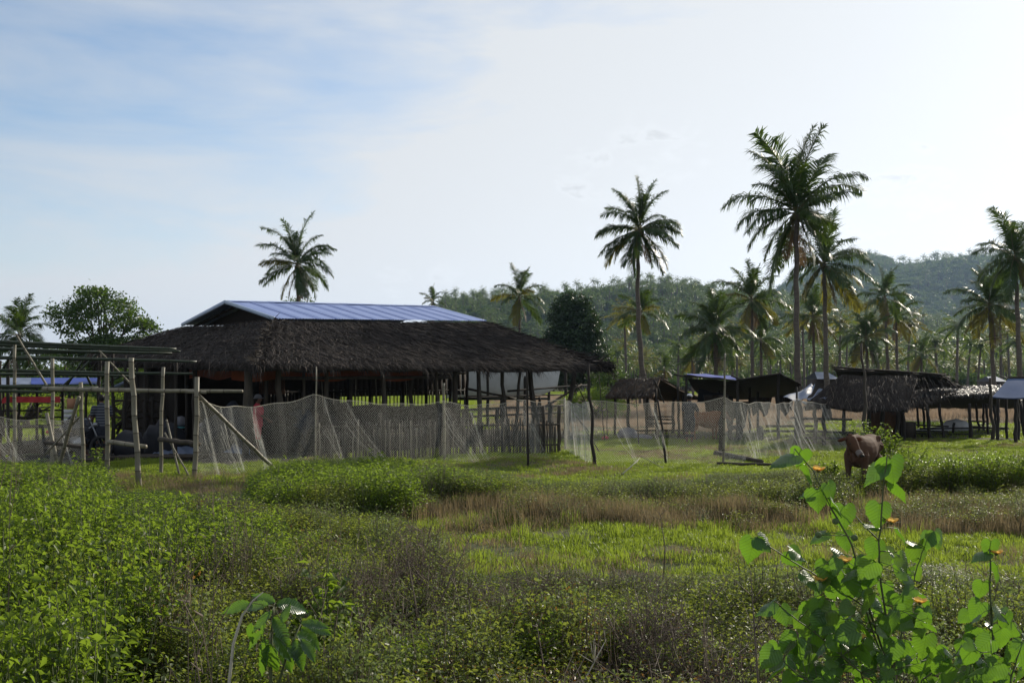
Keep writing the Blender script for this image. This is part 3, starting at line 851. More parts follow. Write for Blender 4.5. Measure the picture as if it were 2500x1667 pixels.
palm(1945, 520, 126, 36, 1952, 'tallest coconut palm, its trunk rising beside the blue tarp shelter', seed=1, yellow=.05, rad=.15, bend=.05,
     fronds=spread([(-1, 86, 1.45), (1, 86, 1.4), (-1, 74, 1.35), (1, 74, 1.3), (1, 86, 1.3), (-1, 86, 1.25), (1, 58, 1.35), (1, 58, 1.25), (-1, 58, 1.3), (-1, 40, 1.25), (1, 40, 1.2), (1, 40, 1.0),
                    (-1, 22, 1.15), (-1, 4, 1.1), (-1, 4, .8), (1, 22, 1.0), (1, 4, .7), (-1, -42, .9), (1, -42, .7), (-1, -64, 1.25), (-1, -64, 1.1), (1, -64, .9)]))
palm(2012, 645, 98, 50, 2020, 'yellow tinged coconut palm just behind the tallest palm', seed=2, yellow=.35, rad=.17,
     fronds=spread([(-1, 86, 1.35), (-1, 74, 1.3), (1, 86, 1.2), (-1, 58, 1.1), (1, 40, 1.25), (1, 40, 1.1), (-1, 40, .9), (1, 4, 1.1), (1, 22, 1.0), (1, -18, .9), (-1, 4, .9),
                    (-1, -18, .9), (1, -42, 1.0), (-1, -42, .9), (1, -64, 1.15), (1, -64, 1.0), (-1, -64, .9)]))
palm(1560, 560, 90, 43, 1588, 'tall slim coconut palm with a full crown behind the small thatched shelter', seed=3, yellow=.08, rad=.15, bend=.25,
     fronds=spread([(-1, 86, 1.2), (1, 86, 1.15), (1, 74, 1.1), (-1, 74, 1.1), (-1, 58, .95), (1, 58, .8), (-1, 40, 1.05), (1, 40, 1.0), (-1, 22, 1.05), (1, 22, 1.0), (1, 4, .95), (-1, 4, 1.0),
                    (-1, -18, 1.1), (1, -18, .95), (-1, -42, 1.1), (-1, -42, 1.0), (1, -42, 1.05), (1, -64, 1.1), (-1, -64, .95), (1, -64, .9), (-1, -64, 1.1)]))
palm(727, 645, 84, 60, 727, 'lone coconut palm rising above the blue metal roof', seed=4, yellow=.08, rad=.17,
     fronds=spread([(-1, 74, 1.25), (1, 86, 1.3), (-1, 86, 1.1), (-1, 58, 1.15), (1, 74, 1.0), (1, 40, 1.0), (1, 58, .95), (-1, 40, .8), (1, 22, 1.0), (1, 4, .95), (-1, 22, .9), (-1, 4, .9),
                    (-1, -18, 1.0), (-1, -18, 1.0), (1, -18, .95), (1, -42, 1.0), (-1, -42, .9)]))
palm(1268, 725, 62, 80, 1270, 'ragged coconut palm between the thatched roof and the dark mango tree', seed=5, yellow=.3, rad=.16, nf=18, nuts=False)
palm(1057, 735, 32, 120, 1057, 'small coconut palm peeking over the right end of the blue roof', seed=6, rad=.16, nf=14, nuts=False)
palm(1565, 762, 62, 74, 1562, 'thin coconut palm whose trunk stands just left of the tall slim palm', seed=7, rad=.10, nf=18, nuts=False)
palm(1745, 805, 84, 60, 1752, 'dense low coconut palm behind the blue tarp shelter', seed=8, rad=.2, nf=27, yellow=.1, nuts=False)
palm(1835, 730, 76, 66, 1838, 'upright coconut palm between the dense low palm and the tallest palm', seed=9, rad=.17, nf=22, nuts=False)
palm(1857, 830, 52, 78, 1860, 'small drooping coconut palm under the upright palm', seed=10, rad=.15, nf=18, nuts=False)
palm(1985, 770, 68, 72, 1990, 'coconut palm seen between the two tallest trunks on the right', seed=11, rad=.16, nf=20, yellow=.25, nuts=False)
palm(2115, 825, 62, 72, 2120, 'bushy coconut palm behind the brown thatched hut', seed=12, rad=.17, nf=22, nuts=False)
palm(2160, 725, 62, 74, 2172, 'taller of the twin coconut palms in front of the far hill', seed=13, rad=.17, nf=18, yellow=.2, nuts=False)
palm(2188, 775, 55, 78, 2192, 'shorter yellowing one of the twin coconut palms in front of the far hill', seed=14, rad=.15, nf=16, yellow=.5, nuts=False)
palm(2478, 625, 98, 50, 2495, 'tall coconut palm at the right edge of the picture', seed=15, rad=.17, nf=24, yellow=.05)
palm(2415, 745, 90, 57, 2432, 'drooping coconut palm left of the tall palm at the right edge', seed=16, rad=.17, nf=24, yellow=.15, nuts=False)
palm(2250, 865, 46, 88, 2250, 'small orange tinged coconut palm above the low thatched stall', seed=17, rad=.15, nf=15, yellow=.5, nuts=False)
palm(48, 815, 80, 46, 40, 'coconut palm behind the bamboo framework at the left edge', seed=18, rad=.14, nf=20, yellow=.1, nuts=False)
palm(1622, 900, 30, 100, 1622, 'little coconut palm above the ridge of the small thatched shelter', seed=19, rad=.13, nf=13, yellow=.3, nuts=False)
palm(1690, 880, 42, 92, 1692, 'orange fringed coconut palm left of the dense low palm', seed=20, rad=.15, nf=15, yellow=.7, nuts=False)

def plantation():
    rg = random.Random(3)
    me = [small_palm_mesh(300 + k, 6.2 + k * .8, 2.7, 17, M_fpalm if k < 3 else M_palmy) for k in range(5)]
    lay = [(1505, 150), (1530, 118), (1655, 140), (1705, 125), (1725, 170), (1790, 110), (1800, 150), (1880, 112), (1905, 140), (1935, 165), (1965, 118), (2050, 120),
           (2065, 150), (2085, 108), (2145, 128), (2215, 115), (2235, 150), (2290, 125), (2305, 165), (2335, 112), (2360, 140), (2385, 120), (2405, 160), (2445, 118), (2465, 140), (2490, 110),
           (1520, 190), (1610, 180), (1680, 200), (1760, 190), (1850, 180), (2010, 185), (2110, 190), (2190, 180), (2270, 200), (2430, 190), (1215, 150), (1240, 190)]
    for i, (u, d) in enumerate(lay):
        k = rg.choice([0, 1, 2, 0, 1, 2, 3, 4])
        o = bpy.data.objects.new('plantation_palm', me[k]); COL.objects.link(o)
        o.location = ((u - 1250) / F * d, d, 0); s = rg.uniform(.8, 1.15)
        o.scale = (s, s, s); o.rotation_euler = (0, 0, rg.uniform(0, 6.28))
        where = next(w for lim, w in ((1400, 'between the ragged palm and the dark mango tree'), (1600, 'around the foot of the tall slim palm'), (1720, 'left of the dense low palm'), (1810, 'right behind the dense low palm'), (1900, 'behind the upright palm'),
                                      (1975, 'behind the tallest palm trunk'), (2080, 'behind the yellow tinged palm'), (2150, 'left of the twin palms'), (2225, 'right of the twin palms'), (2300, 'above the right end of the dark hut roof'),
                                      (2375, 'above the low thatched stall'), (2600, 'behind the palms at the right edge')) if u < lim)
        near_ = 'nearer' if d < 130 else ('farther' if d < 172 else 'farthest')
        tag(o, '%s small %s plantation palm %s' % (near_, 'green' if k < 3 else 'yellowing', where), 'palm tree', 'plantation palms at the foot of the hills')
plantation()
def tell_apart():
    seen = {}
    for o in COL.objects:
        if o.name.startswith('plantation_palm'): seen.setdefault(o['label'], []).append(o)
    for lab, os_ in seen.items():
        if len(os_) == 2:
            os_.sort(key=lambda q: q.location.x / q.location.y)
            os_[0]['label'] = lab + ', left one'; os_[1]['label'] = lab + ', right one'
tell_apart()

# ---------------------------------------------------------------- broadleaf trees
def tree(name, label, base, th, blobs, clumps, per, ls, mat, seed, cat='tree', group=None, tr=.16, spread_=.5):
    rg = np.random.default_rng(seed); root = thing(name, label, cat, base, group)
    base = A(base); mb = MB(); tb = MB()
    vol = A([b[3] * b[4] * b[5] for b in blobs]); k = rg.choice(len(blobs), clumps, p=vol / vol.sum())
    off = unit(rg.normal(0, 1, (clumps, 3))); rr = rg.uniform(.55, 1.0, (clumps, 1)) ** .6
    bl = A(blobs); C = base + bl[k][:, :3] + off * rr * bl[k][:, 3:]
    idx = np.repeat(np.arange(clumps), per); n = len(idx)
    o2 = rg.normal(0, 1, (n, 3)); pos = C[idx] + o2 * spread_ * np.array([1, 1, .6])
    out = unit(pos - (base + bl[k][idx][:, :3]))
    d = unit(rg.normal(0, 1, (n, 3)) + np.array([0, 0, -.35]) + out * .4)
    nn = unit(out * .6 + rg.normal(0, .6, (n, 3)) + np.array([0, 0, .6]))
    mb.leaves(pos, d, nn, ls * rg.uniform(.6, 1.25, n), ls * .6, 0, fold=.15)
    mb.build('crown', mat, root)
    cz = min(b[2] for b in blobs)
    mid = base + A((0, 0, th))
    tb.tube([base - A((0, 0, .3)), base + A((.08, 0, th * .5)), mid], [tr * 1.3, tr, tr * .8], 8, 0)
    for j in rg.choice(clumps, min(22, clumps), replace=False):
        c = C[j]; m = (mid + c) / 2 + A((0, 0, .2)) + rg.normal(0, .15, 3)
        tb.tube([mid - A((0, 0, .15)), m, c], [tr * .5, tr * .28, .02], 5, 0, cap=False)
    tb.build('trunk', M_bark, root, smooth=True)
    return root

tree('broadleaf_tree', 'wide spreading broadleaf tree behind the bamboo framework on the left', P(255, 925, 50) * 1 - Vector((0, 0, EYE)), 2.4,
     [(0, 0, 4.6, 2.2, 1.8, 1.9), (-1.5, 0, 5.3, 1.2, 1.2, .9), (1.3, .2, 4.2, 1.4, 1.3, 1.3), (-.5, 0, 5.9, 1.4, 1.2, .75), (-2.4, .1, 5.6, .6, .6, .3), (.2, 0, 3.2, 2.4, 1.8, 1.1)], 300, 46, .17, M_tree, 31, spread_=.19)
tree('mango_tree', 'tall dense dark tree with a rounded crown right of the thatched roof', P(1400, 925, 66) - Vector((0, 0, EYE)), 2.5,
     [(0, 0, 4.9, 1.8, 1.7, 2.4), (.15, 0, 3.4, 2.2, 2.0, 2.0), (-.1, 0, 6.8, 1.2, 1.1, 1.1), (-.5, 0, 4.0, 1.7, 1.5, 1.6)], 1000, 46, .20, M_mango, 32, spread_=.17)
tree('broadleaf_tree', 'small dark tree showing just over the blue roof behind the lone palm', P(742, 925, 64) - Vector((0, 0, EYE)), 4.5,
     [(-.2, 0, 6.6, 1.2, 1.0, .75), (1.1, 0, 6.2, .8, .8, .6), (-2.0, 0, 6.4, .45, .45, .6), (0, 0, 5.4, 2.2, 1.5, .8)], 110, 36, .14, M_tree, 33, spread_=.15)
tree('shrub', 'rounded green shrub leaning on the foot of the dark tree', P(1490, 925, 60) - Vector((0, 0, EYE)), .8,
     [(0, 0, 1.6, 1.2, 1.1, 1.5), (-.5, 0, 2.6, .9, .9, .9), (.4, 0, 1.1, 1.4, 1.2, .9)], 150, 40, .13, M_tree, 34, 'shrub', spread_=.16)
tree('shrub', 'low bright green shrub behind the right tip of the thatched roof', P(1225, 925, 62) - Vector((0, 0, EYE)), .9,
     [(0, 0, 3.0, 1.4, 1.2, 1.0), (.9, 0, 2.2, 1.3, 1.1, 1.4)], 110, 38, .13, M_herb, 35, 'shrub', spread_=.16)
tree('shrub', 'leafy green bush between the boat and the small thatched shelter', P(1455, 925, 52) - Vector((0, 0, EYE)), .5,
     [(0, 0, .8, 1.5, 1.0, .8), (-1.2, 0, .6, 1.0, .9, .7), (.9, 0, .7, .9, .8, .7)], 120, 40, .11, M_herb, 36, 'shrub', spread_=.15)
tree('shrub', 'green bush seen through the framework at the far left', P(60, 925, 42) - Vector((0, 0, EYE)), .5,
     [(0, 0, .8, 2.2, 1.2, .8), (-1.8, 0, .7, 1.2, .9, .7)], 120, 40, .10, M_herb, 37, 'shrub', spread_=.16)
tree('shrub', 'green bush behind the striped shirt person', P(330, 925, 44) - Vector((0, 0, EYE)), .5,
     [(0, 0, .8, 2.0, 1.2, .9), (1.2, 0, .6, 1.2, .9, .7)], 120, 40, .10, M_herb, 38, 'shrub', spread_=.16)
tree('broadleaf_tree', 'low spreading tree between the left palm and the wide tree', P(150, 925, 58) - Vector((0, 0, EYE)), 1.4,
     [(0, 0, 2.6, 2.2, 1.6, 1.4), (-2.2, 0, 2.2, 1.6, 1.2, 1.1)], 150, 40, .15, M_tree, 39, spread_=.2)
tree('broadleaf_tree', 'yellow green tree peeking past the left slope of the thatched roof', P(385, 925, 60) - Vector((0, 0, EYE)), 1.6,
     [(0, 0, 2.8, 1.7, 1.4, 1.5), (.8, 0, 3.6, 1.0, .9, .8)], 130, 40, .14, M_herb, 40, spread_=.2)
# ---------------------------------------------------------------- poles and posts
def bamboo(mb, a, b, r0, r1=None, step=.36, bow=0.0, seed=0, n=8, bowdir=None):
    rg = random.Random(seed); a, b = Vector(a), Vector(b); r1 = r1 if r1 is not None else r0 * .85
    Ld = (b - a).length; pts, rr, node = [], [], []
    bd = bowdir or Vector((rg.uniform(-1, 1), 0, rg.uniform(-1, 1)))
    wob = [(rg.uniform(-1, 1), rg.uniform(-1, 1)) for _ in range(40)]
    s = rg.uniform(.05, step); ks = [0.0]
    while s < Ld - .04: ks.append(s); s += step * rg.uniform(.85, 1.15)
    ks.append(Ld)
    for i, s in enumerate(ks):
        for q in ((0,) if i in (0, len(ks) - 1) else (-.014, 0, .014)):
            t = (s + q) / Ld; p = lerp(a, b, t) + bd * bow * math.sin(math.pi * t)
            p += Vector((wob[i % 40][0], 0, wob[i % 40][1] * .3)) * r0 * .25 * (0 if i in (0, len(ks) - 1) else 1)
            if q == -.014: node.append(len(pts))
            if q == 0 and 0 < i < len(ks) - 1: node.append(len(pts))
            pts.append(p); rr.append(lerp(r0, r1, t) * (1.07 if (q == 0 and 0 < i < len(ks) - 1) else 1.0))
    mb.tube(pts, rr, n, 0, node=set(node))

def crooked(mb, a, b, r0, r1=None, seed=0, amp=.03, n=7, seg=7):
    rg = random.Random(seed); a, b = Vector(a), Vector(b); r1 = r1 if r1 is not None else r0 * .8
    pts, rr = [], []
    for i in range(seg + 1):
        t = i / seg; w = amp * min(1, 4 * t * (1 - t) + .15)
        pts.append(lerp(a, b, t) + Vector((rg.uniform(-1, 1) * w, rg.uniform(-1, 1) * w, rg.uniform(-.3, .3) * w)))
        rr.append(lerp(r0, r1, t) * rg.uniform(.9, 1.1))
    mb.tube(pts, rr, n, 0)

def part_pole(root, name, a, b, r0, r1=None, kind='post', seed=0, bow=0.0, amp=None):
    mb = MB()
    if kind == 'bamboo': r0 = r0 * .86; r1 = r1 * .86 if r1 else None
    if kind == 'bamboo': bamboo(mb, a, b, r0, r1, bow=bow, seed=seed); mats = [M_bamboo, M_node]
    elif kind == 'green': bamboo(mb, a, b, r0, r1, bow=bow, seed=seed, step=.5); mats = [M_greenbam, M_greennode]
    else: crooked(mb, a, b, r0, r1, seed, amp if amp is not None else r0 * .45); mats = [M_darkpost if kind == 'dark' else M_post]
    return mb.build(name, mats, root, smooth=True)

def lone_pole(name, label, cat, a, b, r0, r1=None, kind='post', seed=0, group=None, amp=None):
    mb = MB()
    if kind == 'bamboo': bamboo(mb, a, b, r0, r1, seed=seed); mats = [M_bamboo, M_node]
    else: crooked(mb, a, b, r0, r1, seed, amp if amp is not None else r0 * .9); mats = [M_darkpost if kind == 'dark' else M_post]
    o = mb.build(name, mats, None, smooth=True, origin=a)
    return tag(o, label, cat, group)

# ---------------------------------------------------------------- thatch
def strands(mb, tl, tr, br, bl, dens=150, L=(.3, .65), w=.0075, skew=.25, lift=.05, seed=0, fringe=8, fr_len=.4, jit=.35, mat=0, rz=.06):
    """loose palm leaf strips lying down a roof plane and hanging from its eave"""
    rg = np.random.default_rng(seed)
    tl, tr, br, bl = A(tl), A(tr), A(br), A(bl)
    n_ = np.cross(br - bl, tl - bl); n_ /= np.linalg.norm(n_)
    if n_[2] < 0: n_ = -n_
    area = .5 * (np.linalg.norm(np.cross(tr - tl, bl - tl)) + np.linalg.norm(np.cross(br - bl, br - tr)))
    N = int(area * dens)
    s = rg.uniform(-.005, 1.005, N)[:, None]; t = rg.uniform(0, .99, N)[:, None]
    wide = np.linalg.norm(br - bl) / max(np.linalg.norm(tr - tl), .01)
    def at(s, t): return (tl * (1 - s) + tr * s) * (1 - t) + (bl * (1 - s) + br * s) * t
    p = at(s, t)
    dn = unit(at(s, t + .05) - at(s, t - .05)); lat = np.cross(n_, dn)
    if (lat.mean(0) @ (br - bl)) < 0: lat = -lat
    patch = np.sin(p[:, :1] * 1.7 + p[:, 2:] * 3) * np.sin(p[:, 1:2] * 1.3)
    l = rg.uniform(L[0], L[1], N)[:, None]
    d = unit(dn + lat * (skew + rg.normal(0, jit, N)[:, None]) + n_ * rg.normal(.03, rz, N)[:, None])
    p = p + n_ * (rg.uniform(0, lift, N)[:, None] + .035 * patch)
    m = p + d * l * .55 + n_ * rg.uniform(0, .05, N)[:, None]
    e = p + d * l + lat * rg.normal(0, .06, N)[:, None] + np.array([0, 0, -1]) * rg.uniform(0, .14, N)[:, None] * l
    sd = unit(np.cross(d, n_ + rg.normal(0, .5, (N, 3)))) * w
    V = np.stack([p - sd, p + sd, m + sd, m - sd, e], 1).reshape(-1, 3)
    i = np.arange(N)[:, None] * 5; b0 = mb.n
    mb.add(V, i + np.array([[0, 1, 2, 3]]), mat); mb.f.append(i + np.array([[3, 2, 4]]) + b0); mb.m.append(mat)
    # eave fringe
    Ln = np.linalg.norm(br - bl); N = int(Ln * fringe * 16)
    s = rg.uniform(-.01, 1.01, N)[:, None]; p = bl * (1 - s) + br * s - n_ * rg.uniform(-.05, .06, N)[:, None]
    dn = unit(at(s, 1) - at(s, .9)); p = p - dn * rg.uniform(0, .25, N)[:, None]
    cl = .6 + .5 * np.sin(s * Ln * 2.3 + seed) * np.sin(s * Ln * 5.1 + 2 * seed)
    l = fr_len * rg.uniform(.35, 1.1, N)[:, None] * cl
    d = unit(dn * .8 + lat[:1] * (skew * .6 + rg.normal(0, .3, N)[:, None]) + np.array([0, 0, -.45]))
    m = p + d * l * .6; e = m + unit(d * .5 + np.array([0, 0, -.8]) + rg.normal(0, .2, (N, 3))) * l * .5
    sd = unit(np.cross(d, rg.normal(0, 1, (N, 3)))) * w
    V = np.stack([p - sd, p + sd, m + sd, m - sd, e], 1).reshape(-1, 3)
    i = np.arange(N)[:, None] * 5; b0 = mb.n
    mb.add(V, i + np.array([[0, 1, 2, 3]]), mat); mb.f.append(i + np.array([[3, 2, 4]]) + b0); mb.m.append(mat)

def slab(mb, tl, tr, br, bl, th=.12, nu=14, nv=6, bump=.04, seed=0, mat=0):
    """uneven roof plane with thickness"""
    tl, tr, br, bl = map(Vector, (tl, tr, br, bl)); rg = random.Random(seed)
    H_ = [[rg.uniform(-1, 1) * bump for _ in range(nv + 1)] for _ in range(nu + 1)]
    def at(s, t): return lerp(lerp(tl, tr, s), lerp(bl, br, s), t)
    top = [(at(i / nu, j / nv) + Vector((0, 0, H_[i][j]))) for i in range(nu + 1) for j in range(nv + 1)]
    bot = [p - Vector((0, 0, th)) for p in top]
    m = len(top); q = []
    ix = lambda i, j: i * (nv + 1) + j
    for i in range(nu):
        for j in range(nv):
            a, b, c, d = ix(i, j), ix(i + 1, j), ix(i + 1, j + 1), ix(i, j + 1)
            q += [(a, b, c, d), (m + d, m + c, m + b, m + a)]
    for i in range(nu):
        for j in (0, nv): q.append((ix(i, j), ix(i + 1, j), m + ix(i + 1, j), m + ix(i, j)))
    for j in range(nv):
        for i in (0, nu): q.append((ix(i, j), ix(i, j + 1), m + ix(i, j + 1), m + ix(i, j)))
    mb.add([tuple(p) for p in top + bot], q, mat)

# ---------------------------------------------------------------- the large pavilion
def V3(p, z): return Vector((p[0], p[1], z))
r_ = Vector((.671, .742, 0)).normalized(); p_ = Vector((.742, -.671, 0)).normalized()

def pavilion():
    M1 = Vector((-7.37, 31, 3.98)); R1 = M1 - p_ * 2.75 + Vector((0, 0, .66)); M4 = R1 - p_ * 2.75 - Vector((0, 0, .66))
    W = 9.3; up = Vector((0, 0, .33))
    M2 = M1 + r_ * W + up; R2 = R1 + r_ * W + up; M3 = M4 + r_ * W + up
    C1 = Vector((-6.69, 26, 2.52)); C2 = C1 + r_ * 15.4 + Vector((0, 0, .07)); C4 = C1 - p_ * 10.2 + Vector((0, 0, .30)); C3 = C4 + r_ * 15.4
    ctr = (C1 + C3) / 2
    root = thing('thatched_pavilion', 'long open sided pavilion with shaggy brown thatch skirts under a blue metal ridge roof', 'hut', V3(ctr, 0))
    dn = Vector((0, 0, -.10))
    planes = [(M1, M2, C2, C1, 330, 1), (M4, M1, C1, C4, 230, 2), (M2, M3, C3, C2, 60, 3), (M3, M4, C4, C3, 18, 4)]
    sb = MB(); st = MB()
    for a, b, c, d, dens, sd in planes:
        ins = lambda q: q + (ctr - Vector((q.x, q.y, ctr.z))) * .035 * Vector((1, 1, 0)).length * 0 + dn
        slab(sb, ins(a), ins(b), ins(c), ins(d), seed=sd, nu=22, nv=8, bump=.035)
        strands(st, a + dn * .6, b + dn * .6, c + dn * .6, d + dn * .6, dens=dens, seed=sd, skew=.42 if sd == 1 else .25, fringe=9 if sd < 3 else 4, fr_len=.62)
    # thick ridge of strands along the two front hips
    for a, b, sd in ((M1, C1, 7), (M2, C2, 8)):
        rg = np.random.default_rng(sd); N = 900; t = rg.uniform(0, 1, N)[:, None]; a_, b_ = A(a) + A(dn) * .3, A(b)
        p = a_ * (1 - t) + b_ * t + rg.normal(0, .04, (N, 3)); d = unit(unit((b_ - a_)[None]) + rg.normal(0, .35, (N, 3)) + np.array([0, 0, -.1]))
        st.leaves(p, d, rg.normal(0, 1, (N, 3)), rg.uniform(.3, .65, N), .025, 0)
    # shaggy tongue at the right tip
    rg = np.random.default_rng(9); N = 700; c = A(C2); t = rg.uniform(0, 1, N)[:, None]
    p = c - A(r_) * 1.0 * (1 - t) - A(p_) * rg.uniform(0, .9, N)[:, None] * .8 + rg.normal(0, .05, (N, 3)); p[:, 2] += .16 * (1 - t[:, 0])
    d = unit(A(r_) * .55 + A(p_) * .5 + np.array([0, 0, -.15]) + rg.normal(0, .22, (N, 3)))
    st.leaves(p, d, rg.normal(0, 1, (N, 3)), rg.uniform(.2, .5, N), .02, 0, curl=.3)
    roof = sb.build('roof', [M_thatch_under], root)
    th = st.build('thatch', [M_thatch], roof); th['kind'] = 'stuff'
    # blue corrugated sheets, one object each
    ns = 12
    for side, (e0, e1) in enumerate(((M1, M2), (M4, M3))):
        for k in range(ns):
            mb = MB(); s0, s1 = k / ns - .004, (k + 1) / ns + .012
            nu = 17; rows = 3
            V, q = [], []
            lift = .004 * (k % 2)
            for i in range(nu + 1):
                s = lerp(s0, s1, i / nu)
                for j in range(rows + 1):
                    t = j / rows
                    pt = lerp(lerp(R1, R2, s), lerp(e0, e1, s), t * 1.05)
                    pt = pt + Vector((0, 0, .03 + lift + .017 * math.cos(i * 2 * math.pi / 2.125)))
                    V.append(tuple(pt))
            for i in range(nu):
                for j in range(rows):
                    a = i * (rows + 1) + j; q.append((a, a + 1, a + rows + 2, a + rows + 1))
            mb.add(V, q)
            o = mb.build('roof_sheet', [M_blueroof], roof, smooth=True)
    cap = MB()
    for k in range(6):
        a = lerp(R1, R2, k / 6 + .001) + Vector((0, 0, .055 + .006 * (k % 2))); b = lerp(R1, R2, (k + 1) / 6 + .004) + Vector((0, 0, .055 + .006 * (k % 2)))
        for s_ in (1, -1):
            e = p_ * s_ * .2 - Vector((0, 0, .045))
            cap.add([tuple(a), tuple(b), tuple(b + e), tuple(a + e)], [(0, 1, 2, 3)])
    cap.build('ridge_cap', [M_blueroof], roof)
    # barge boards on the left and right gables
    for a, b in ((M4, R1), (R1, M1), (M2, R2), (R2, M3)):
        mb = MB(); off = -r_ * .06 if a in (M4, R1) and b in (R1, M1) else r_ * .06
        mb.beam(a + off + Vector((0, 0, .0)), b + off + Vector((0, 0, .0)), .05, .11); mb.build('barge_board', [M_rooftrim], roof)
    gb = MB()   # dark thatch panel standing in for the shaded opening of the left gable
    g = [M4 + r_ * .8, R1 + r_ * .8 - Vector((0, 0, .08)), M1 + r_ * .8]
    gb.add([tuple(q) for q in g] + [tuple(q + r_ * .1) for q in g], [(0, 1, 2), (5, 4, 3), (0, 3, 4, 1), (1, 4, 5, 2)][:2]); gb.build('gable_shade_panel', [M_thatch_under], roof)
    for t in (0.0, .5, 1.0):
        part_pole(root, 'rafter', lerp(M4, M1, t) + r_ * .4 - Vector((0, 0, .05)), R1 + r_ * .4 - Vector((0, 0, .1)), .05, kind='dark', seed=int(t * 10)) if t != .5 else None
    # purlins on hips etc.
    def online(u, inset):            # point of a row parallel to the front eave seen at column u
        o = C1 - p_ * inset; o.z = 0; k = (u - 1250) / F
        t = (k * o.y - o.x) / (r_.x - k * r_.y); return o + r_ * t
    z_e = 2.45
    posts = [(600, .6, .09, -8), (650, 2.6, .07, 0), (690, .7, .10, 14), (741, 1.2, .05, 0), (800, .8, .075, 3), (858, 3.0, .06, 0), (935, .7, .085, -2), (1003, 2.2, .085, 0), (1068, .7, .06, 3), (1112, .8, .09, 0),
             (1172, .7, .09, 4), (1234, .8, .075, 10), (1262, .6, .06, -8), (1300, 2.4, .065, 12), (1312, .7, .085, 22), (1385, .8, .10, -22)]
    for i, (u, ins, rad, lean) in enumerate(posts):
        b = online(u, ins); t_ = b + Vector((-lean * b.y / F * 1.0, 0, z_e + .1 + ins * .25)); b = b + Vector((lean * b.y / F * .4, 0, -.25))
        part_pole(root, 'post', b, t_, rad, rad * .8, 'post', 400 + i)
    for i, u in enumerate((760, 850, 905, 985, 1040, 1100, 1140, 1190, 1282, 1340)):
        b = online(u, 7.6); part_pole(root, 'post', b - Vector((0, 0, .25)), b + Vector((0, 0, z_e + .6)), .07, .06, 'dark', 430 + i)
    for i, t in enumerate((1.2, 4.2, 7.2)):
        b = C1 + r_ * .7 - p_ * t; b.z = 0; part_pole(root, 'post', b - Vector((0, 0, .25)), b + Vector((.1 * (i - 1), 0, z_e + .25)), .085, .07, 'post', 450 + i)
    a = C1 - p_ * .7 + r_ * .4 + Vector((0, 0, -.12)); b = C2 - p_ * .7 - r_ * .4 + Vector((0, 0, -.12))
    part_pole(root, 'eave_beam', a, b, .06, .05, 'post', 460)
    part_pole(root, 'eave_beam', C1 + r_ * .7 - p_ * .4 - Vector((0, 0, .1)), C4 + r_ * .7 + p_ * .4 - Vector((0, 0, .3)), .055, .05, 'post', 461)
    part_pole(root, 'cross_beam', online(680, 1.0) + Vector((0, 0, 2.12)), online(1110, 1.0) + Vector((0, 0, 2.16)), .05, .05, 'post', 462)
    part_pole(root, 'cross_beam', online(745, 2.6) + Vector((0, 0, 2.3)), online(1140, 2.6) + Vector((0, 0, 2.3)), .045, .04, 'bamboo', 463)
    # orange cloth hung under the eaves
    mb = MB()
    def og(s, t):
        q = lerp(online(565, 1.3), online(1035, 1.3), s); return q + Vector((math.sin(s * 30) * .03, 0, 2.42 - t * (.34 + .06 * math.sin(s * 17))))
    mb.grid(og, 40, 4); mb.build('orange_cloth', [M_orange], root, smooth=True)
    mb = MB()
    def og2(s, t):
        q = lerp(C1 + r_ * 1.2 - p_ * 1.3, C1 + r_ * 1.2 - p_ * 5.4, s); q.z = 0; return q + Vector((0, math.sin(s * 25) * .03, 2.44 - t * (.32 + .05 * math.sin(s * 13))))
    mb.grid(og2, 30, 4); mb.build('orange_cloth', [M_orange], root, smooth=True)
    # back wall: boards above, open upright slats below
    k = 0
    u = 776
    while u < 1140:
        b = online(u, 7.9); mb = MB(); h = RND.uniform(.9, 1.0)
        mb.box(b + Vector((0, 0, 1.55 + h / 2)), (.24, .03, h + .25), math.atan2(r_.y, r_.x)); mb.build('wall_board', [M_plank], root); u += 11.5
    for i in range(64):
        b = online(600 + i * 8.6 + RND.uniform(-1, 1), 7.8); mb = MB()
        mb.box(b + Vector((0, 0, 1.30)), (.045, .02, .75 + RND.uniform(-.1, .1)), math.atan2(r_.y, r_.x)); mb.build('slat', [M_slat], root)
    for i in range(14):
        b = online(634 + i * 4.6, 6.6); mb = MB(); mb.box(b + Vector((0, 0, 1.85)), (.05, .02, .55), math.atan2(r_.y, r_.x)); mb.build('slat', [M_brownwall], root)
    for z, (u0, u1) in ((1.62, (600, 1140)), (.98, (640, 1140)), (1.35, (1140, 1380))):
        part_pole(root, 'rail', online(u0, 7.7) + Vector((0, 0, z)), online(u1, 7.7) + Vector((0, 0, z)), .035, .03, 'dark', int(z * 100))
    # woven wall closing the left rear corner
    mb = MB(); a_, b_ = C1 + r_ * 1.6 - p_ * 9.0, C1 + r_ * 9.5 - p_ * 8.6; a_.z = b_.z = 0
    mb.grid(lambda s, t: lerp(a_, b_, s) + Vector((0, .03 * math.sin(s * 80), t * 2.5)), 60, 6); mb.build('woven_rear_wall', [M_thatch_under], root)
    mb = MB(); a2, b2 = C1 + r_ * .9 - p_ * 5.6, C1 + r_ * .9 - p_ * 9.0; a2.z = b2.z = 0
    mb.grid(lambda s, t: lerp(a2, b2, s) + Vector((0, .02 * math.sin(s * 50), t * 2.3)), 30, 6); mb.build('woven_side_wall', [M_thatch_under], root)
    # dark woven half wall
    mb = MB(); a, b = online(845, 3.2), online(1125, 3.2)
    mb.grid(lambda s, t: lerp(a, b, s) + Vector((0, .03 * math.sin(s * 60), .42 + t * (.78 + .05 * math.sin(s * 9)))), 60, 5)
    mb.build('woven_half_wall', [M_thatch_under], root)
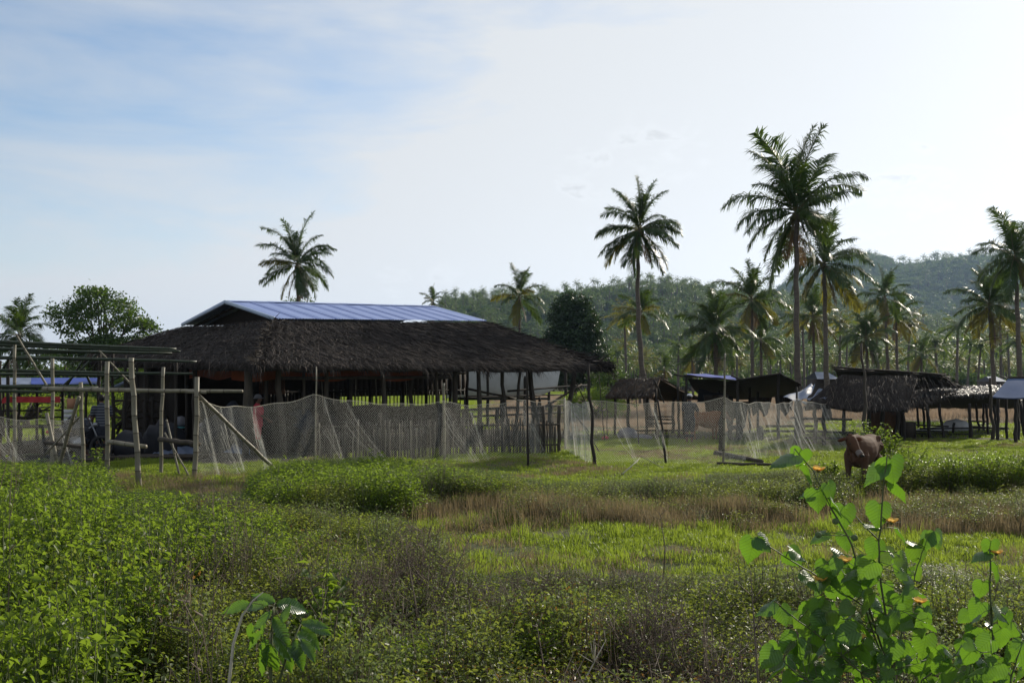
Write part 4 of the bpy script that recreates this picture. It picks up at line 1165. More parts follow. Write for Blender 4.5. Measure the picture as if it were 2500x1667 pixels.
    for i, (u, v0, v1, ins) in enumerate(((1150, 995, 1090, 1.5), (1215, 985, 1070, 2), (1345, 1005, 1120, 1.2), (1385, 1010, 1120, .9), (1130, 1000, 1090, 2.2))):
        b = online(u, ins); part_pole(root, 'short_post', b - Vector((0, 0, .2)), b + Vector((0, 0, .95 + .1 * (i % 3))), .08, .075, 'post', 470 + i)
    for i, (u0, z0, u1, z1, ins) in enumerate(((1140, 1.05, 1390, 1.1, 1.5), (1150, .82, 1380, .84, 1.4), (1140, 1.75, 1260, 1.35, 3), (1120, 1.35, 1320, 1.42, 5), (1320, 1.0, 1420, 1.9, .8), (1240, 1.62, 1440, 1.85, 4))):
        part_pole(root, 'rail', online(u0, ins) + Vector((0, 0, z0)), online(u1, ins) + Vector((0, 0, z1)), .045, .035, 'dark' if i % 2 else 'post', 480 + i)
    part_pole(root, 'brace', online(1392, .7) + Vector((0, 0, 1.0)), online(1440, .2) + Vector((0, 0, .1)), .03, .025, 'post', 495)
    part_pole(root, 'brace', online(1400, .9) + Vector((0, 0, 2.2)), online(1450, .5) + Vector((0, 0, .5)), .02, .02, 'post', 496)
    for i, (u, z0, z1, du) in enumerate(((795, 1.3, 2.1, -10), (865, 1.3, 2.1, 4), (925, 1.3, 2.1, -8), (998, 1.2, 2.2, -8), (1058, 1.2, 2.0, 0), (1103, 1.3, 2.1, 3))):
        b = online(u, 4.5); part_pole(root, 'thin_pole', b + Vector((0, 0, .1)), b + Vector((du * .016, 0, z1 + .3)), .02, .017, 'bamboo', 500 + i)
    return C1, C2, online
C1_, C2_, ONLINE = pavilion()

# ---------------------------------------------------------------- slat pen fence in front of the pavilion
def pen_fence():
    a, b = P(772, 925, 26.2), P(1366, 925, 27.6); a.z = b.z = 0
    root = thing('slat_fence', 'grey upright bamboo slat fence right behind the fishing net', 'fence', a)
    n = 175
    sh = []
    for k in range(4):
        mb = MB(); w = (.045, .055, .038, .05)[k]; crooked(mb, (0, 0, 0), (0, 0, 1), w * .5, w * .45, k, .018, 5, 5); sh.append(mb.mesh('slat', [M_slat]))
    for i in range(n):
        if RND.random() < .05: continue
        q = lerp(a, b, (i + RND.uniform(-.25, .25)) / n)
        o = bpy.data.objects.new('slat', sh[RND.randint(0, 3)]); COL.objects.link(o); o.parent = root
        o.location = q - a + Vector((0, RND.uniform(-.02, .02), -.05)); o.scale = (1, .6, (1.0 if i > 20 else .9) + RND.uniform(-.22, .12))
        o.rotation_euler = (0, RND.uniform(-.03, .03), RND.uniform(0, 3))
    for z in (.28, .84):
        part_pole(root, 'rail', a + Vector((0, .04, z)), b + Vector((0, .04, z)), .028, .025, 'post', 5)
    for t in (0, .25, .5, .76, .93, 1.0):
        q = lerp(a, b, t) + Vector((0, .08, 0)); part_pole(root, 'post', q - Vector((0, 0, .2)), q + Vector((0, 0, 1.2 + .15 * (t > .7))), .055, .05, 'post', 6 + int(t * 10))
pen_fence()

# ---------------------------------------------------------------- fishing nets
def net(label, poles, tops, bots, folds=6, seed=0, cell=.052, sag=.03, w=.0022, bulge=.10, slant=.5):
    """poles: list of (a, b, r, kind); tops/bots: polylines of equal length"""
    rg = random.Random(seed)
    tops = [Vector(t) for t in tops]; bots = [Vector(b) for b in bots]
    root = thing('net_fence', label, 'net', V3(lerp(bots[0], bots[-1], .5), 0), 'fishing nets hung on poles as fences')
    Ls = [0]
    for i in range(1, len(tops)): Ls.append(Ls[-1] + (tops[i] - tops[i - 1]).length)
    tot = Ls[-1]
    fl = [(rg.uniform(0, tot), rg.uniform(.05, .16), rg.uniform(.25, .6), slant * rg.uniform(.5, 1.9)) for _ in range(folds)]
    TA, BA, LA = A([tuple(t) for t in tops]), A([tuple(b) for b in bots]), A(Ls)
    Hh = 1.35
    def pos(s, t):
        for f, wd, am, sl in fl:
            c = f + sl * t; x = (s - c) / wd; s = s - am * (s - c) * np.exp(-x * x)
        s = np.clip(s, 0, tot)
        top = np.stack([np.interp(s, LA, TA[:, k]) for k in range(3)], -1); bot = np.stack([np.interp(s, LA, BA[:, k]) for k in range(3)], -1)
        seg = np.clip(np.searchsorted(LA, s, side='right') - 1, 0, len(LA) - 2); q = (s - LA[seg]) / (LA[seg + 1] - LA[seg])
        top[..., 2] -= sag * (LA[seg + 1] - LA[seg]) * 4 * q * (1 - q)
        p = top + (bot - top) * t[..., None]
        fold = sum(np.exp(-((s - f - sl * t) / wd) ** 2) for f, wd, am, sl in fl)
        p[..., 1] += bulge * np.sin(s * 1.9 + t * 2 + seed) * np.sin(math.pi * t) + .04 * np.sin(s * 7 + t * 5) * t - fold * .07
        p[..., 2] += .02 * np.sin(s * 5.3 + t * 4)
        return p
    mb = MB(); K = 22; tt = np.linspace(0, 1, K + 1)
    m = int((tot + Hh) / cell)
    for sg in (1, -1):
        s0 = np.arange(-int(Hh / cell) - 1, m + int(Hh / cell)) * cell
        S = s0[:, None] + sg * tt[None, :] * Hh; T = np.broadcast_to(tt, S.shape)
        ok = (S >= 0) & (S <= tot)
        p = pos(np.clip(S, 0, tot), T)
        dv = unit(np.gradient(p, axis=1)); side = unit(np.cross(dv, np.array([0, 1, 0]))) * w
        V = np.stack([p - side, p + side], 2)
        ns = S.shape[0]; idx = np.arange(ns * (K + 1) * 2).reshape(ns, K + 1, 2)
        q = np.stack([idx[:, :-1, 0], idx[:, :-1, 1], idx[:, 1:, 1], idx[:, 1:, 0]], -1)
        mb.add(V.reshape(-1, 3), q[(ok[:, :-1] & ok[:, 1:])])
    for f, wd, am, sl in fl:       # gathered folds carry bundled cords
        for k in range(6):
            s = f + rg.gauss(0, wd * .16) + sl * tt * rg.uniform(.85, 1.15) + .02 * np.sin(tt * 9 + k)
            t0 = rg.uniform(0, .45); T = t0 + (1 - t0) * tt
            p = pos(np.clip(s, 0, tot), T); p[:, 1] -= .02
            sd = np.array([w * 1.3, 0, w * .4]); V = np.stack([p - sd, p + sd], 1).reshape(-1, 3); i = np.arange(K)[:, None] * 2
            mb.add(V, i + np.array([[0, 1, 3, 2]]))
    o = mb.build('netting', [M_net], root)
    rp = pos(np.linspace(0, tot, 60), np.zeros(60)); rb = MB(); rb.tube([tuple(q) for q in rp], .007, 4, 0); rb.build('head_rope', [M_rope], root)
    for i, (a, b, r, kd) in enumerate(poles):
        part_pole(root, 'pole', a, b, r, r * .75, kd, 600 + seed * 20 + i, amp=r * .8)
    return root

def gz(u, d): return Vector(((u - 1250) / F * d, d, -.15))
net('fishing net fence in front of the pavilion, tied to the bamboo frame', [
    (gz(770, 24.2), P(772, 895, 24.2), .024, 'bamboo'), (gz(1085, 25.6), P(1083, 935, 25.6), .05, 'bamboo'), (gz(1288, 23.6), P(1286, 905, 23.6), .03, 'dark')],
    [P(482, 978, 20.6), P(600, 992, 22.4), P(771, 963, 24.1), P(900, 982, 24.8), P(1084, 980, 25.5), P(1180, 988, 25), P(1262, 974, 24.2)],
    [gz(476, 20.8), gz(600, 22.4), gz(771, 24.1), gz(900, 24.8), gz(1084, 25.5), gz(1180, 25), gz(1362, 25.6)], folds=11, seed=1, slant=.75, w=.00095)
net('see through fishing net fence between the pavilion corner and the bent dark poles', [
    (gz(1380, 28.6), P(1378, 970, 28.6), .04, 'bamboo'), (gz(1452, 23.8), P(1436, 890, 23.8), .045, 'dark'), (gz(1628, 24.6), P(1606, 975, 24.6), .032, 'dark')],
    [P(1262, 976, 27.0), P(1380, 974, 28.4), P(1440, 976, 24.6), P(1625, 983, 24.8)],
    [gz(1300, 27.2), gz(1378, 28.4), gz(1445, 24.6), gz(1628, 24.8)], folds=7, seed=2, slant=.6, w=.0009)
net('bunched fishing net fence in front of the blue tarp shelter and the tyres', [
    (gz(1766, 24.4), P(1770, 862, 24.4), .034, 'bamboo'), (gz(1760, 27.5), P(1762, 965, 27.5), .085, 'dark'), (gz(1942, 30), P(1945, 945, 30), .04, 'dark')],
    [P(1625, 983, 24.9), P(1768, 971, 24.5), P(1860, 980, 27), P(1948, 973, 29.8), P(2020, 985, 31), P(2098, 976, 31.5)],
    [gz(1628, 24.9), gz(1768, 24.5), gz(1860, 26), gz(1960, 27), gz(2040, 29), gz(2130, 31)], folds=14, seed=3, slant=1.0, w=.0009)
net('short slack fishing net hanging low at the left between the leaning bamboo posts', [
    (gz(-40, 23), P(-42, 1000, 23), .03, 'post')],
    [P(-40, 1010, 23), P(100, 1025, 22.8), P(200, 1018, 22.4)], [gz(-40, 23), gz(100, 22.8), gz(210, 22.4)], folds=4, seed=4, w=.0009)
for i, (u0, v0, u1, v1, d, lab) in enumerate(((1462, 915, 1477, 1065, 34, 'thin leaning stick left of the small thatched shelter'), (1481, 960, 1483, 1055, 36, 'slender upright stick under the eave of the small thatched shelter'),
                                        (1548, 905, 1560, 1080, 31, 'thin pole leaning in front of the small thatched shelter roof'),
                                        (1400, 1000, 1470, 1110, 28.4, 'bamboo stick propped slanting against the pavilion corner'))):
    a = P(u1, v1, d); a.z = -.1; lone_pole('stick', lab, 'pole', a, P(u0, v0, d), .018, .012, 'post', 700 + i, 'thin sticks standing by the nets')
lone_pole('tall_pole', 'tall grey pole with rope beside the brown thatched hut', 'pole', gz(2118, 30.5), P(2102, 838, 30.5), .075, .03, 'post', 710)
lone_pole('tall_pole', 'straight pole in front of the low thatched stall at the right', 'pole', gz(2422, 34), P(2418, 922, 34), .07, .045, 'post', 711)

# ---------------------------------------------------------------- the bamboo H-frame at the left
def hframe():
    root = thing('bamboo_fence', 'weathered bamboo post and rail frame standing in front of the half built shelter', 'fence', G(330, 1165))
    posts = [(128, 875, 126, 1150, 23, .055), (197, 933, 207, 1160, 21.6, .055), (262, 882, 263, 1172, 20.6, .062), (321, 873, 343, 1186, 19.6, .068), (399, 896, 394, 1158, 21.8, .05), (481, 920, 470, 1178, 20.3, .064)]
    for i, (u0, v0, u1, v1, d, r) in enumerate(posts):
        a = P(u1, v1, d); a.z = -.2; part_pole(root, 'post', a, P(u0, v0, d), r, r * .88, 'bamboo', 10 + i, bow=.03)
    part_pole(root, 'top_rail', P(105, 949, 21.3), P(592, 955, 20.2), .058, .038, 'bamboo', 30, bow=.03)
    part_pole(root, 'rail', P(120, 956, 21.4), P(205, 957, 21.4), .025, .02, 'bamboo', 31, bow=-.1)
    part_pole(root, 'rail', P(110, 1080, 22.4), P(206, 1092, 21.8), .045, .04, 'post', 32, amp=.03)
    part_pole(root, 'rail', P(265, 1078, 20.4), P(356, 1090, 19.8), .055, .05, 'bamboo', 33)
    part_pole(root, 'rail', P(390, 1072, 21.6), P(486, 1084, 20.5), .055, .05, 'post', 34, amp=.03)
    part_pole(root, 'rail', P(455, 956, 20.4), P(503, 958, 20.3), .035, .035, 'bamboo', 35)
    def br(u0, v0, u1, v1, d0, d1, r, s, k='bamboo'):
        a = P(u1, v1, d1); part_pole(root, 'brace', a, P(u0, v0, d0), r, r * .9, k, s)
    br(484, 964, 678, 1152, 20.4, 22.6, .05, 40)
    br(406, 1024, 439, 1164, 21.6, 21.4, .028, 41); br(402, 1056, 464, 1166, 21.6, 21.3, .022, 42)
    br(193, 968, 143, 1140, 21.5, 22.2, .05, 43); br(114, 1008, 142, 1136, 22.8, 22.6, .055, 44); br(200, 1012, 108, 1112, 21.6, 22.4, .025, 45)
hframe()

# ---------------------------------------------------------------- half built shelter of green bamboo
def half_built():
    root = thing('bamboo_framework', 'half built shelter of dark green bamboo poles at the left edge', 'shelter frame', gz(150, 25) + Vector((0, 0, .15)))
    hz = [(-60, 831, 430, 852, 24.5, 27), (-60, 840, 440, 858, 25, 27.2), (-60, 849, 420, 862, 25.6, 27.4), (-60, 873, 480, 883, 24.6, 27.4), (-60, 902, 470, 912, 25, 27), (-60, 914, 330, 919, 26, 27.2),
          (-60, 943, 240, 946, 24, 25), (-60, 954, 130, 957, 23.8, 24.4), (60, 861, 380, 853, 28, 27.6), (-60, 946, 330, 949, 27.5, 28)]
    for i, (u0, v0, u1, v1, d0, d1) in enumerate(hz):
        part_pole(root, 'purlin', P(u0, v0, d0), P(u1, v1, d1), .045 if i % 3 else .05, .032, 'green', 50 + i, bow=.03)
    for i, (u, v0, d) in enumerate(((36, 836, 25), (243, 858, 27), (275, 862, 28), (305, 868, 29), (20, 870, 28), (355, 878, 29.5), (455, 890, 29), (430, 880, 27.3), (335, 880, 31), (0, 880, 27))):
        part_pole(root, 'post', gz(u, d), P(u, v0, d), .06 if i in (0, 1) else .042, .045, 'bamboo' if i == 0 else 'dark', 70 + i)
    for i, (u0, v0, u1, v1, d) in enumerate(((38, 815, 117, 946, 24.6), (38, 845, 5, 905, 25), (238, 852, 340, 960, 26.5), (205, 900, 225, 945, 27), (150, 945, 262, 842, 27.5), (330, 900, 250, 940, 28), (215, 860, 160, 945, 29))):
        part_pole(root, 'brace', P(u1, v1, d + .4), P(u0, v0, d), .035, .028, 'bamboo' if i in (0, 2) else 'green', 90 + i)
half_built()

def far_left():
    # tarp roofed stall behind the framework
    root = thing('tarp_stall', 'low stall roofed with a white and blue tarp behind the bamboo framework', 'stall', gz(110, 33) + Vector((0, 0, .15)))
    for nm, u0, u1, mt in (('white_roof_sheet', -60, 76, M_whitetarp), ('blue_roof_sheet', 76, 246, M_bluetarp)):
        mb = MB(); a0, a1, b0, b1 = P(u0, 922, 35), P(u1, 922, 35), P(u0, 943 if u0 < 0 else 937, 32), P(u1, 937, 32)
        mb.grid(lambda s, t: lerp(lerp(a0, a1, s), lerp(b0, b1, s), t) + Vector((0, 0, .03 * math.sin(s * 14) * math.sin(t * 6))), 16, 6, 0, .015)
        o = mb.build(nm, [mt], root, smooth=True)
    for i, (u, d) in enumerate(((20, 32), (46, 33), (90, 32.5), (153, 33), (210, 32), (8, 35), (130, 35.4))):
        part_pole(root, 'post', gz(u, d), P(u, 940, d) - Vector((0, 0, .02)), .045, .04, 'dark', 110 + i)
    for i, (v, d) in enumerate(((1003, 33), (1020, 33), (1040, 32.6), (976, 34))):
        part_pole(root, 'rail', P(-30, v, d), P(150, v - 2, d), .03, .028, 'dark', 120 + i)
    mb = MB(); a, b = P(12, 968, 32.2), P(148, 968, 32.2)
    mb.grid(lambda s, t: lerp(a, b, s) + Vector((-.3 * t * (1 - s), .02 * math.sin(s * 30), -.19 * t * (1 + .5 * math.exp(-((s - .0) / .1) ** 2)))), 20, 4); mb.build('red_valance', [M_red], root, smooth=True)
    for i, (u, h) in enumerate(((20, 1), (90, 1), (105, 1), (52, 1))):
        part_pole(root, 'bench_leg', gz(u, 31.6), P(u, 1045, 31.6), .04, .04, 'dark', 130 + i)
    mb = MB(); mb.beam(P(5, 1042, 31.6), P(118, 1042, 31.6), .4, .05); mb.build('bench_top', [M_plank], root)
    mb = MB(); mb.box(P(174, 985, 32), (.28, .02, .34)); o = tag(mb.build('tan_panel', [M_tan], None, origin=P(174, 1000, 32)), 'small tan board hanging behind the leaning bamboo brace', 'board')
    mb = MB()
    for k in range(3): mb.box(P(172, 1004 + k * 11, 32.3), (.42, .03, .125))
    tag(mb.build('white_crate', [M_whitecloth], None, origin=P(172, 1036, 32.3)), 'white slatted crate stacked under the tan board', 'crate')
    # small gabled tarp shelter further back
    root = thing('tarp_shelter', 'small gabled shelter with pale tarp edges seen through the framework', 'shelter', gz(345, 36) + Vector((0, 0, .15)))
    for (u0, v0, u1, v1, mt) in ((268, 948, 335, 918, M_greytarp), (335, 918, 438, 952, M_darktarp)):
        mb = MB(); a, b = P(u0, v0, 35), P(u1, v1, 35); a2, b2 = a + Vector((.3, 3, .05)), b + Vector((.3, 3, .05))
        mb.grid(lambda s, t: lerp(lerp(a, b, s), lerp(a2, b2, s), t) + Vector((0, 0, .03 * math.sin(s * 9))), 8, 4, 0, .02); mb.build('roof_sheet', [mt], root)
    mb = MB(); mb.beam(P(268, 950, 34.95), P(336, 919, 34.95), .03, .11); mb.build('roof_edge', [M_whitetarp], root)
    mb = MB(); mb.beam(P(334, 917, 34.95), P(440, 953, 34.95), .03, .05); mb.build('roof_edge', [M_whitetarp], root)
    for i, u in enumerate((275, 430, 340, 405)): part_pole(root, 'post', gz(u, 35.5), P(u, 930 if u < 400 and u > 300 else 946, 35.5), .04, .035, 'dark', 140 + i)
    # crossed timber cradle
    root = thing('timber_cradle', 'crossed timber cradle of dark planks behind the bamboo posts', 'frame', gz(340, 30.5) + Vector((0, 0, .15)))
    bars = [(272, 978, 405, 979), (275, 1003, 400, 1003), (272, 1018, 410, 1019), (280, 1045, 420, 1043), (275, 990, 330, 1042), (330, 1002, 275, 1046), (285, 1060, 320, 975), (340, 1000, 400, 1052), (395, 1052, 350, 975)]
    for i, (u0, v0, u1, v1) in enumerate(bars):
        mb = MB(); mb.beam(P(u0, v0, 30.4 + .08 * (i % 4)), P(u1, v1, 30.4 + .08 * (i % 4)), .05, .075); mb.build('brace' if i > 3 else 'rail', [M_plank], root)
    for i, u in enumerate((278, 302, 328, 352, 372, 402)): part_pole(root, 'post', gz(u, 30.3), P(u, 968 + (i % 2) * 12, 30.3), .045, .04, 'dark', 150 + i)
    # ground clutter
    mb = MB(); a, b = P(372, 1112, 27.6), P(612, 1098, 27.0); a.z = b.z = 0
    def tp(s, t):
        q = lerp(a, b, s) + Vector((0, t * 1.5, 0)); h = .30 * math.sin(math.pi * min(1, t * 1.15)) * (.45 + .55 * s) * (math.sin(math.pi * min(1, s * 1.02 + .02)) ** .4)
        return q + Vector((0, 0, .02 + h * (1 + .25 * math.sin(s * 23 + t * 7)) + .03 * math.sin(s * 41 + t * 19)))
    mb.grid(tp, 60, 16); o = mb.build('ground_tarp', [M_greytarp], None, smooth=True, origin=lerp(a, b, .5)); tag(o, 'crumpled blue grey tarp lying on the ground behind the net', 'tarp')
    def sack(name, lab, cat, c, r, mat, seed):
        mb = MB(); rg = random.Random(seed); ph = [rg.uniform(0, 6) for _ in range(4)]
        mb.ell((0, 0, 0), r, 18, 12); v = mb.v[0]
        nrm = v / (np.linalg.norm(v, axis=1, keepdims=True) + 1e-6)
        v += nrm * (.10 * np.sin(nrm[:, :1] * 5 + ph[0]) * np.sin(nrm[:, 1:2] * 6 + ph[1]) + .05 * np.sin(nrm[:, 2:] * 11 + ph[2])) * min(r); v += A(c); v[:, 2] = np.maximum(v[:, 2], -.02)
        return tag(mb.build(name, [mat], None, smooth=True, origin=(c[0], c[1], 0)), lab, cat)
    c = P(497, 1062, 28.4); sack('sack', 'upright white sack behind the net near the last bamboo post', 'sack', (c.x, c.y, .42), (.22, .2, .46), M_greycloth, 1)
    c = P(315, 1062, 27); sack('covered_heap', 'dark cloth covered heap beside the cradle', 'heap', (c.x, c.y, .3), (.42, .4, .42), M_darktarp, 2)
    c = P(1532, 1065, 34.5); c.z = .16; sack('sack', 'pale grey sack lying on the grass in front of the small thatched shelter', 'sack', (c.x, c.y, .16), (.36, .26, .26), M_greycloth, 3)
    c = P(1568, 1075, 34.2); sack('sack', 'low pale bundle touching the sack on the grass', 'sack', (c.x, c.y, .08), (.35, .2, .12), M_greycloth, 4)
    c = P(1478, 1068, 34.4); sack('plastic_scrap', 'small pink plastic scrap on the grass behind the net', 'litter', (c.x, c.y, .06), (.13, .1, .07), M_pink, 5)
    c = P(2335, 1062, 40); sack('white_sack', 'bright white sack under the bench of the low thatched stall', 'sack', (c.x, c.y, .2), (.55, .4, .28), M_whitecloth, 6)
    c = P(2290, 1068, 40); sack('white_sheet', 'white sheet spread on the ground under the long bench', 'sheet', (c.x, c.y, .05), (.9, .4, .12), M_whitecloth, 7)
    # small table with a cloth
    root = thing('tray_table', 'turquoise topped table with a white bundle behind the bamboo posts', 'table', gz(428, 29.5) + Vector((0, 0, .15)))
    mb = MB(); mb.box(P(430, 1043, 29.5), (.5, .4, .03)); mb.build('table_top', [M_turq], root)
    for i, (dx, dy) in enumerate(((-.2, -.15), (.2, -.15), (-.2, .15), (.2, .15))):
        q = P(430, 1043, 29.5) + Vector((dx, dy, -.02)); part_pole(root, 'leg', Vector((q.x, q.y, -.05)), q, .02, .02, 'dark', 160 + i)
    c = P(442, 1028, 29.5); sack('bundle', 'pale cloth bundle on the turquoise table', 'bundle', (c.x, c.y, c.z), (.15, .13, .16), M_greycloth, 8)
    # timber stacks on the ground at the left
    root = thing('plank_stack', 'stack of long planks lying on the ground at the far left', 'planks', gz(60, 28) + Vector((0, 0, .15)))
    for i in range(7):
        mb = MB(); y = 27.4 + .28 * (i % 3); z = .06 + .09 * (i // 3); mb.beam(Vector((-17, y, z)), Vector((-12.6 + .3 * (i % 2), y + .1, z + .02)), .2, .06); mb.build('plank', [M_plank], root)
    root = thing('plank_stack', 'low pile of grey boards behind the bamboo frame rails', 'planks', gz(330, 25.5) + Vector((0, 0, .15)))
    for i in range(6):
        mb = MB(); y = 25.2 + .3 * (i % 3); z = .05 + .07 * (i // 3); mb.beam(Vector((-10.9 + .2 * i, y, z)), Vector((-8.2 + .1 * i, y + .15, z)), .22, .05); mb.build('plank', [M_plank], root)
    # motorcycle parked behind the posts
    c = gz(185, 26.5); c.z = 0
    root = thing('motorcycle', 'dark motorcycle with a red tail lamp parked behind the leaning bamboo brace', 'motorcycle', c)
    for i, dx in enumerate((-.58, .62)):
        mb = MB(); w = c + Vector((dx, dx * .25, .29)); ring = [w + Vector((math.cos(a) * .26, math.cos(a) * .065, math.sin(a) * .26)) for a in np.linspace(0, 2 * math.pi, 21)]
        mb.tube(ring, .045, 6, 0, cap=False)
        for a in np.linspace(0, math.pi, 5)[:-1]: mb.tube([w - Vector((math.cos(a) * .25, 0, math.sin(a) * .25)), w + Vector((math.cos(a) * .25, 0, math.sin(a) * .25))], .006, 3, 0)
        mb.build('wheel', [M_tyre], root, smooth=True)
    mb = MB(); mb.ell(c + Vector((.12, .03, .72)), (.26, .13, .13)); mb.build('fuel_tank', [M_darktarp], root, smooth=True)
    mb = MB(); mb.ell(c + Vector((-.3, -.08, .74)), (.36, .13, .07)); mb.build('seat', [M_tyre], root, smooth=True)
    mb = MB(); mb.box(c + Vector((.05, .0, .4)), (.32, .2, .3)); mb.build('engine', [M_metal], root)
    mb = MB()
    for a, b in (((.6, .15, .3), (.35, .09, 1.0)), ((-.58, -.14, .3), (-.1, 0, .5)), ((-.1, 0, .5), (.4, .1, .85)), ((.36, .09, .98), (.22, .35, 1.04)), ((.36, .09, .98), (.32, -.2, 1.04))): mb.tube([c + Vector(a), c + Vector(b)], .02, 6)
    mb.build('frame', [M_metal], root)
    mb = MB(); mb.ell(c + Vector((.47, .12, .88)), (.07, .08, .07)); mb.build('headlight', [M_metal], root, smooth=True)
    mb = MB(); mb.ell(c + Vector((-.66, -.16, .70)), (.06, .08, .05)); mb.build('tail_lamp', [M_red], root, smooth=True)
    # boats
    def boat(u0, u1, vt, vb, d, lab, bow=1, tip=14, cut=None):
        a, b = P(u0, vt, d), P(u1, vt, d); L_ = b.x - a.x; zt = a.z; zb = P(u0, vb, d).z
        root = thing('boat', lab, 'boat', Vector(((a.x + b.x) / 2, d, zb)))
        nx, ny = 26, 8; V, q = [], []
        for i in range(nx + 1):
            s = i / nx; sx = s if bow > 0 else 1 - s
            wdt = .75 * min(1, (1.02 - sx) * 3.2) ** .6 * min(1, .55 + sx * 1.5)
            rise = .28 * max(0, sx - .55) ** 1.5 * 2
            for j in range(-ny, ny + 1):
                w = j / ny; prof = (1 - abs(w) ** 2.6)
                z = zt + rise - (zt - zb) * prof * (1 - .25 * max(0, sx - .85) / .15)
                xo = (0.16 * (1 - prof)) * bow * max(0, sx - .8) * 5
                V.append((a.x + L_ * s + xo, d + w * wdt, z))
        m = 2 * ny + 1
        for i in range(nx):
            for j in range(m - 1): q.append((i * m + j, (i + 1) * m + j, (i + 1) * m + j + 1, i * m + j + 1))
        e0 = 0 if bow > 0 else nx
        q2 = [(e0 * m + j, e0 * m + j + 1, e0 * m + m - 2 - j, e0 * m + m - 1 - j) for j in range(ny)]
        mb = MB(); mb.add(V, q + q2[:ny - 1]); hull = mb.build('hull', [M_boat], root, smooth=True)
        rim = MB()
        for sgn in (-ny, ny): rim.tube([Vector(V[i * m + sgn + ny]) + Vector((0, 0, .02)) for i in range(nx + 1)], .025, 5)
        rim.build('gunwale', [M_red], root)
        kb = MB(); kb.beam(Vector((a.x + L_ * .1, d, zb - .04)), Vector((b.x - L_ * .08, d, zb - .02)), .12, .10); kb.build('keel', [M_boatdark], root)
        for k, s in enumerate((.18, .5, .84)):
            x = a.x + L_ * s
            part_pole(root, 'prop', Vector((x - .1, d - .3, -.1)), Vector((x, d - .12, zb + .06)), .06, .05, 'dark', 170 + k)
            part_pole(root, 'prop', Vector((x + .1, d + .3, -.1)), Vector((x, d + .12, zb + .06)), .06, .05, 'dark', 175 + k)
    boat(1090, 1360, 906, 972, 46, 'white wooden boat hull propped on posts behind the right half of the pavilion')
    boat(610, 786, 918, 966, 43, 'white boat bow glimpsed between the pavilion posts on the left')
far_left()

# ---------------------------------------------------------------- small thatched shelter
def small_shelter():
    root = thing('thatched_shelter', 'small low shelter with a curved thatched gable roof beside the tall slim palm', 'hut', gz(1590, 36) + Vector((0, 0, .15)))
    Rl, Rr = P(1512, 926, 37.2), P(1612, 922, 35.2)                 # ridge, running towards the right front
    El, Er = P(1478, 968, 35.2), P(1596, 966, 33.4)                 # near eave
    Bl, Br = P(1600, 975, 40), P(1706, 972, 38)                     # far eave
    sb, st = MB(), MB()
    slab(sb, Rl, Rr, Er, El, .08, 8, 4, .02, 1); slab(sb, Rl, Rr, Br, Bl, .08, 8, 4, .02, 2)
    strands(st, Rl, Rr, Er, El, dens=240, seed=21, skew=.05, fringe=9, fr_len=.3, L=(.25, .5))
    strands(st, Rr, Rl, Bl, Br, dens=60, seed=22, skew=.05, fringe=6, fr_len=.25, L=(.25, .5))
    roof = sb.build('roof', [M_thatch_brown], root); o = st.build('thatch', [M_thatch], roof); o['kind'] = 'stuff'
    for k in range(5):
        q = lerp(Rl, Rr, k / 4.2 + .05); part_pole(root, 'ridge_stick', q + Vector((-.22, -.1, .13)), q + Vector((.3, .35, -.02)), .014, .01, 'dark', 180 + k)
    for i, (u, d, v) in enumerate(((1536, 34.6, 965), (1578, 34.4, 955), (1604, 33.8, 950), (1642, 38.4, 955), (1670, 37.6, 962), (1500, 37.5, 955), (1658, 36, 945))):
        part_pole(root, 'post', gz(u, d), P(u + (3 if i % 2 else -3), v, d), .065 if i in (0, 2, 3) else .045, .05, 'dark', 190 + i)
    for i, (u0, v0, u1, v1, d) in enumerate(((1576, 1017, 1642, 1017, 34.4), (1576, 1034, 1640, 1033, 34.4), (1524, 1051, 1680, 1050, 35), (1575, 1022, 1640, 1024, 34.6), (1596, 925, 1622, 985, 34))):
        part_pole(root, 'rail' if i < 4 else 'brace', P(u0, v0, d), P(u1, v1, d), .032, .028, 'dark', 200 + i)
small_shelter()

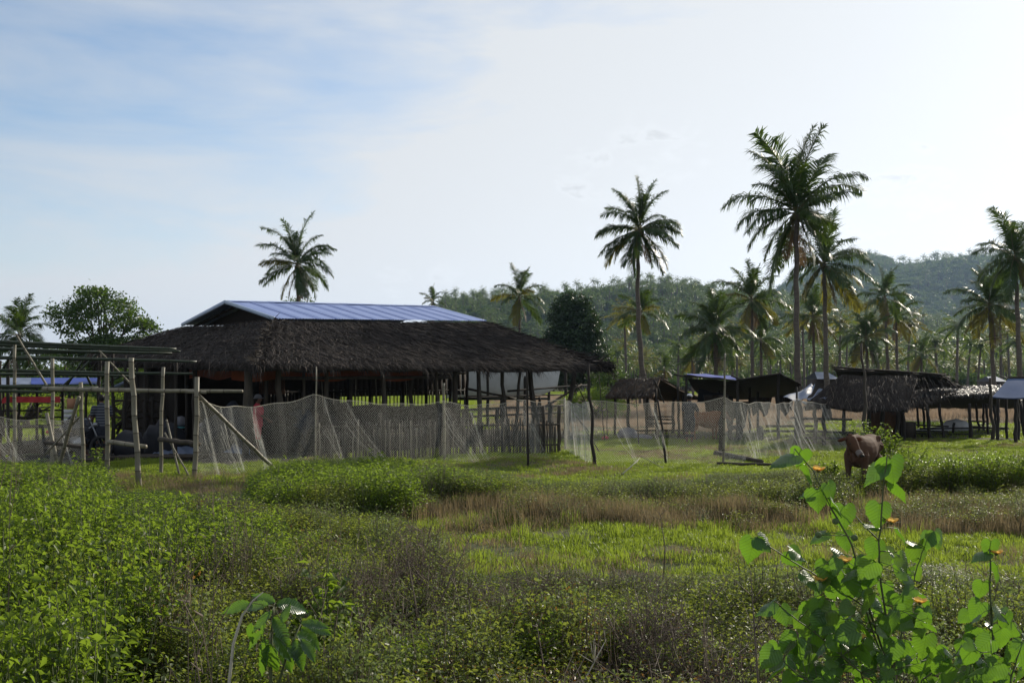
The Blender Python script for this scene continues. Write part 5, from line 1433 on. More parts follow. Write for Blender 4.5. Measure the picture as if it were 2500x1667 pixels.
def blue_shelter():
    root = thing('tarp_shelter', 'wide lean-to shelter with a blue tarp and dark sheet roof behind the bunched net', 'shelter', gz(1810, 36) + Vector((0, 0, .15)))
    def sheet(name, pts, mat, seed, th=.02):
        a, b, c, d = pts; mb = MB(); rg = random.Random(seed); f = rg.uniform(0, 6)
        mb.grid(lambda s, t: lerp(lerp(a, b, s), lerp(d, c, s), t) + Vector((0, 0, .035 * math.sin(s * 11 + f) * math.sin(t * 5 + f))), 14, 8, 0, th)
        return mb.build(name, [mat], root, smooth=True)
    sheet('blue_tarp', (P(1676, 915, 34), P(1800, 927, 34), P(1790, 918, 36.5), P(1686, 911, 36.5)), M_bluetarp, 1)
    sheet('roof_sheet', (P(1678, 923, 34.1), P(1800, 930, 34.1), P(1830, 976, 41), P(1700, 958, 41)), M_thatch_under, 2)
    sheet('roof_sheet', (P(1798, 928, 34.2), P(1900, 911, 34.2), P(1898, 968, 41), P(1826, 970, 41)), M_plank, 3)
    sheet('roof_sheet', (P(1900, 911, 34.2), P(1956, 938, 34.4), P(1960, 975, 41), P(1898, 968, 41)), M_plank, 4)
    sheet('side_cloth', (P(1706, 948, 37), P(1790, 968, 37), P(1790, 984, 37.2), P(1702, 980, 37.2)), M_darktarp, 5)
    for i, (u, v, d) in enumerate(((1675, 922, 34.2), (1800, 928, 34.2), (1830, 945, 37), (1900, 915, 34.4), (1756, 950, 38), (1950, 938, 34.5), (1850, 955, 39))):
        part_pole(root, 'post', gz(u, d), P(u, v, d), .06 if i in (0, 1, 3) else .045, .05, 'dark', 210 + i)
    for i, (u0, v0, u1, v1, d) in enumerate(((1670, 916, 1800, 929, 34), (1798, 928, 1902, 912, 34), (1902, 911, 1956, 938, 34), (1645, 914, 1690, 922, 35), (1785, 917, 1812, 927, 35))):
        part_pole(root, 'rafter', P(u0, v0, d), P(u1, v1, d), .03, .025, 'dark', 220 + i)
    for i, (u0, v0, u1, v1) in enumerate(((1860, 1052, 2000, 1052), (1870, 1040, 1990, 1040), (1930, 1020, 2010, 1022))):
        part_pole(root, 'rail', P(u0, v0, 36), P(u1, v1, 36), .045, .04, 'dark', 230 + i)
    # bundle of nets and bags hanging under the roof
    for i, (u, v, w, h) in enumerate(((1748, 985, .9, .9), (1800, 1000, .9, 1.0), (1860, 990, .8, .7), (1915, 985, .7, .8))):
        mb = MB(); c = P(u, v, 35.2 + .3 * i); rg = random.Random(i)
        mb.grid(lambda s, t: c + Vector(((s - .5) * w * (1 - .25 * t), .12 * math.sin(s * 19 + i), .3 - t * h * (.8 + .2 * math.sin(s * 9 + i)))), 26, 10)
        o = mb.build('hanging_net', [M_plank], None, smooth=True, origin=c)
        tag(o, ['dark folded net hanging beside the cap wearing person', 'wide dark folded net hanging above the first tyre', 'short dark net bundle hanging above the second tyre', 'dark net bundle hanging next to the tall palm trunk'][i], 'net', 'dark nets hanging under the tarp shelter')
    # tyres
    for i, (u, v, rr, rot) in enumerate(((1795, 1064, .27, .15), (1856, 1062, .26, 1.1))):
        mb = MB(); c = P(u, v, 33.5); c.z = rr
        X = Vector((math.cos(rot), math.sin(rot), 0)); pts = [c + (X * math.cos(a) + Vector((0, 0, 1)) * math.sin(a)) * (rr - .06) for a in np.linspace(0, 2 * math.pi, 25)]
        mb.tube(pts, .075, 8, 0, cap=False)
        tag(mb.build('tyre', [M_tyre], None, smooth=True, origin=(c.x, c.y, 0)), ['round black tyre standing upright behind the bunched net, its hole facing the camera', 'black tyre turned sideways to the right of the round one'][i], 'tyre', 'old tyres under the tarp shelter')
    # low log and pale stick in front of the net
    mb = MB(); crooked(mb, G(1748, 1112) + Vector((0, 0, .06)), G(1860, 1132) + Vector((0, 0, .05)), .085, .05, 3, .05); tag(mb.build('log', [M_post], None, smooth=True, origin=G(1800, 1120)), 'grey log lying at the foot of the tall bamboo net pole', 'log')
    mb = MB(); crooked(mb, G(1750, 1135) + Vector((0, 0, .04)), G(1900, 1138) + Vector((0, 0, .04)), .04, .03, 4, .03); tag(mb.build('plank', [M_post], None, smooth=True, origin=G(1820, 1136)), 'thin grey plank lying in front of the log', 'plank')
    mb = MB(); mb.tube([G(1520, 1165) + Vector((0, 0, .08)), G(1556, 1158) + Vector((0, 0, .30)), G(1565, 1152) + Vector((0, 0, .36)), G(1620, 1160) + Vector((0, 0, .16))], [.014, .012, .012, .006], 5)
    tag(mb.build('dry_branch', [M_rope], None, smooth=True, origin=G(1560, 1160)), 'pale dry branch lying on the scrub in front of the net', 'branch')
blue_shelter()

def right_huts():
    root = thing('thatched_hut', 'large dark thatched hut with a brown wall behind the cow', 'hut', gz(2120, 34) + Vector((0, 0, .15)))
    # ridge high and level; near slope in shade falls towards the viewer
    Rl, Rr = P(2040, 900, 34), P(2250, 905, 35.5)
    El, Er = P(1965, 990, 30.6), P(2215, 1000, 31.6)
    Bl, Br = P(2060, 960, 41), P(2345, 965, 41)
    sb, st = MB(), MB()
    mid_l, mid_r = P(2055, 915, 32.3), P(2240, 918, 33.3)
    slab(sb, mid_l, mid_r, Er, El, .1, 12, 6, .05, 5); slab(sb, Rl, P(2330, 940, 38.5), Br, Bl, .1, 10, 5, .05, 6); slab(sb, P(2035, 897, 32.2), P(2300, 915, 34.2), P(2345, 945, 37), P(2060, 905, 37), .07, 12, 5, .05, 7)
    strands(st, mid_l, mid_r, Er, El, dens=240, seed=31, skew=.3, fringe=8, fr_len=.3, jit=.3, rz=.02, L=(.25, .5))
    strands(st, P(2035, 897, 32.2), P(2300, 915, 34.2), P(2345, 945, 37), P(2060, 905, 37), dens=120, seed=32, skew=.3, fringe=7, fr_len=.3, jit=.6)
    strands(st, mid_r, P(2300, 915, 34.3), P(2340, 960, 35), Er + Vector((.1, 0, .1)), dens=40, seed=33, skew=.3, fringe=7, fr_len=.3, jit=.3, rz=.02)
    roof = sb.build('roof', [M_thatch_under], root); o = st.build('thatch', [M_thatch], roof); o['kind'] = 'stuff'
    mb = MB(); a, b = P(2118, 990, 32.6), P(2190, 990, 32.6); a.z = b.z = 0
    mb.grid(lambda s, t: lerp(a, b, s) + Vector((0, .015 * math.sin(s * 40), t * 1.42)), 20, 6); mb.build('front_wall', [M_brownwall], root)
    mb = MB(); b2 = P(2150, 990, 35.8); b2.z = 0
    mb.grid(lambda s, t: lerp(b, b2, s) + Vector((0, 0, t * 1.42)), 10, 6); mb.build('side_wall', [M_brownwall], root)
    for i, (u, d, v) in enumerate(((2120, 32.4, 980), (2192, 32.5, 985), (2012, 31.6, 985), (1990, 33, 980), (2155, 32.45, 990), (2205, 33.5, 980), (2060, 37, 950))):
        part_pole(root, 'post', gz(u, d), P(u, v, d), .07, .06, 'dark', 240 + i)
    for i, (u0, v0, u1, v1) in enumerate(((1960, 1052, 2080, 1056), (1965, 1068, 2075, 1070), (1960, 1022, 2080, 1024))):
        part_pole(root, 'rail', P(u0, v0, 33), P(u1, v1, 33), .04, .04, 'dark', 250 + i)
    part_pole(root, 'ridge_pole', P(2036, 896, 32.1), P(2310, 914, 34.3), .03, .025, 'dark', 255)
    # tarps thrown over its left eave
    def tarp(lab, pts, mat, seed):
        a, b, c, d = pts; mb = MB()
        mb.grid(lambda s, t: lerp(lerp(a, b, s), lerp(d, c, s), t) + Vector((0, 0, .06 * math.sin(s * 7 + seed) * math.sin(t * 6 + seed))), 16, 10, 0, .012)
        o = mb.build('tarp', [mat], None, smooth=True, origin=(a + c) / 2); tag(o, lab, 'tarp')
    tarp('white tarp with one raised corner thrown over the left eave of the dark hut', (P(1912, 972, 31), P(1970, 976, 31), P(1990, 940, 32.2), P(1980, 938, 32.3)), M_whitetarp, 1)
    tarp('crumpled pale tarp between the raised white tarp and the thatch', (P(1968, 977, 30.9), P(2015, 975, 31), P(2052, 938, 32.4), P(2000, 952, 32.0)), M_greytarp, 2)
    c = P(1966, 984, 31); mb = MB(); mb.ell(c, (.13, .06, .045), 8, 6, R=Matrix.Rotation(.5, 3, 'Y')); tag(mb.build('float', [M_whitecloth], None, smooth=True, origin=c), 'small white float caught in the net top', 'float')
    # low stall
    root = thing('thatched_stall', 'long low thatched stall with open railings at the right', 'stall', gz(2330, 37) + Vector((0, 0, .15)))
    a, b, c, d = P(2262, 948, 40), P(2470, 944, 40), P(2500, 1000 - 8, 35), P(2190, 984 - 10, 34)
    sb, st = MB(), MB(); slab(sb, P(2255, 948, 38.5), P(2470, 942, 38.5), P(2420, 962, 35), P(2188, 974, 34), .10, 16, 5, .05, 9)
    slab(sb, P(2255, 950, 38.6), P(2475, 944, 38.6), P(2500, 990, 43), P(2200, 990, 43), .10, 16, 5, .05, 10)
    strands(st, P(2255, 948, 38.5), P(2470, 942, 38.5), P(2420, 962, 35), P(2188, 974, 34), dens=200, seed=41, skew=.1, fringe=7, fr_len=.22, jit=.4, rz=.03, L=(.25, .45))
    strands(st, P(2255, 950, 38.6), P(2475, 944, 38.6), P(2500, 990, 43), P(2200, 990, 43), dens=40, seed=42, skew=.1, fringe=8, fr_len=.4, jit=.5)
    roof = sb.build('roof', [M_thatch_under], root)
    m2 = M('glossy_old_thatch', (.06, .055, .06), (.09, .085, .09), scale=4, rough=.45, spec=.5, island=[(0, (.03, .03, .033)), (.7, (.06, .055, .06)), (1, (.12, .11, .11))])
    o = st.build('thatch', [m2], roof); o['kind'] = 'stuff'
    for i, (u0, v0, u1, v1, d) in enumerate(((2196, 985, 2206, 1100, 34), (2262, 985, 2272, 1095, 34.4), (2292, 985, 2306, 1105, 34.6), (2253, 985, 2258, 1075, 41), (2239, 990, 2243, 1065, 42), (2367, 985, 2371, 1110, 34.4), (2382, 985, 2392, 1080, 40),
                                       (2400, 985, 2402, 1080, 40), (2408, 985, 2414, 1080, 36.5), (2455, 965, 2458, 1100, 34.8), (2482, 962, 2486, 1110, 34.2), (2492, 985, 2498, 1080, 39), (2330, 1032, 2322, 1075, 38), (2426, 990, 2436, 1078, 38))):
        q = P(u1, v1, d); q.z = -.15; part_pole(root, 'post', q, P(u0, v0, d), .075 if i in (0, 1, 5, 10) else .045, .05, 'dark', 260 + i)
    for i, (u0, v0, u1, v1, d) in enumerate(((2200, 1036, 2316, 1041, 37), (2246, 1046, 2462, 1044, 37.4), (2206, 1052, 2314, 1053, 37), (2210, 1058, 2315, 1058, 37.1), (2248, 1063, 2372, 1059, 36.6), (2230, 1068, 2300, 1070, 37), (2372, 1028, 2412, 1029, 38), (2372, 1041, 2460, 1047, 38),
                                       (2366, 1057, 2458, 1055, 38.2), (2425, 1072, 2520, 1076, 36), (2455, 1078, 2520, 1078, 35.4), (2228, 990, 2262, 1000, 36), (2196, 1010, 2190, 1045, 34.5), (2484, 1100, 2520, 1072, 34.4))):
        part_pole(root, 'rail', P(u0, v0, d), P(u1, v1, d), .032, .028, 'dark', 280 + i)
    # bench
    root = thing('bench', 'long rough bench under the low thatched stall', 'bench', gz(2300, 35.4) + Vector((0, 0, .15)))
    mb = MB(); mb.beam(P(2232, 1074, 35.6), P(2368, 1072, 35.6), .45, .09); mb.build('seat', [M_plank], root)
    mb = MB(); mb.beam(P(2222, 1086, 34.8), P(2318, 1086, 34.8), .3, .07); mb.build('step', [M_plank], root)
    for i, (u, d) in enumerate(((2235, 34.8), (2252, 35.4), (2300, 34.8), (2320, 35.4), (2362, 35.6))): part_pole(root, 'leg', gz(u, d), P(u, 1078 if d > 35 else 1088, d), .07, .06, 'dark', 300 + i)
    mb = MB(); q = P(2216, 1062, 34.2); mb.box(Vector((q.x, q.y, .32)), (.42, .35, .62)); 
    for s_ in (-1, 1): mb.box(Vector((q.x + s_ * .19, q.y - .185, .32)), (.05, .02, .62))
    tag(mb.build('wooden_box', [M_plank], None, origin=(q.x, q.y, 0)), 'dark upright wooden box left of the long bench', 'box')
    # blue roofed shelter at the right edge
    root = thing('tarp_hut', 'open hut with a pale blue tarp roof cut by the right edge', 'hut', gz(2480, 33) + Vector((0, 0, .15)))
    mb = MB(); a, b, c, d = P(2462, 924, 33.3), P(2620, 924, 33.3), P(2640, 976, 31.6), P(2423, 968, 31.6)
    mb.grid(lambda s, t: lerp(lerp(a, b, s), lerp(d, c, s), t) + Vector((0, 0, .03 * math.sin(s * 9) * math.sin(t * 5))), 14, 8, 0, .03); mb.build('roof_tarp', [M_paleblue], root, smooth=True)
    mb = MB(); mb.beam(P(2458, 922, 33.4), P(2625, 920, 33.4), .2, .07); mb.build('ridge_board', [M_plank], root)
    part_pole(root, 'ridge_stick', P(2440, 916, 33.2), P(2470, 926, 33.3), .015, .01, 'bamboo', 310)
    for i, (u, d) in enumerate(((2436, 32.4), (2480, 32.2), (2560, 32.4), (2500, 36))): part_pole(root, 'post', gz(u, d), P(u, 970 if d < 33 else 930, d), .06, .05, 'dark', 315 + i)
    # little tin roofs far behind, between the palms
    for i, (u0, u1, v, d) in enumerate(((1995, 2050, 925, 62), (2420, 2460, 931, 90))):
        root = thing('far_hut', ['tiny pale roofed hut behind the raised white tarp', 'tiny pale roofed hut at the far edge of the right field'][i], 'hut', gz((u0 + u1) / 2, d) + Vector((0, 0, .15)))
        mb = MB(); a, b = P(u0, v, d), P(u1, v, d)
        mb.add([tuple(a), tuple(b), tuple(b + Vector((-.3, 1.5, .45))), tuple(a + Vector((.3, 1.5, .45))), tuple(b + Vector((0, 3, 0))), tuple(a + Vector((0, 3, 0)))], [(0, 1, 2, 3), (3, 2, 4, 5)]); mb.build('roof', [M_greytarp], root)
        mb = MB(); cx = (a + b) / 2; mb.box(Vector((cx.x, d + 1.5, cx.z / 2)), ((b - a).x * .8, 2.2, cx.z)); mb.build('wall', [M_plank], root)
right_huts()

# power line across the plantation
def cable():
    root = thing('power_line', 'thin black cable strung across the palms above the shelters', 'cable', gz(1950, 56) + Vector((0, 0, .15)))
    pts = [(1380, 858), (1560, 872), (1650, 877), (1800, 872), (2000, 866), (2200, 852), (2420, 822), (2560, 800)]
    for k, (dz, dd) in enumerate(((0, 0), (-.22, .3))):
        mb = MB(); q = [P(u, v, 56 + dd) + Vector((0, 0, dz if k == 0 else dz * .6)) for u, v in pts]; mb.tube(q, .014, 4)
        mb.build('cable', [M_wire], root)
    for k, u in enumerate((1380, 2560)):
        part_pole(root, 'pole', gz(u, 56.1), P(u, 790 if u > 2000 else 850, 56.1), .1, .08, 'dark', 330 + k)
cable()
mb = MB(); pts = [G(2120, 1320) + Vector((0, 0, .25)), P(2250, 1275, 15.2), P(2380, 1255, 15.6), P(2460, 1240, 16), P(2560, 1232, 16.5)]
mb.tube(pts, .006, 4); tag(mb.build('tether_rope', [M_rope], None, origin=pts[0]), 'pale tether rope stretched over the dry grass at the right', 'rope')
# clutter in the shade of the pavilion
def clutter():
    mb = MB(); a, b = ONLINE(700, 6.2), ONLINE(850, 6.2)
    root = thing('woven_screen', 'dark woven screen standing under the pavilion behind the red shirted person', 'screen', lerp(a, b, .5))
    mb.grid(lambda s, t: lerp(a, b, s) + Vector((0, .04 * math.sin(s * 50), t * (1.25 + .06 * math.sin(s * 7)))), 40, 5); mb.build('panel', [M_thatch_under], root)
    for i, s in enumerate((0, .35, .7, 1)): part_pole(root, 'post', lerp(a, b, s), lerp(a, b, s) + Vector((0, 0, 1.45)), .04, .035, 'dark', 800 + i)
    rg = random.Random(5)
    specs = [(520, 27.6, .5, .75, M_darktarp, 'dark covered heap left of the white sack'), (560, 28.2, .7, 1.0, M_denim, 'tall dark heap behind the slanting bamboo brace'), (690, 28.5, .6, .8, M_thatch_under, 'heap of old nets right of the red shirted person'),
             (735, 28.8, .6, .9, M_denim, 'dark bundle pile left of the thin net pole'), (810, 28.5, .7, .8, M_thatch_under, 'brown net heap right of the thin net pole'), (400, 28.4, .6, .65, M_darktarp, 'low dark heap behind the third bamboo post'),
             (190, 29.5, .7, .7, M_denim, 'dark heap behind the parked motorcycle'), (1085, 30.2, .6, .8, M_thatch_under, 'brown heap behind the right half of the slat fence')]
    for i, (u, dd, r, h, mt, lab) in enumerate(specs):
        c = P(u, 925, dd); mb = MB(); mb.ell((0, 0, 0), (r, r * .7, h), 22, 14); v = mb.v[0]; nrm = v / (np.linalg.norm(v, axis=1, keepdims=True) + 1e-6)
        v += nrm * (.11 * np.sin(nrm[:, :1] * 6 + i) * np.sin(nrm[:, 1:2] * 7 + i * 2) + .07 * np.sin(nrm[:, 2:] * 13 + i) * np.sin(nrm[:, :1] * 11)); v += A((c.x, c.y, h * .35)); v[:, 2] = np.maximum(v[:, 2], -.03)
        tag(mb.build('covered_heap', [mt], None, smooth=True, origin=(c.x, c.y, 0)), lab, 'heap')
clutter()
# ---------------------------------------------------------------- bodies
def loft(mb, keys, n=14, mat=0):
    """keys: (point, lateral radius, vertical radius); closed organic tube"""
    pts = [Vector(k[0]) for k in keys]
    V, q = [], []
    m = len(keys)
    for i, (c, rx, rz) in enumerate(keys):
        c = Vector(c); t = (pts[min(i + 1, m - 1)] - pts[max(i - 1, 0)]).normalized()
        s = t.cross(Vector((0, 0, 1)))
        if s.length < .15: s = Vector((1, 0, 0)) if abs(t.x) < .9 else Vector((0, 1, 0)); s = (s - t * s.dot(t))
        s.normalize(); u_ = s.cross(t).normalized()
        for k in range(n):
            a = 2 * math.pi * k / n; V.append(tuple(c + s * math.cos(a) * rx + u_ * math.sin(a) * rz))
    for i in range(m - 1):
        for k in range(n): q.append((i * n + k, i * n + (k + 1) % n, (i + 1) * n + (k + 1) % n, (i + 1) * n + k))
    b = mb.n; mb.add(V, q, mat)
    mb.f.append(np.array([[b + k for k in range(n)][::-1]])); mb.m.append(mat)
    mb.f.append(np.array([[b + (m - 1) * n + k for k in range(n)]])); mb.m.append(mat)
    for k in (0, m - 1): mb.ell(keys[k][0], (min(keys[k][1:]),) * 3, 10, 6, mat)

def organic(mb, name, mats, root, voxel=.012, smooth=6):
    o = mb.build(name, mats, root, smooth=True)
    r = o.modifiers.new('remesh', 'REMESH'); r.mode = 'VOXEL'; r.voxel_size = voxel; r.use_smooth_shade = True
    s = o.modifiers.new('smooth', 'SMOOTH'); s.iterations = smooth; s.factor = .5
    return o

def person(label, base, face, h, shirt, legs, hat=None, arms='down', hair=True, crouch=False):
    """face: heading angle (0 looks along +Y, away from the camera)"""
    root = thing('person', label, 'person', base)
    k = h / 1.68; R = Matrix.Rotation(-face, 3, 'Z')
    def W(x, y, z): return Vector(base) + R @ Vector((x, y, z)) * k
    hip = .88 if not crouch else .38
    dz = hip - .88
    body, top, low = MB(), MB(), MB()
    # trunk, neck, head
    loft(body, [(W(0, 0, .86 + dz), .14, .10), (W(0, 0, 1.05 + dz), .125, .095), (W(0, .01, 1.25 + dz), .155, .105), (W(0, 0, 1.38 + dz), .14, .09), (W(0, .01, 1.44 + dz), .06, .055), (W(0, .02, 1.50 + dz), .052, .055)])
    body.ell(W(0, .03, 1.585 + dz), (.075 * k, .09 * k, .108 * k), 14, 10, R=R)
    body.ell(W(0, .125, 1.57 + dz), (.014 * k, .022 * k, .02 * k), 8, 6, R=R)                        # nose
    body.ell(W(0, .105, 1.53 + dz), (.028 * k, .014 * k, .010 * k), 8, 6, R=R)                       # mouth
    for s in (-1, 1):
        body.ell(W(s * .078, .02, 1.58 + dz), (.01 * k, .022 * k, .032 * k), 8, 6, R=R)              # ear
        if not crouch: lk = [(W(s * .085, 0, .88), .085, .09), (W(s * .09, .01, .68), .075, .08), (W(s * .09, .02, .47), .05, .055), (W(s * .09, -.01, .32), .052, .055), (W(s * .09, -.01, .09), .033, .038)]
        else: lk = [(W(s * .09, 0, .38), .085, .09), (W(s * .16, .36, .46), .055, .06), (W(s * .14, .18, .10), .035, .04)]
        loft(body, lk); loft(low, [(p, a * 1.22 + .008, b * 1.22 + .008) for p, a, b in (lk[:3] if legs is not M_denim else lk[:-1])])
        fy = 0 if not crouch else .2
        loft(body, [(W(s * .09, -.05 + fy, .045), .038, .035), (W(s * .095, .08 + fy, .035), .044, .025), (W(s * .10, .17 + fy, .025), .036, .018)])
        sh, = (W(s * .19, 0, 1.34 + dz),)
        if arms == 'down': el, wr = W(s * .25, -.03, 1.07 + dz), W(s * .24, .08, .84 + dz)
        elif arms == 'fold': el, wr = W(s * .25, .05, 1.10 + dz), W(s * .06, .22, 1.12 + dz)
        else: el, wr = W(s * .27, .10, 1.12 + dz), W(s * .16, .30, 1.0 + dz)
        loft(body, [(sh, .055, .055), (lerp(sh, el, .5), .045, .045), (el, .036, .036), (lerp(el, wr, .4), .036, .036), (wr, .024, .026)])
        hd = (wr - el).normalized(); sd = hd.cross(Vector((0, 0, 1))); sd = (sd if sd.length > .1 else Vector((1, 0, 0))).normalized()
        palm_ = wr + hd * .05 * k
        loft(body, [(wr, .022, .026), (palm_, .018, .036), (wr + hd * .09 * k, .015, .038)])
        upv = sd.cross(hd).normalized()
        for j, fl in enumerate((.062, .075, .072, .055)):
            b = wr + hd * .085 * k + upv * (j - 1.5) * .019 * k; m_ = b + (hd * .9 + sd * .25 * s) * fl * .55 * k; e_ = m_ + (hd * .6 + sd * .6 * s) * fl * .45 * k
            loft(body, [(b, .0095, .0095), (m_, .0088, .0088), (e_, .0075, .0075)], 7)
        b = wr + hd * .03 * k - upv * .03 * k; loft(body, [(b, .012, .012), (b + (hd * .6 - upv * .7) * .035 * k, .010, .010), (b + (hd * .9 - upv * .45) * .065 * k, .008, .008)], 7)
        loft(top, [(sh, .075, .075), (lerp(sh, el, .75), .062, .062)])
    loft(top, [(W(0, 0, .84 + dz), .165, .125), (W(0, 0, 1.05 + dz), .155, .12), (W(0, .01, 1.25 + dz), .185, .13), (W(0, 0, 1.37 + dz), .17, .11), (W(0, .005, 1.425 + dz), .085, .075)])
    loft(low, [(W(0, 0, .80 + dz), .155, .12), (W(0, 0, .93 + dz), .15, .115)])
    organic(body, 'body', [M_skin], root, .011, 3)
    organic(top, 'shirt', [shirt], root, .014, 4)
    organic(low, 'trousers', [legs], root, .014, 4)
    if hair:
        hb = MB(); hb.ell(W(0, .0, 1.61 + dz), (.084 * k, .095 * k, .10 * k), 14, 10, R=R); organic(hb, 'hair', [M_hair], root, .012, 1)
    if hat:
        hb = MB()
        if hat[0] == 'bucket':
            hb.ell(W(0, .02, 1.66 + dz), (.098 * k, .11 * k, .085 * k), 16, 8, R=R); hb.ell(W(0, .02, 1.625 + dz), (.165 * k, .175 * k, .022 * k), 18, 6, R=R)
        else:
            hb.ell(W(0, .02, 1.65 + dz), (.092 * k, .105 * k, .075 * k), 16, 8, R=R); hb.ell(W(0, .14, 1.635 + dz), (.07 * k, .08 * k, .012 * k), 14, 6, R=R)
        organic(hb, 'hat', [hat[1]], root, .009, 1)
    for s in (-1, 1):
        eb = MB(); eb.ell(W(s * .03, .112, 1.60 + dz), (.010 * k, .006 * k, .007 * k), 8, 6); eb.build('eye', [M_hair], root, smooth=True)
    return root

def stripes():
    m = bpy.data.materials.new('striped_shirt'); m.use_nodes = True; N, L = m.node_tree.nodes, m.node_tree.links
    b = N['Principled BSDF']; b.inputs['Roughness'].default_value = .9
    tc = N.new('ShaderNodeTexCoord'); w = N.new('ShaderNodeTexWave'); w.bands_direction = 'Z'; w.inputs['Scale'].default_value = 4.2
    L.new(tc.outputs['Object'], w.inputs['Vector']); r = N.new('ShaderNodeValToRGB'); r.color_ramp.elements[0].position = .7; r.color_ramp.elements[1].position = .8
    r.color_ramp.elements[0].color = (.03, .035, .05, 1); r.color_ramp.elements[1].color = (.13, .14, .16, 1)
    L.new(w.outputs['Fac'], r.inputs[0]); L.new(r.outputs[0], b.inputs['Base Color']); return m

def gp(u, d): q = P(u, 925, d); q.z = 0; return q
person('person in a bright pink red shirt and grey bucket hat behind the net', gp(628, 27.8), math.radians(70), 1.62, M_pink, M_pink, ('bucket', M_greycloth), 'reach')
person('person in a dark striped shirt standing with back turned behind the bamboo posts', gp(248, 26.8), math.radians(-25), 1.66, stripes(), M_denim, None, 'fold')
person('person in a pale cap and dark shirt standing behind the net by the small shelter', gp(1683, 31.6), math.radians(35), 1.6, M_denim, M_denim, ('cap', M_whitecloth), 'reach')
person('person crouching low beside the striped shirt person', gp(222, 27.2), math.radians(150), 1.6, M_darktarp, M_denim, None, 'reach', crouch=True)

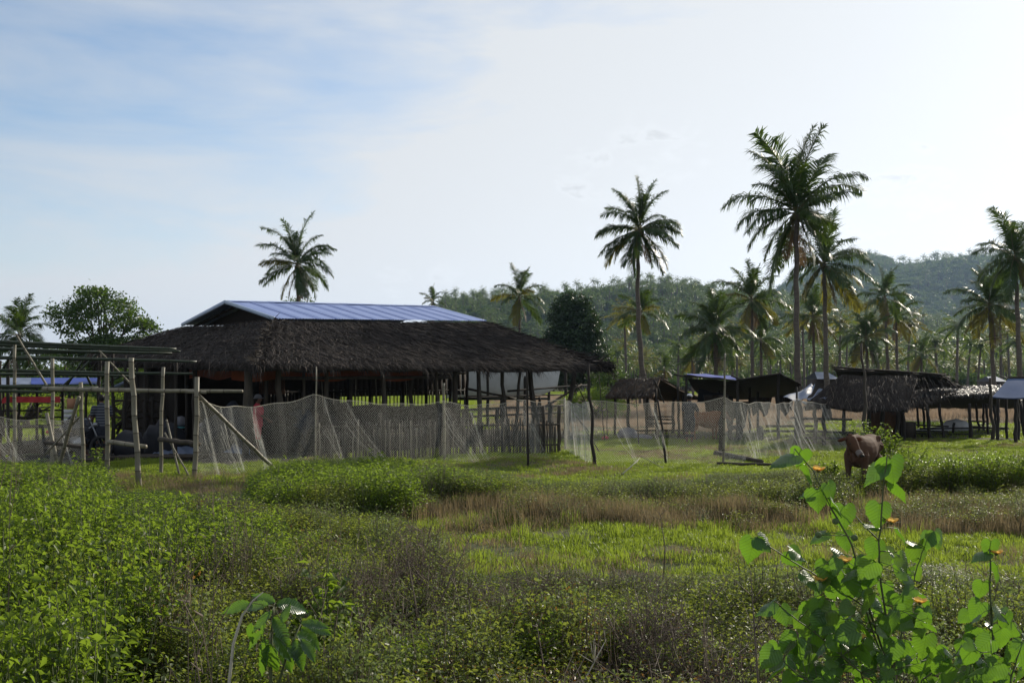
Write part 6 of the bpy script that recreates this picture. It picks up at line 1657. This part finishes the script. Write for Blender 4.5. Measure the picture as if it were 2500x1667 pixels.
def cow(label, base, head, scale, mats, turn=-.55, seed=0, name='cow', graze=False):
    """head: heading angle, 0 = facing +Y"""
    root = thing(name, label, 'cow', base)
    R = Matrix.Rotation(-head, 3, 'Z'); k = scale
    def W(x, y, z): return Vector(base) + R @ Vector((x, y, z)) * k
    mb = MB()
    # trunk from rump to chest: narrow hips high, deep chest
    loft(mb, [(W(0, -.76, 1.00), .09, .12), (W(0, -.66, .99), .17, .20), (W(0, -.48, .99), .20, .22), (W(0, -.25, .95), .215, .235), (W(0, .0, .91), .25, .28), (W(0, .22, .90), .235, .29), (W(0, .42, .93), .19, .29), (W(0, .58, .97), .14, .23)], 20)
    mb.ell(W(0, .42, 1.17), (.08 * k, .15 * k, .09 * k), 12, 8, R=R)            # withers
    mb.ell(W(0, -.1, 1.13), (.035 * k, .5 * k, .06 * k), 12, 8, R=R)            # spine
    for s in (-1, 1):
        mb.ell(W(s * .17, -.46, 1.14), (.05 * k, .07 * k, .06 * k), 10, 7, R=R)  # hip bones
        mb.ell(W(s * .09, -.74, 1.08), (.04 * k, .05 * k, .05 * k), 10, 7, R=R)
    # neck and head
    if graze: hc, nd = W(.0, 1.05, .55), R @ Vector((0, .3, -.9))
    else: hc, nd = W(-.03, .92, 1.16), (R @ Matrix.Rotation(turn, 3, 'Z') @ Vector((0, .72, -.62)))
    nd = nd.normalized()
    loft(mb, [(W(0, .42, 1.02), .13, .23), (W(0, .66, 1.08), .085, .17), (lerp(W(0, .66, 1.08), hc, .55), .07, .13), (hc, .075, .10)], 16)
    loft(mb, [(W(0, .60, .80), .03, .13), (W(0, .74, .92), .025, .10)], 10)      # dewlap
    hl = .40 * k
    loft(mb, [(hc + Vector((0, 0, .03 * k)), .085, .10), (hc + nd * hl * .18 + Vector((0, 0, .012)), .10, .105), (hc + nd * hl * .42, .078, .085), (hc + nd * hl * .72, .050, .058), (hc + nd * hl * .9, .052, .05), (hc + nd * hl, .058, .050)], 16)
    mb.ell(hc + Vector((0, 0, .09 * k)), (.07 * k, .05 * k, .045 * k), 10, 7)
    # legs
    for s in (-1, 1):
        loft(mb, [(W(s * .15, .42, .86), .085, .11), (W(s * .155, .43, .66), .065, .075), (W(s * .15, .44, .46), .042, .048), (W(s * .15, .45, .42), .044, .050), (W(s * .145, .44, .30), .030, .034), (W(s * .145, .445, .11), .030, .034), (W(s * .145, .47, .06), .036, .042)], 12)
        loft(mb, [(W(s * .14, -.52, .98), .11, .17), (W(s * .16, -.46, .76), .09, .13), (W(s * .155, -.50, .60), .055, .07), (W(s * .15, -.60, .47), .040, .052), (W(s * .15, -.60, .42), .036, .046), (W(s * .15, -.57, .22), .029, .034), (W(s * .15, -.55, .09), .031, .036), (W(s * .15, -.53, .06), .036, .042)], 12)
    organic(mb, 'body', [mats[0]], root, .012 * k, 14)
    hb = MB()
    for s in (-1, 1):
        for y in (.475, -.525): loft(hb, [(W(s * .147, y, .065), .040, .046), (W(s * .147, y + .02, .012), .048, .058)], 10)
    organic(hb, 'hooves', [M_hair], root, .012, 1)
    side = nd.cross(Vector((0, 0, 1))).normalized()
    upn = side.cross(nd).normalized()
    for s in (-1, 1):
        e = MB(); b = hc + side * s * .085 * k + Vector((0, 0, .03 * k)); dr = (side * s + Vector((0, 0, -.12))).normalized()
        V = []
        prof = ((0, .022), (.05, .05), (.11, .058), (.17, .042), (.215, .006))
        for t, w in prof:
            c = b + dr * t * k
            V += [tuple(c + upn * w * k), tuple(c + nd * .018 * k * (1 if t < .2 else .2)), tuple(c - upn * w * k), tuple(c - nd * .01 * k)]
        q = []
        for i in range(4):
            for j in range(4): q.append((i * 4 + j, i * 4 + (j + 1) % 4, (i + 1) * 4 + (j + 1) % 4, (i + 1) * 4 + j))
        e.add(V, q + [(0, 3, 2, 1), (16, 17, 18, 19)]); e.build('ear', [mats[2]], root, smooth=True)
        e = MB(); e.ell(hc + nd * hl * .30 + side * s * .085 * k + upn * .035 * k, (.016 * k,) * 3, 10, 7); e.build('eye', [M_hair], root, smooth=True)
        e = MB(); b = hc + side * s * .055 * k + Vector((0, 0, .10 * k)); e.tube([b, b + (side * s * .35 + Vector((0, 0, 1))) * .05 * k, b + (side * s * .3 + Vector((0, 0, 1))) * .09 * k], [.014 * k, .010 * k, .003 * k], 8); e.build('horn', [M_hair], root, smooth=True)
    e = MB(); loft(e, [(hc + nd * hl * .78, .060 * k, .064 * k), (hc + nd * hl * .97, .064 * k, .058 * k), (hc + nd * hl * 1.02, .050 * k, .044 * k)], 14); organic(e, 'muzzle', [mats[1]], root, .008, 2)
    e = MB(); e.ell(hc + nd * hl * 1.07 + upn * .018 * k, (.048 * k, .03 * k, .032 * k), 12, 8, R=Matrix(((side.x, nd.x, upn.x), (side.y, nd.y, upn.y), (side.z, nd.z, upn.z)))); e.build('nose', [M_hair], root, smooth=True)
    e = MB(); crooked(e, W(0, -.80, 1.04), W(.03, -.86, .42), .022 * k, .012 * k, 3, .015); e.ell(W(.03, -.86, .36), (.03 * k, .03 * k, .09 * k), 8, 6); e.build('tail', [mats[0]], root, smooth=True)
    return root

def cow_mat(name, top, leg):
    m = bpy.data.materials.new(name); m.use_nodes = True; N, L = m.node_tree.nodes, m.node_tree.links
    b = N['Principled BSDF']; b.inputs['Roughness'].default_value = .8; b.inputs['Specular IOR Level'].default_value = .08
    tc = N.new('ShaderNodeTexCoord'); sx = N.new('ShaderNodeSeparateXYZ'); L.new(tc.outputs['Object'], sx.inputs[0])
    nz = N.new('ShaderNodeTexNoise'); nz.inputs['Scale'].default_value = 7; nz.inputs['Detail'].default_value = 6; L.new(tc.outputs['Object'], nz.inputs['Vector'])
    ad = N.new('ShaderNodeMath'); ad.operation = 'MULTIPLY_ADD'; L.new(nz.outputs['Fac'], ad.inputs[0]); ad.inputs[1].default_value = .25; L.new(sx.outputs['Z'], ad.inputs[2])
    r = N.new('ShaderNodeValToRGB'); e = r.color_ramp.elements; e[0].position = .45; e[0].color = (*leg, 1); e[1].position = .85; e[1].color = (*top, 1)
    L.new(ad.outputs[0], r.inputs[0])
    n2 = N.new('ShaderNodeTexNoise'); n2.inputs['Scale'].default_value = 60; L.new(tc.outputs['Object'], n2.inputs['Vector'])
    bp = N.new('ShaderNodeBump'); bp.inputs['Strength'].default_value = .4; bp.inputs['Distance'].default_value = .01; L.new(n2.outputs['Fac'], bp.inputs['Height']); L.new(bp.outputs[0], b.inputs['Normal'])
    L.new(r.outputs[0], b.inputs['Base Color']); return m
M_cow = cow_mat('reddish_cow_hide', (.085, .045, .027), (.085, .062, .046))
M_muz = M('pale_muzzle', (.17, .145, .13), (.12, .10, .09), scale=20)
M_ear = M('ear_hide', (.13, .055, .03), trans=.3, tcol=(.35, .16, .09))
cb = P(2107, 925, 18.1); cb.z = -.04
cow('small reddish brown cow facing the camera in the scrub beside the dark hut', cb, math.radians(180 + 36), .92, (M_cow, M_muz, M_ear), turn=1.0)
M_calf = cow_mat('brown_calf_hide', (.16, .07, .035), (.20, .11, .06))
cb = P(1722, 925, 34); cb.z = 0
cow('brown calf half hidden behind the bunched net beside the cap wearing person', cb, math.radians(75), .78, (M_calf, M_calf, M_ear), turn=0, name='calf', graze=False)

# ---------------------------------------------------------------- broad leaved plants close to the camera
def heart_mesh(seed, w=1.0, tip=1.0, cup=.18, teeth=.012, n=16):
    """unit leaf: attached at the origin, tip along +Y, upper side +Z"""
    rg = random.Random(seed)
    ks = [(0, 0), (.10, -.10), (.24, -.15), (.38, -.09), (.47, .06), (.49, .22), (.45, .40), (.36, .58), (.24, .74), (.12, .88), (.04, .98), (0, 1.06)]
    xs = np.interp(np.linspace(0, 11, n + 1), range(12), [k[0] for k in ks]) * w; ys = np.interp(np.linspace(0, 11, n + 1), range(12), [k[1] for k in ks])
    mids = [(0, 1.06 * (i / n) ** 1.0, -.20 * (i / n) ** 2 * tip - .012) for i in range(n + 1)]
    wv = rg.uniform(0, 6)
    out = [[(s * x * (1 + (teeth if i % 2 else -teeth) * 3), y + (teeth if i % 2 else -teeth), -cup * (x / .46) ** 2 * .4 - .20 * max(y, 0) ** 2 * tip + .03 * math.sin(i * .9 + wv + s) * (x > .1)) for i, (x, y) in enumerate(zip(xs, ys))] for s in (1, -1)]
    m = n + 1; halves = [[(lerp(a[0], b[0], .5), lerp(a[1], b[1], .5), lerp(a[2], b[2], .5) + .035) for a, b in zip(mids, out[s])] for s in (0, 1)]
    V = mids + out[0] + out[1] + halves[0] + halves[1]; q = []
    for s in (0, 1):
        e = m * (1 + s); h = m * (3 + s)
        for i in range(n):
            f1 = (i, i + 1, h + i + 1, h + i); f2 = (h + i, h + i + 1, e + i + 1, e + i)
            q += [f1, f2] if s == 0 else [f1[::-1], f2[::-1]]
    mb = MB(); mb.add(V, q); return mb
def lance_mesh(seed, w=.34, curl=.35, n=14):
    mb = MB(); rg = random.Random(seed); V, q = [], []
    for i in range(n + 1):
        t = i / n; x = w * .5 * math.sin(math.pi * t ** .8) ** .8 * (1 + (.09 if i % 2 else -.06)) if 0 < i < n else 0
        z = -curl * t * t
        V += [(-x, t, z + .03 * math.sin(i * 1.9)), (-x * .5, t, z - .012 - .02), (0, t, z - .045), (x * .5, t, z - .032), (x, t, z + .03 * math.sin(i * 2.3 + 1))]
    for i in range(n):
        for j in range(4): q.append((i * 5 + j, i * 5 + j + 1, (i + 1) * 5 + j + 1, (i + 1) * 5 + j))
    mb.add(V, q); return mb

HEARTS = [heart_mesh(k, 1.0 + .08 * (k % 3), .6 + .25 * (k % 4), .12 + .09 * (k % 3)).mesh('leaf', [M_bigleaf], True) for k in range(6)]
LANCES = [lance_mesh(k, .36 + .03 * k, .2 + .12 * k).mesh('leaf', [M_mangoleaf], True) for k in range(4)]

def place_leaf(root, me, at, tipdir, up, size, name='leaf'):
    y = Vector(tipdir).normalized(); z = Vector(up); z = (z - y * z.dot(y)).normalized(); x = y.cross(z)
    o = bpy.data.objects.new(name, me); COL.objects.link(o); o.parent = root
    Mx = Matrix(((x.x, y.x, z.x), (x.y, y.y, z.y), (x.z, y.z, z.z))).to_4x4()
    o.matrix_local = Matrix.Translation(Vector(at) - root.location) @ Mx @ Matrix.Scale(size, 4)
    return o

def big_plant(label, base, stems, leaves, extra, seed, d, sz=.085, flowers=(), buds=()):
    rg = random.Random(seed); root = thing('broad_leaved_plant', label, 'plant', base)
    sb = MB(); paths = []
    for pts, r in stems:
        w = [P(u, v, d + dd) for u, v, dd in pts]
        fine = []
        for i in range(len(w) - 1):
            for k in range(4): fine.append(lerp(w[i], w[i + 1], k / 4) + Vector((rg.uniform(-1, 1), rg.uniform(-1, 1), 0)) * .003)
        fine.append(w[-1]); sb.tube(fine, list(np.linspace(r, r * .4, len(fine))), 6, 0); paths.append(fine)
    def nearest(q):
        best = None
        for f in paths:
            for p in f:
                dd = (p - q).length + (0 if p.z < q.z + .03 else .05)
                if best is None or dd < best[0]: best = (dd, p)
        return best[1]
    def add(u, v, du, dv, s, dep, tilt=None):
        """leaf whose stalk end is at (u, v), tip towards (du, dv) in the picture plane"""
        q = P(u, v, d + dep); L_ = s * d / F * .78
        td = Vector((du, rg.uniform(-.35, .35), -dv)).normalized()
        up = Vector((rg.uniform(-.5, .5), rg.uniform(-1, .2), rg.uniform(.1, .9))) if tilt is None else Vector(tilt)
        place_leaf(root, HEARTS[rg.randint(0, 5)], q, td, up, L_)
        st = nearest(q); m = (st + q) / 2 + Vector((0, 0, .006)); sb.tube([st, m, q], [.0017, .0014, .0012], 4, 0)
    for L_ in leaves: add(*L_)
    for (u0, v0, u1, v1, n, s) in extra:
        for k in range(n):
            u, v = rg.uniform(u0, u1), rg.uniform(v0, v1); a = rg.uniform(-1.3, 1.3)
            add(u, v, math.sin(a), abs(math.cos(a)) * .9 + .1, s * rg.uniform(.6, 1.15), rg.uniform(-.25, .35))
    for (u, v, dep) in flowers:
        c = P(u, v, d + dep); mb = MB(); mb.ell(c + Vector((0, 0, .004)), (.008, .008, .012), 8, 6); fl = mb.build('flower', [M_bud], root, smooth=True)
        for k in range(5):
            a = k * 1.2566 + .4; dr = Vector((math.cos(a), math.sin(a) * .8, .8 + .15 * math.sin(k))).normalized()
            mb = MB(); sdv = dr.cross(Vector((0, 0, 1))).normalized()
            mb.grid(lambda s_, t_: c + dr * .042 * t_ + sdv * (s_ - .5) * .038 * math.sin(math.pi * (.15 + .8 * t_)) + Vector((0, 0, -.008 * t_ * t_)), 3, 4); mb.build('petal', [M_flower], fl, smooth=True)
        sb.tube([nearest(c), c], [.0015, .002], 4, 0)
    for (u, v, dep) in buds:
        c = P(u, v, d + dep); mb = MB(); mb.ell(c, (.014, .014, .013), 12, 8)
        mb.v[0] *= 1; mb.build('seed_pod', [M_bud], root, smooth=True); sb.tube([nearest(c), c], [.0015, .0018], 4, 0)
    sb.build('stems', [M_stem], root, smooth=True)
    return root

D0 = 4.0
g0 = P(2170, 925, D0); g0.z = 0
stA = [(2190, 1900, .1), (2170, 1640, .05), (2110, 1450, 0), (2080, 1330, 0), (2030, 1240, 0), (1985, 1150, 0), (1940, 1095, 0)]
stB = [(2195, 1900, .1), (2180, 1640, 0), (2150, 1420, 0), (2146, 1320, 0), (2155, 1200, 0), (2166, 1110, 0)]
stC = [(2170, 1640, .05), (2110, 1480, -.05), (2030, 1425, -.05), (1960, 1385, -.05), (1880, 1335, -.05), (1832, 1312, -.05)]
stD = [(2180, 1640, 0), (2215, 1480, .1), (2240, 1380, .1), (2262, 1320, .1)]
stE = [(2190, 1900, .1), (2100, 1640, -.1), (2010, 1560, -.15), (1930, 1500, -.15), (1890, 1465, -.15)]
stF = [(2195, 1900, .1), (2250, 1660, -.1), (2330, 1600, -.1), (2420, 1590, -.1)]
stG = [(2190, 1900, .1), (2060, 1720, -.1), (1940, 1640, -.1), (1900, 1600, -.1)]
stH = [(2146, 1320, 0), (2090, 1260, .05), (2060, 1220, .05)]
LV = [ # u, v, du, dv, size px, depth offset
    (1958, 1098, -.2, 1, 62, 0, (-.2, -1, .3)), (1938, 1112, -1, .35, 88, -.05, (0, -.2, 1)), (1965, 1135, .5, 1, 66, .02, (.8, .1, .9)), (1995, 1195, .1, 1, 72, 0, (.1, -1, .25)),
    (2020, 1180, .4, .9, 60, 0, (.3, -1, .3)), (1990, 1195, -.9, .3, 55, .05, (0, -.3, 1)), (2030, 1218, .7, .9, 60, -.03, (.7, .1, .8)), (2062, 1235, 0, 1, 80, 0, (.1, -1, .2)),
    (2175, 1120, .2, 1, 86, 0, (.05, -1, .2)), (2158, 1130, -.75, .8, 95, .03, (.3, -.3, 1)), (2180, 1182, .6, .7, 70, -.04, (.2, .2, 1)), (2148, 1230, -.1, 1, 80, 0, (0, -1, .2)),
    (2110, 1280, .9, .15, 62, 0, (0, -.2, 1)), (2190, 1290, .5, .8, 60, .05, (.4, 0, 1)), (1840, 1315, -.15, 1, 84, -.05, (0, -1, .2)), (1850, 1310, .9, .9, 60, -.05, (0, -.6, .7)), (1930, 1340, .8, .5, 60, -.05, (.1, -.4, 1)),
    (1925, 1345, .75, .8, 62, 0, (-.3, -1, .5)), (2020, 1370, 0, 1, 84, -.05, (.2, -1, .4)), (2045, 1370, .5, .8, 60, 0, (.6, 0, .9)), (2015, 1300, -.9, .5, 60, .05, (0, -.2, 1)), (2060, 1300, .2, 1, 62, .05, (0, -1, .3)),
    (2140, 1320, -.3, 1, 66, .05, (0, -1, .3)), (2125, 1385, 0, 1, 92, -.05, (.1, -1, .2)), (2215, 1320, .9, .3, 60, .1, (0, -.1, 1)), (2240, 1330, .4, 1, 78, .1, (.1, -1, .3)), (2270, 1300, -.4, .9, 60, .1, (-.4, -.4, 1)),
    (2282, 1296, .25, 1, 60, .1, (.3, -1, .2)), (2175, 1350, .9, .6, 80, .0, (.2, -.2, 1)), (2070, 1410, .1, 1, 92, -.08, (0, -1, .2)), (2120, 1440, .6, .7, 80, -.08, (.2, -.3, 1)), (2200, 1450, .3, 1, 84, 0, (.1, -1, .3)),
    (1890, 1470, -.8, .5, 70, -.15, (0, -.3, 1)), (1905, 1480, .3, 1, 60, -.15, (0, -1, .4)), (1960, 1500, .2, 1, 76, -.1, (0, -1, .4)), (1960, 1400, .7, .7, 70, -.05, (.2, -.4, 1)), (2245, 1510, .2, 1, 66, 0, (0, -1, .3)),
    (2250, 1450, .6, .9, 62, .1, (.6, .1, 1))]
big_plant('tall broad leaved plant with glowing heart shaped leaves and yellow flowers in the right foreground', g0,
          [(stA, .0055), (stB, .0055), (stC, .004), (stD, .004), (stE, .004), (stF, .004), (stG, .004), (stH, .003)], LV,
          [(1990, 1340, 2240, 1500, 40, 66), (1930, 1480, 2270, 1580, 56, 68), (1890, 1560, 2290, 1690, 76, 68), (2250, 1560, 2430, 1680, 26, 58)], 3, D0,
          flowers=[(2062, 1372, -.1), (2176, 1276, 0), (2002, 1418, -.05), (2095, 1560, -.1), (1998, 1150, .1), (2246, 1472, 0)], buds=[(2040, 1272, 0), (2086, 1312, 0), (1998, 1305, 0)])
g1 = P(2425, 925, 4.3); g1.z = 0
big_plant('smaller broad leaved plant with one orange flower at the right edge', g1,
          [([(2440, 1900, 0), (2425, 1600, 0), (2418, 1450, 0), (2416, 1340, 0)], .007), ([(2440, 1900, 0), (2470, 1650, 0), (2500, 1560, 0)], .005), ([(2425, 1700, 0), (2380, 1600, 0), (2360, 1570, 0)], .004)],
          [(2420, 1320, 0, 1, 62, 0, (0, -1, .3)), (2410, 1350, -1, .4, 60, 0, (0, -.2, 1)), (2434, 1380, .35, 1, 60, 0, (.9, -.2, .6)), (2400, 1420, -.1, 1, 62, 0, (0, -1, .2)), (2395, 1470, -.5, .9, 66, 0, (0, -.6, .8)),
           (2430, 1480, .7, .8, 66, 0, (.1, -.4, 1)), (2455, 1500, .3, 1, 60, 0, (.1, -1, .3)), (2410, 1520, .8, .4, 60, 0, (.2, -.1, 1))],
          [(2340, 1530, 2500, 1680, 34, 62), (2360, 1480, 2480, 1560, 8, 56)], 5, 4.3, flowers=[(2432, 1352, 0)])

def sapling():
    d = 4.6; base = P(665, 925, d); base.z = 0
    root = thing('serrate_leaved_plant', 'young plant with a rosette of long serrated glossy leaves beside a pale bent stalk', 'plant', base)
    sb = MB(); rg = random.Random(8)
    top1, top2 = P(668, 1480, d), P(735, 1520, d + .1)
    mid = P(660, 1600, d)
    sb.tube([base, P(665, 1800, d), mid, top1], [.012, .010, .008, .004], 6); sb.tube([P(665, 1720, d), P(700, 1600, d + .05), top2], [.007, .006, .003], 6)
    specs = [(655, 1475, -1, .12, 70), (610, 1470, -1, .25, 62), (672, 1470, -.5, -.25, 55), (675, 1472, .9, .12, 72), (665, 1490, -.6, .5, 60), (668, 1505, .6, .8, 74), (650, 1510, -.7, .9, 62), (690, 1520, .15, -.9, 40),
             (735, 1520, .9, .1, 60), (745, 1515, .9, .45, 66), (735, 1530, .8, .7, 66), (725, 1545, .9, .6, 62), (720, 1500, .0, -1, 36), (668, 1545, .6, .85, 86), (655, 1560, -.5, .95, 84), (660, 1570, -.1, 1, 84), (640, 1540, -.8, .75, 66),
             (690, 1560, .3, 1, 80), (720, 1560, .4, .95, 66), (615, 1520, -.3, .9, 50), (700, 1575, .7, .8, 64), (650, 1590, -.45, .95, 66), (735, 1560, .75, .75, 54)]
    for i, (u, v, du, dv, s) in enumerate(specs):
        q = P(u, v, d + rg.uniform(-.12, .12)); td = Vector((du, rg.uniform(-.4, .4), -dv))
        up = Vector((rg.uniform(-.3, .3), rg.uniform(-1.3, -.5), .75)) if dv < .6 else Vector((du * .6, -.7, .45))
        place_leaf(root, LANCES[i % 4], q, td, up, s * d / F * 1.15)
        near_ = min((top1, mid, top2, P(664, 1540, d)), key=lambda p: (p - q).length); sb.tube([near_, q], [.002, .0015], 4)
    sb.build('stem', [M_stem], root, smooth=True)
    mb = MB(); mb.tube([P(556, 1780, 4.5), P(560, 1660, 4.5), P(570, 1570, 4.5), P(592, 1500, 4.5), P(618, 1465, 4.5), P(642, 1445, 4.5)], [.008, .0075, .007, .006, .004, .002], 7)
    g = P(556, 925, 4.5); g.z = 0; mb.tube([g, P(556, 1780, 4.5)], [.009, .008], 7)
    tag(mb.build('dry_stalk', [M_rope], None, smooth=True, origin=g), 'pale bent dry stalk arching over the young serrated plant', 'stalk')
sapling()

def loose_plants():
    # leafy sprig rising at the foot of the frame, shrub at the palm pole, bushes behind the cow
    def sprig(lab, u, d, vt, n, wid, seed, mat=M_herb, ll=.085):
        rg = np.random.default_rng(seed); base = gp(u, d); h = P(u, vt, d).z
        root = thing('leafy_shrub', lab, 'shrub', base); mb = MB(); sb = MB(); B, Dn, Nn = [], [], []
        for k in range(n):
            a = rg.uniform(0, 6.28); rr = wid * rg.uniform(.1, 1); hh = h * rg.uniform(.55, 1) if k else h
            if k == 0: rr = .03
            e = A(base) + A((math.cos(a) * rr, math.sin(a) * rr, hh)); m = A(base) + A((math.cos(a) * rr * .4, math.sin(a) * rr * .4, hh * .5))
            sb.tube([tuple(base), tuple(m), tuple(e)], [.009, .006, .003], 4, cap=False)
            for j in range(34):
                t = rg.uniform(.25, 1); q = (1 - t) ** 2 * A(base) + 2 * t * (1 - t) * m + t * t * e; an = rg.uniform(0, 6.28)
                B.append(q + rg.normal(0, .02, 3)); Dn.append((math.cos(an), math.sin(an), rg.uniform(-.5, .35))); Nn.append(rg.normal(0, .35, 3) + A((0, 0, 1)))
        mb.leaves(A(B), A(Dn), A(Nn), ll * rg.uniform(.6, 1.2, len(B)), ll * .5, 0, curl=.15)
        mb.build('foliage', [mat], root); sb.build('stems', [M_stem], root)
    sprig('bright leafy sprig standing between the second and third bamboo posts', 228, 18.2, 1092, 9, .3, 1)
    sprig('leafy bush climbing the foot of the tall grey pole behind the cow', 2122, 21.5, 1022, 26, .42, 2)
    sprig('taller leafy bush right of the tall grey pole', 2168, 21.5, 1040, 26, .5, 3)
    sprig('leafy bush right behind the cow at the wooden box', 2215, 20.5, 1080, 22, .5, 4)
    sprig('dark leafy bush left of the cow with a pale flower', 2035, 18.8, 1125, 26, .4, 5)
    sprig('bright bushy weed in front of the net below the thin pole', 900, 19.8, 1115, 22, .5, 6)
    sprig('bright bushy weed in front of the net below the second pole', 1010, 20.2, 1118, 24, .6, 7)
    sprig('upright weed rising left of the second net pole', 935, 20.6, 1098, 14, .3, 8)
    sprig('leafy weed at the foot of the long slanting bamboo brace', 720, 21, 1128, 20, .5, 9)
    sprig('big leaved weed in the bottom left foreground', 250, 5.2, 1600, 9, .22, 10, ll=.11)
    sprig('large weed clump at the bottom left edge of the picture', 40, 7.2, 1330, 22, .45, 11, ll=.09)
    sprig('leafy weed with drooping leaves right of the serrated plant', 800, 6.6, 1370, 16, .3, 12, ll=.09)
    # long bare stems leaning out of the foreground scrub
    rg = random.Random(4)
    for i, (u0, v0, u1, v1, d, lab) in enumerate(((930, 1600, 870, 1460, 6.6, 'dark bare stem curving down left of the brown twigs'), (1000, 1560, 1165, 1275, 7.5, 'long thin dark twig slanting up to the right before the dry grass'), (1030, 1560, 990, 1330, 7.5, 'thin bare twig standing upright in the scrub'),
                                            (1160, 1600, 1145, 1450, 6.4, 'dark broken stem in the middle of the foreground scrub'), (1360, 1650, 1310, 1520, 6, 'dark stem leaning left at the bottom centre'), (1400, 1640, 1480, 1560, 6, 'pale dry stem leaning right at the bottom centre'),
                                            (1290, 1420, 1262, 1350, 10, 'thin upright dead stem at the edge of the green clearing'), (1620, 1400, 1610, 1250, 10.5, 'wispy dead stem standing in the bright green clearing'), (1826, 1560, 1832, 1390, 4.8, 'straight dark stem under the leftmost glowing leaf'),
                                            (620, 1420, 655, 1290, 9, 'dark bare twig in the shadowed gap of the scrub'), (700, 1700, 800, 1430, 6.2, 'bare diagonal twig beside the serrated plant'))):
        a = P(u0, v0, d); g = Vector((a.x, a.y, -.05)); b = P(u1, v1, d)
        mb = MB(); m = lerp(g, b, .5) + Vector((rg.uniform(-.05, .05), 0, .02)); mb.tube([g, m, b], [.008, .006, .002], 5)
        for k in range(5):
            t = rg.uniform(.45, .95); q = lerp(m, b, t); mb.tube([q, q + Vector((rg.uniform(-.14, .14), rg.uniform(-.1, .1), rg.uniform(.03, .16)))], [.003, .001], 4)
        tag(mb.build('dead_stem', [M_twig if 'pale' not in lab else M_rope], None, origin=g), lab, 'twig', 'bare stems in the foreground scrub')
loose_plants()

# ---------------------------------------------------------------- air
def haze():
    mb = MB(); mb.box((500, 1750, 109), (9000, 4100, 222))
    m = bpy.data.materials.new('haze_air'); m.use_nodes = True; N, L = m.node_tree.nodes, m.node_tree.links; N.clear()
    out = N.new('ShaderNodeOutputMaterial'); pv = N.new('ShaderNodeVolumePrincipled')
    pv.inputs['Color'].default_value = (.50, .70, 1.0, 1); pv.inputs['Density'].default_value = HAZE; pv.inputs['Anisotropy'].default_value = .35
    L.new(pv.outputs[0], out.inputs['Volume'])
    o = mb.build('haze', [m]); o['kind'] = 'stuff'; o['label'] = 'thin bluish haze over the fields and hills'
    m.cycles.homogeneous_volume = True
HAZE = .00012
haze()
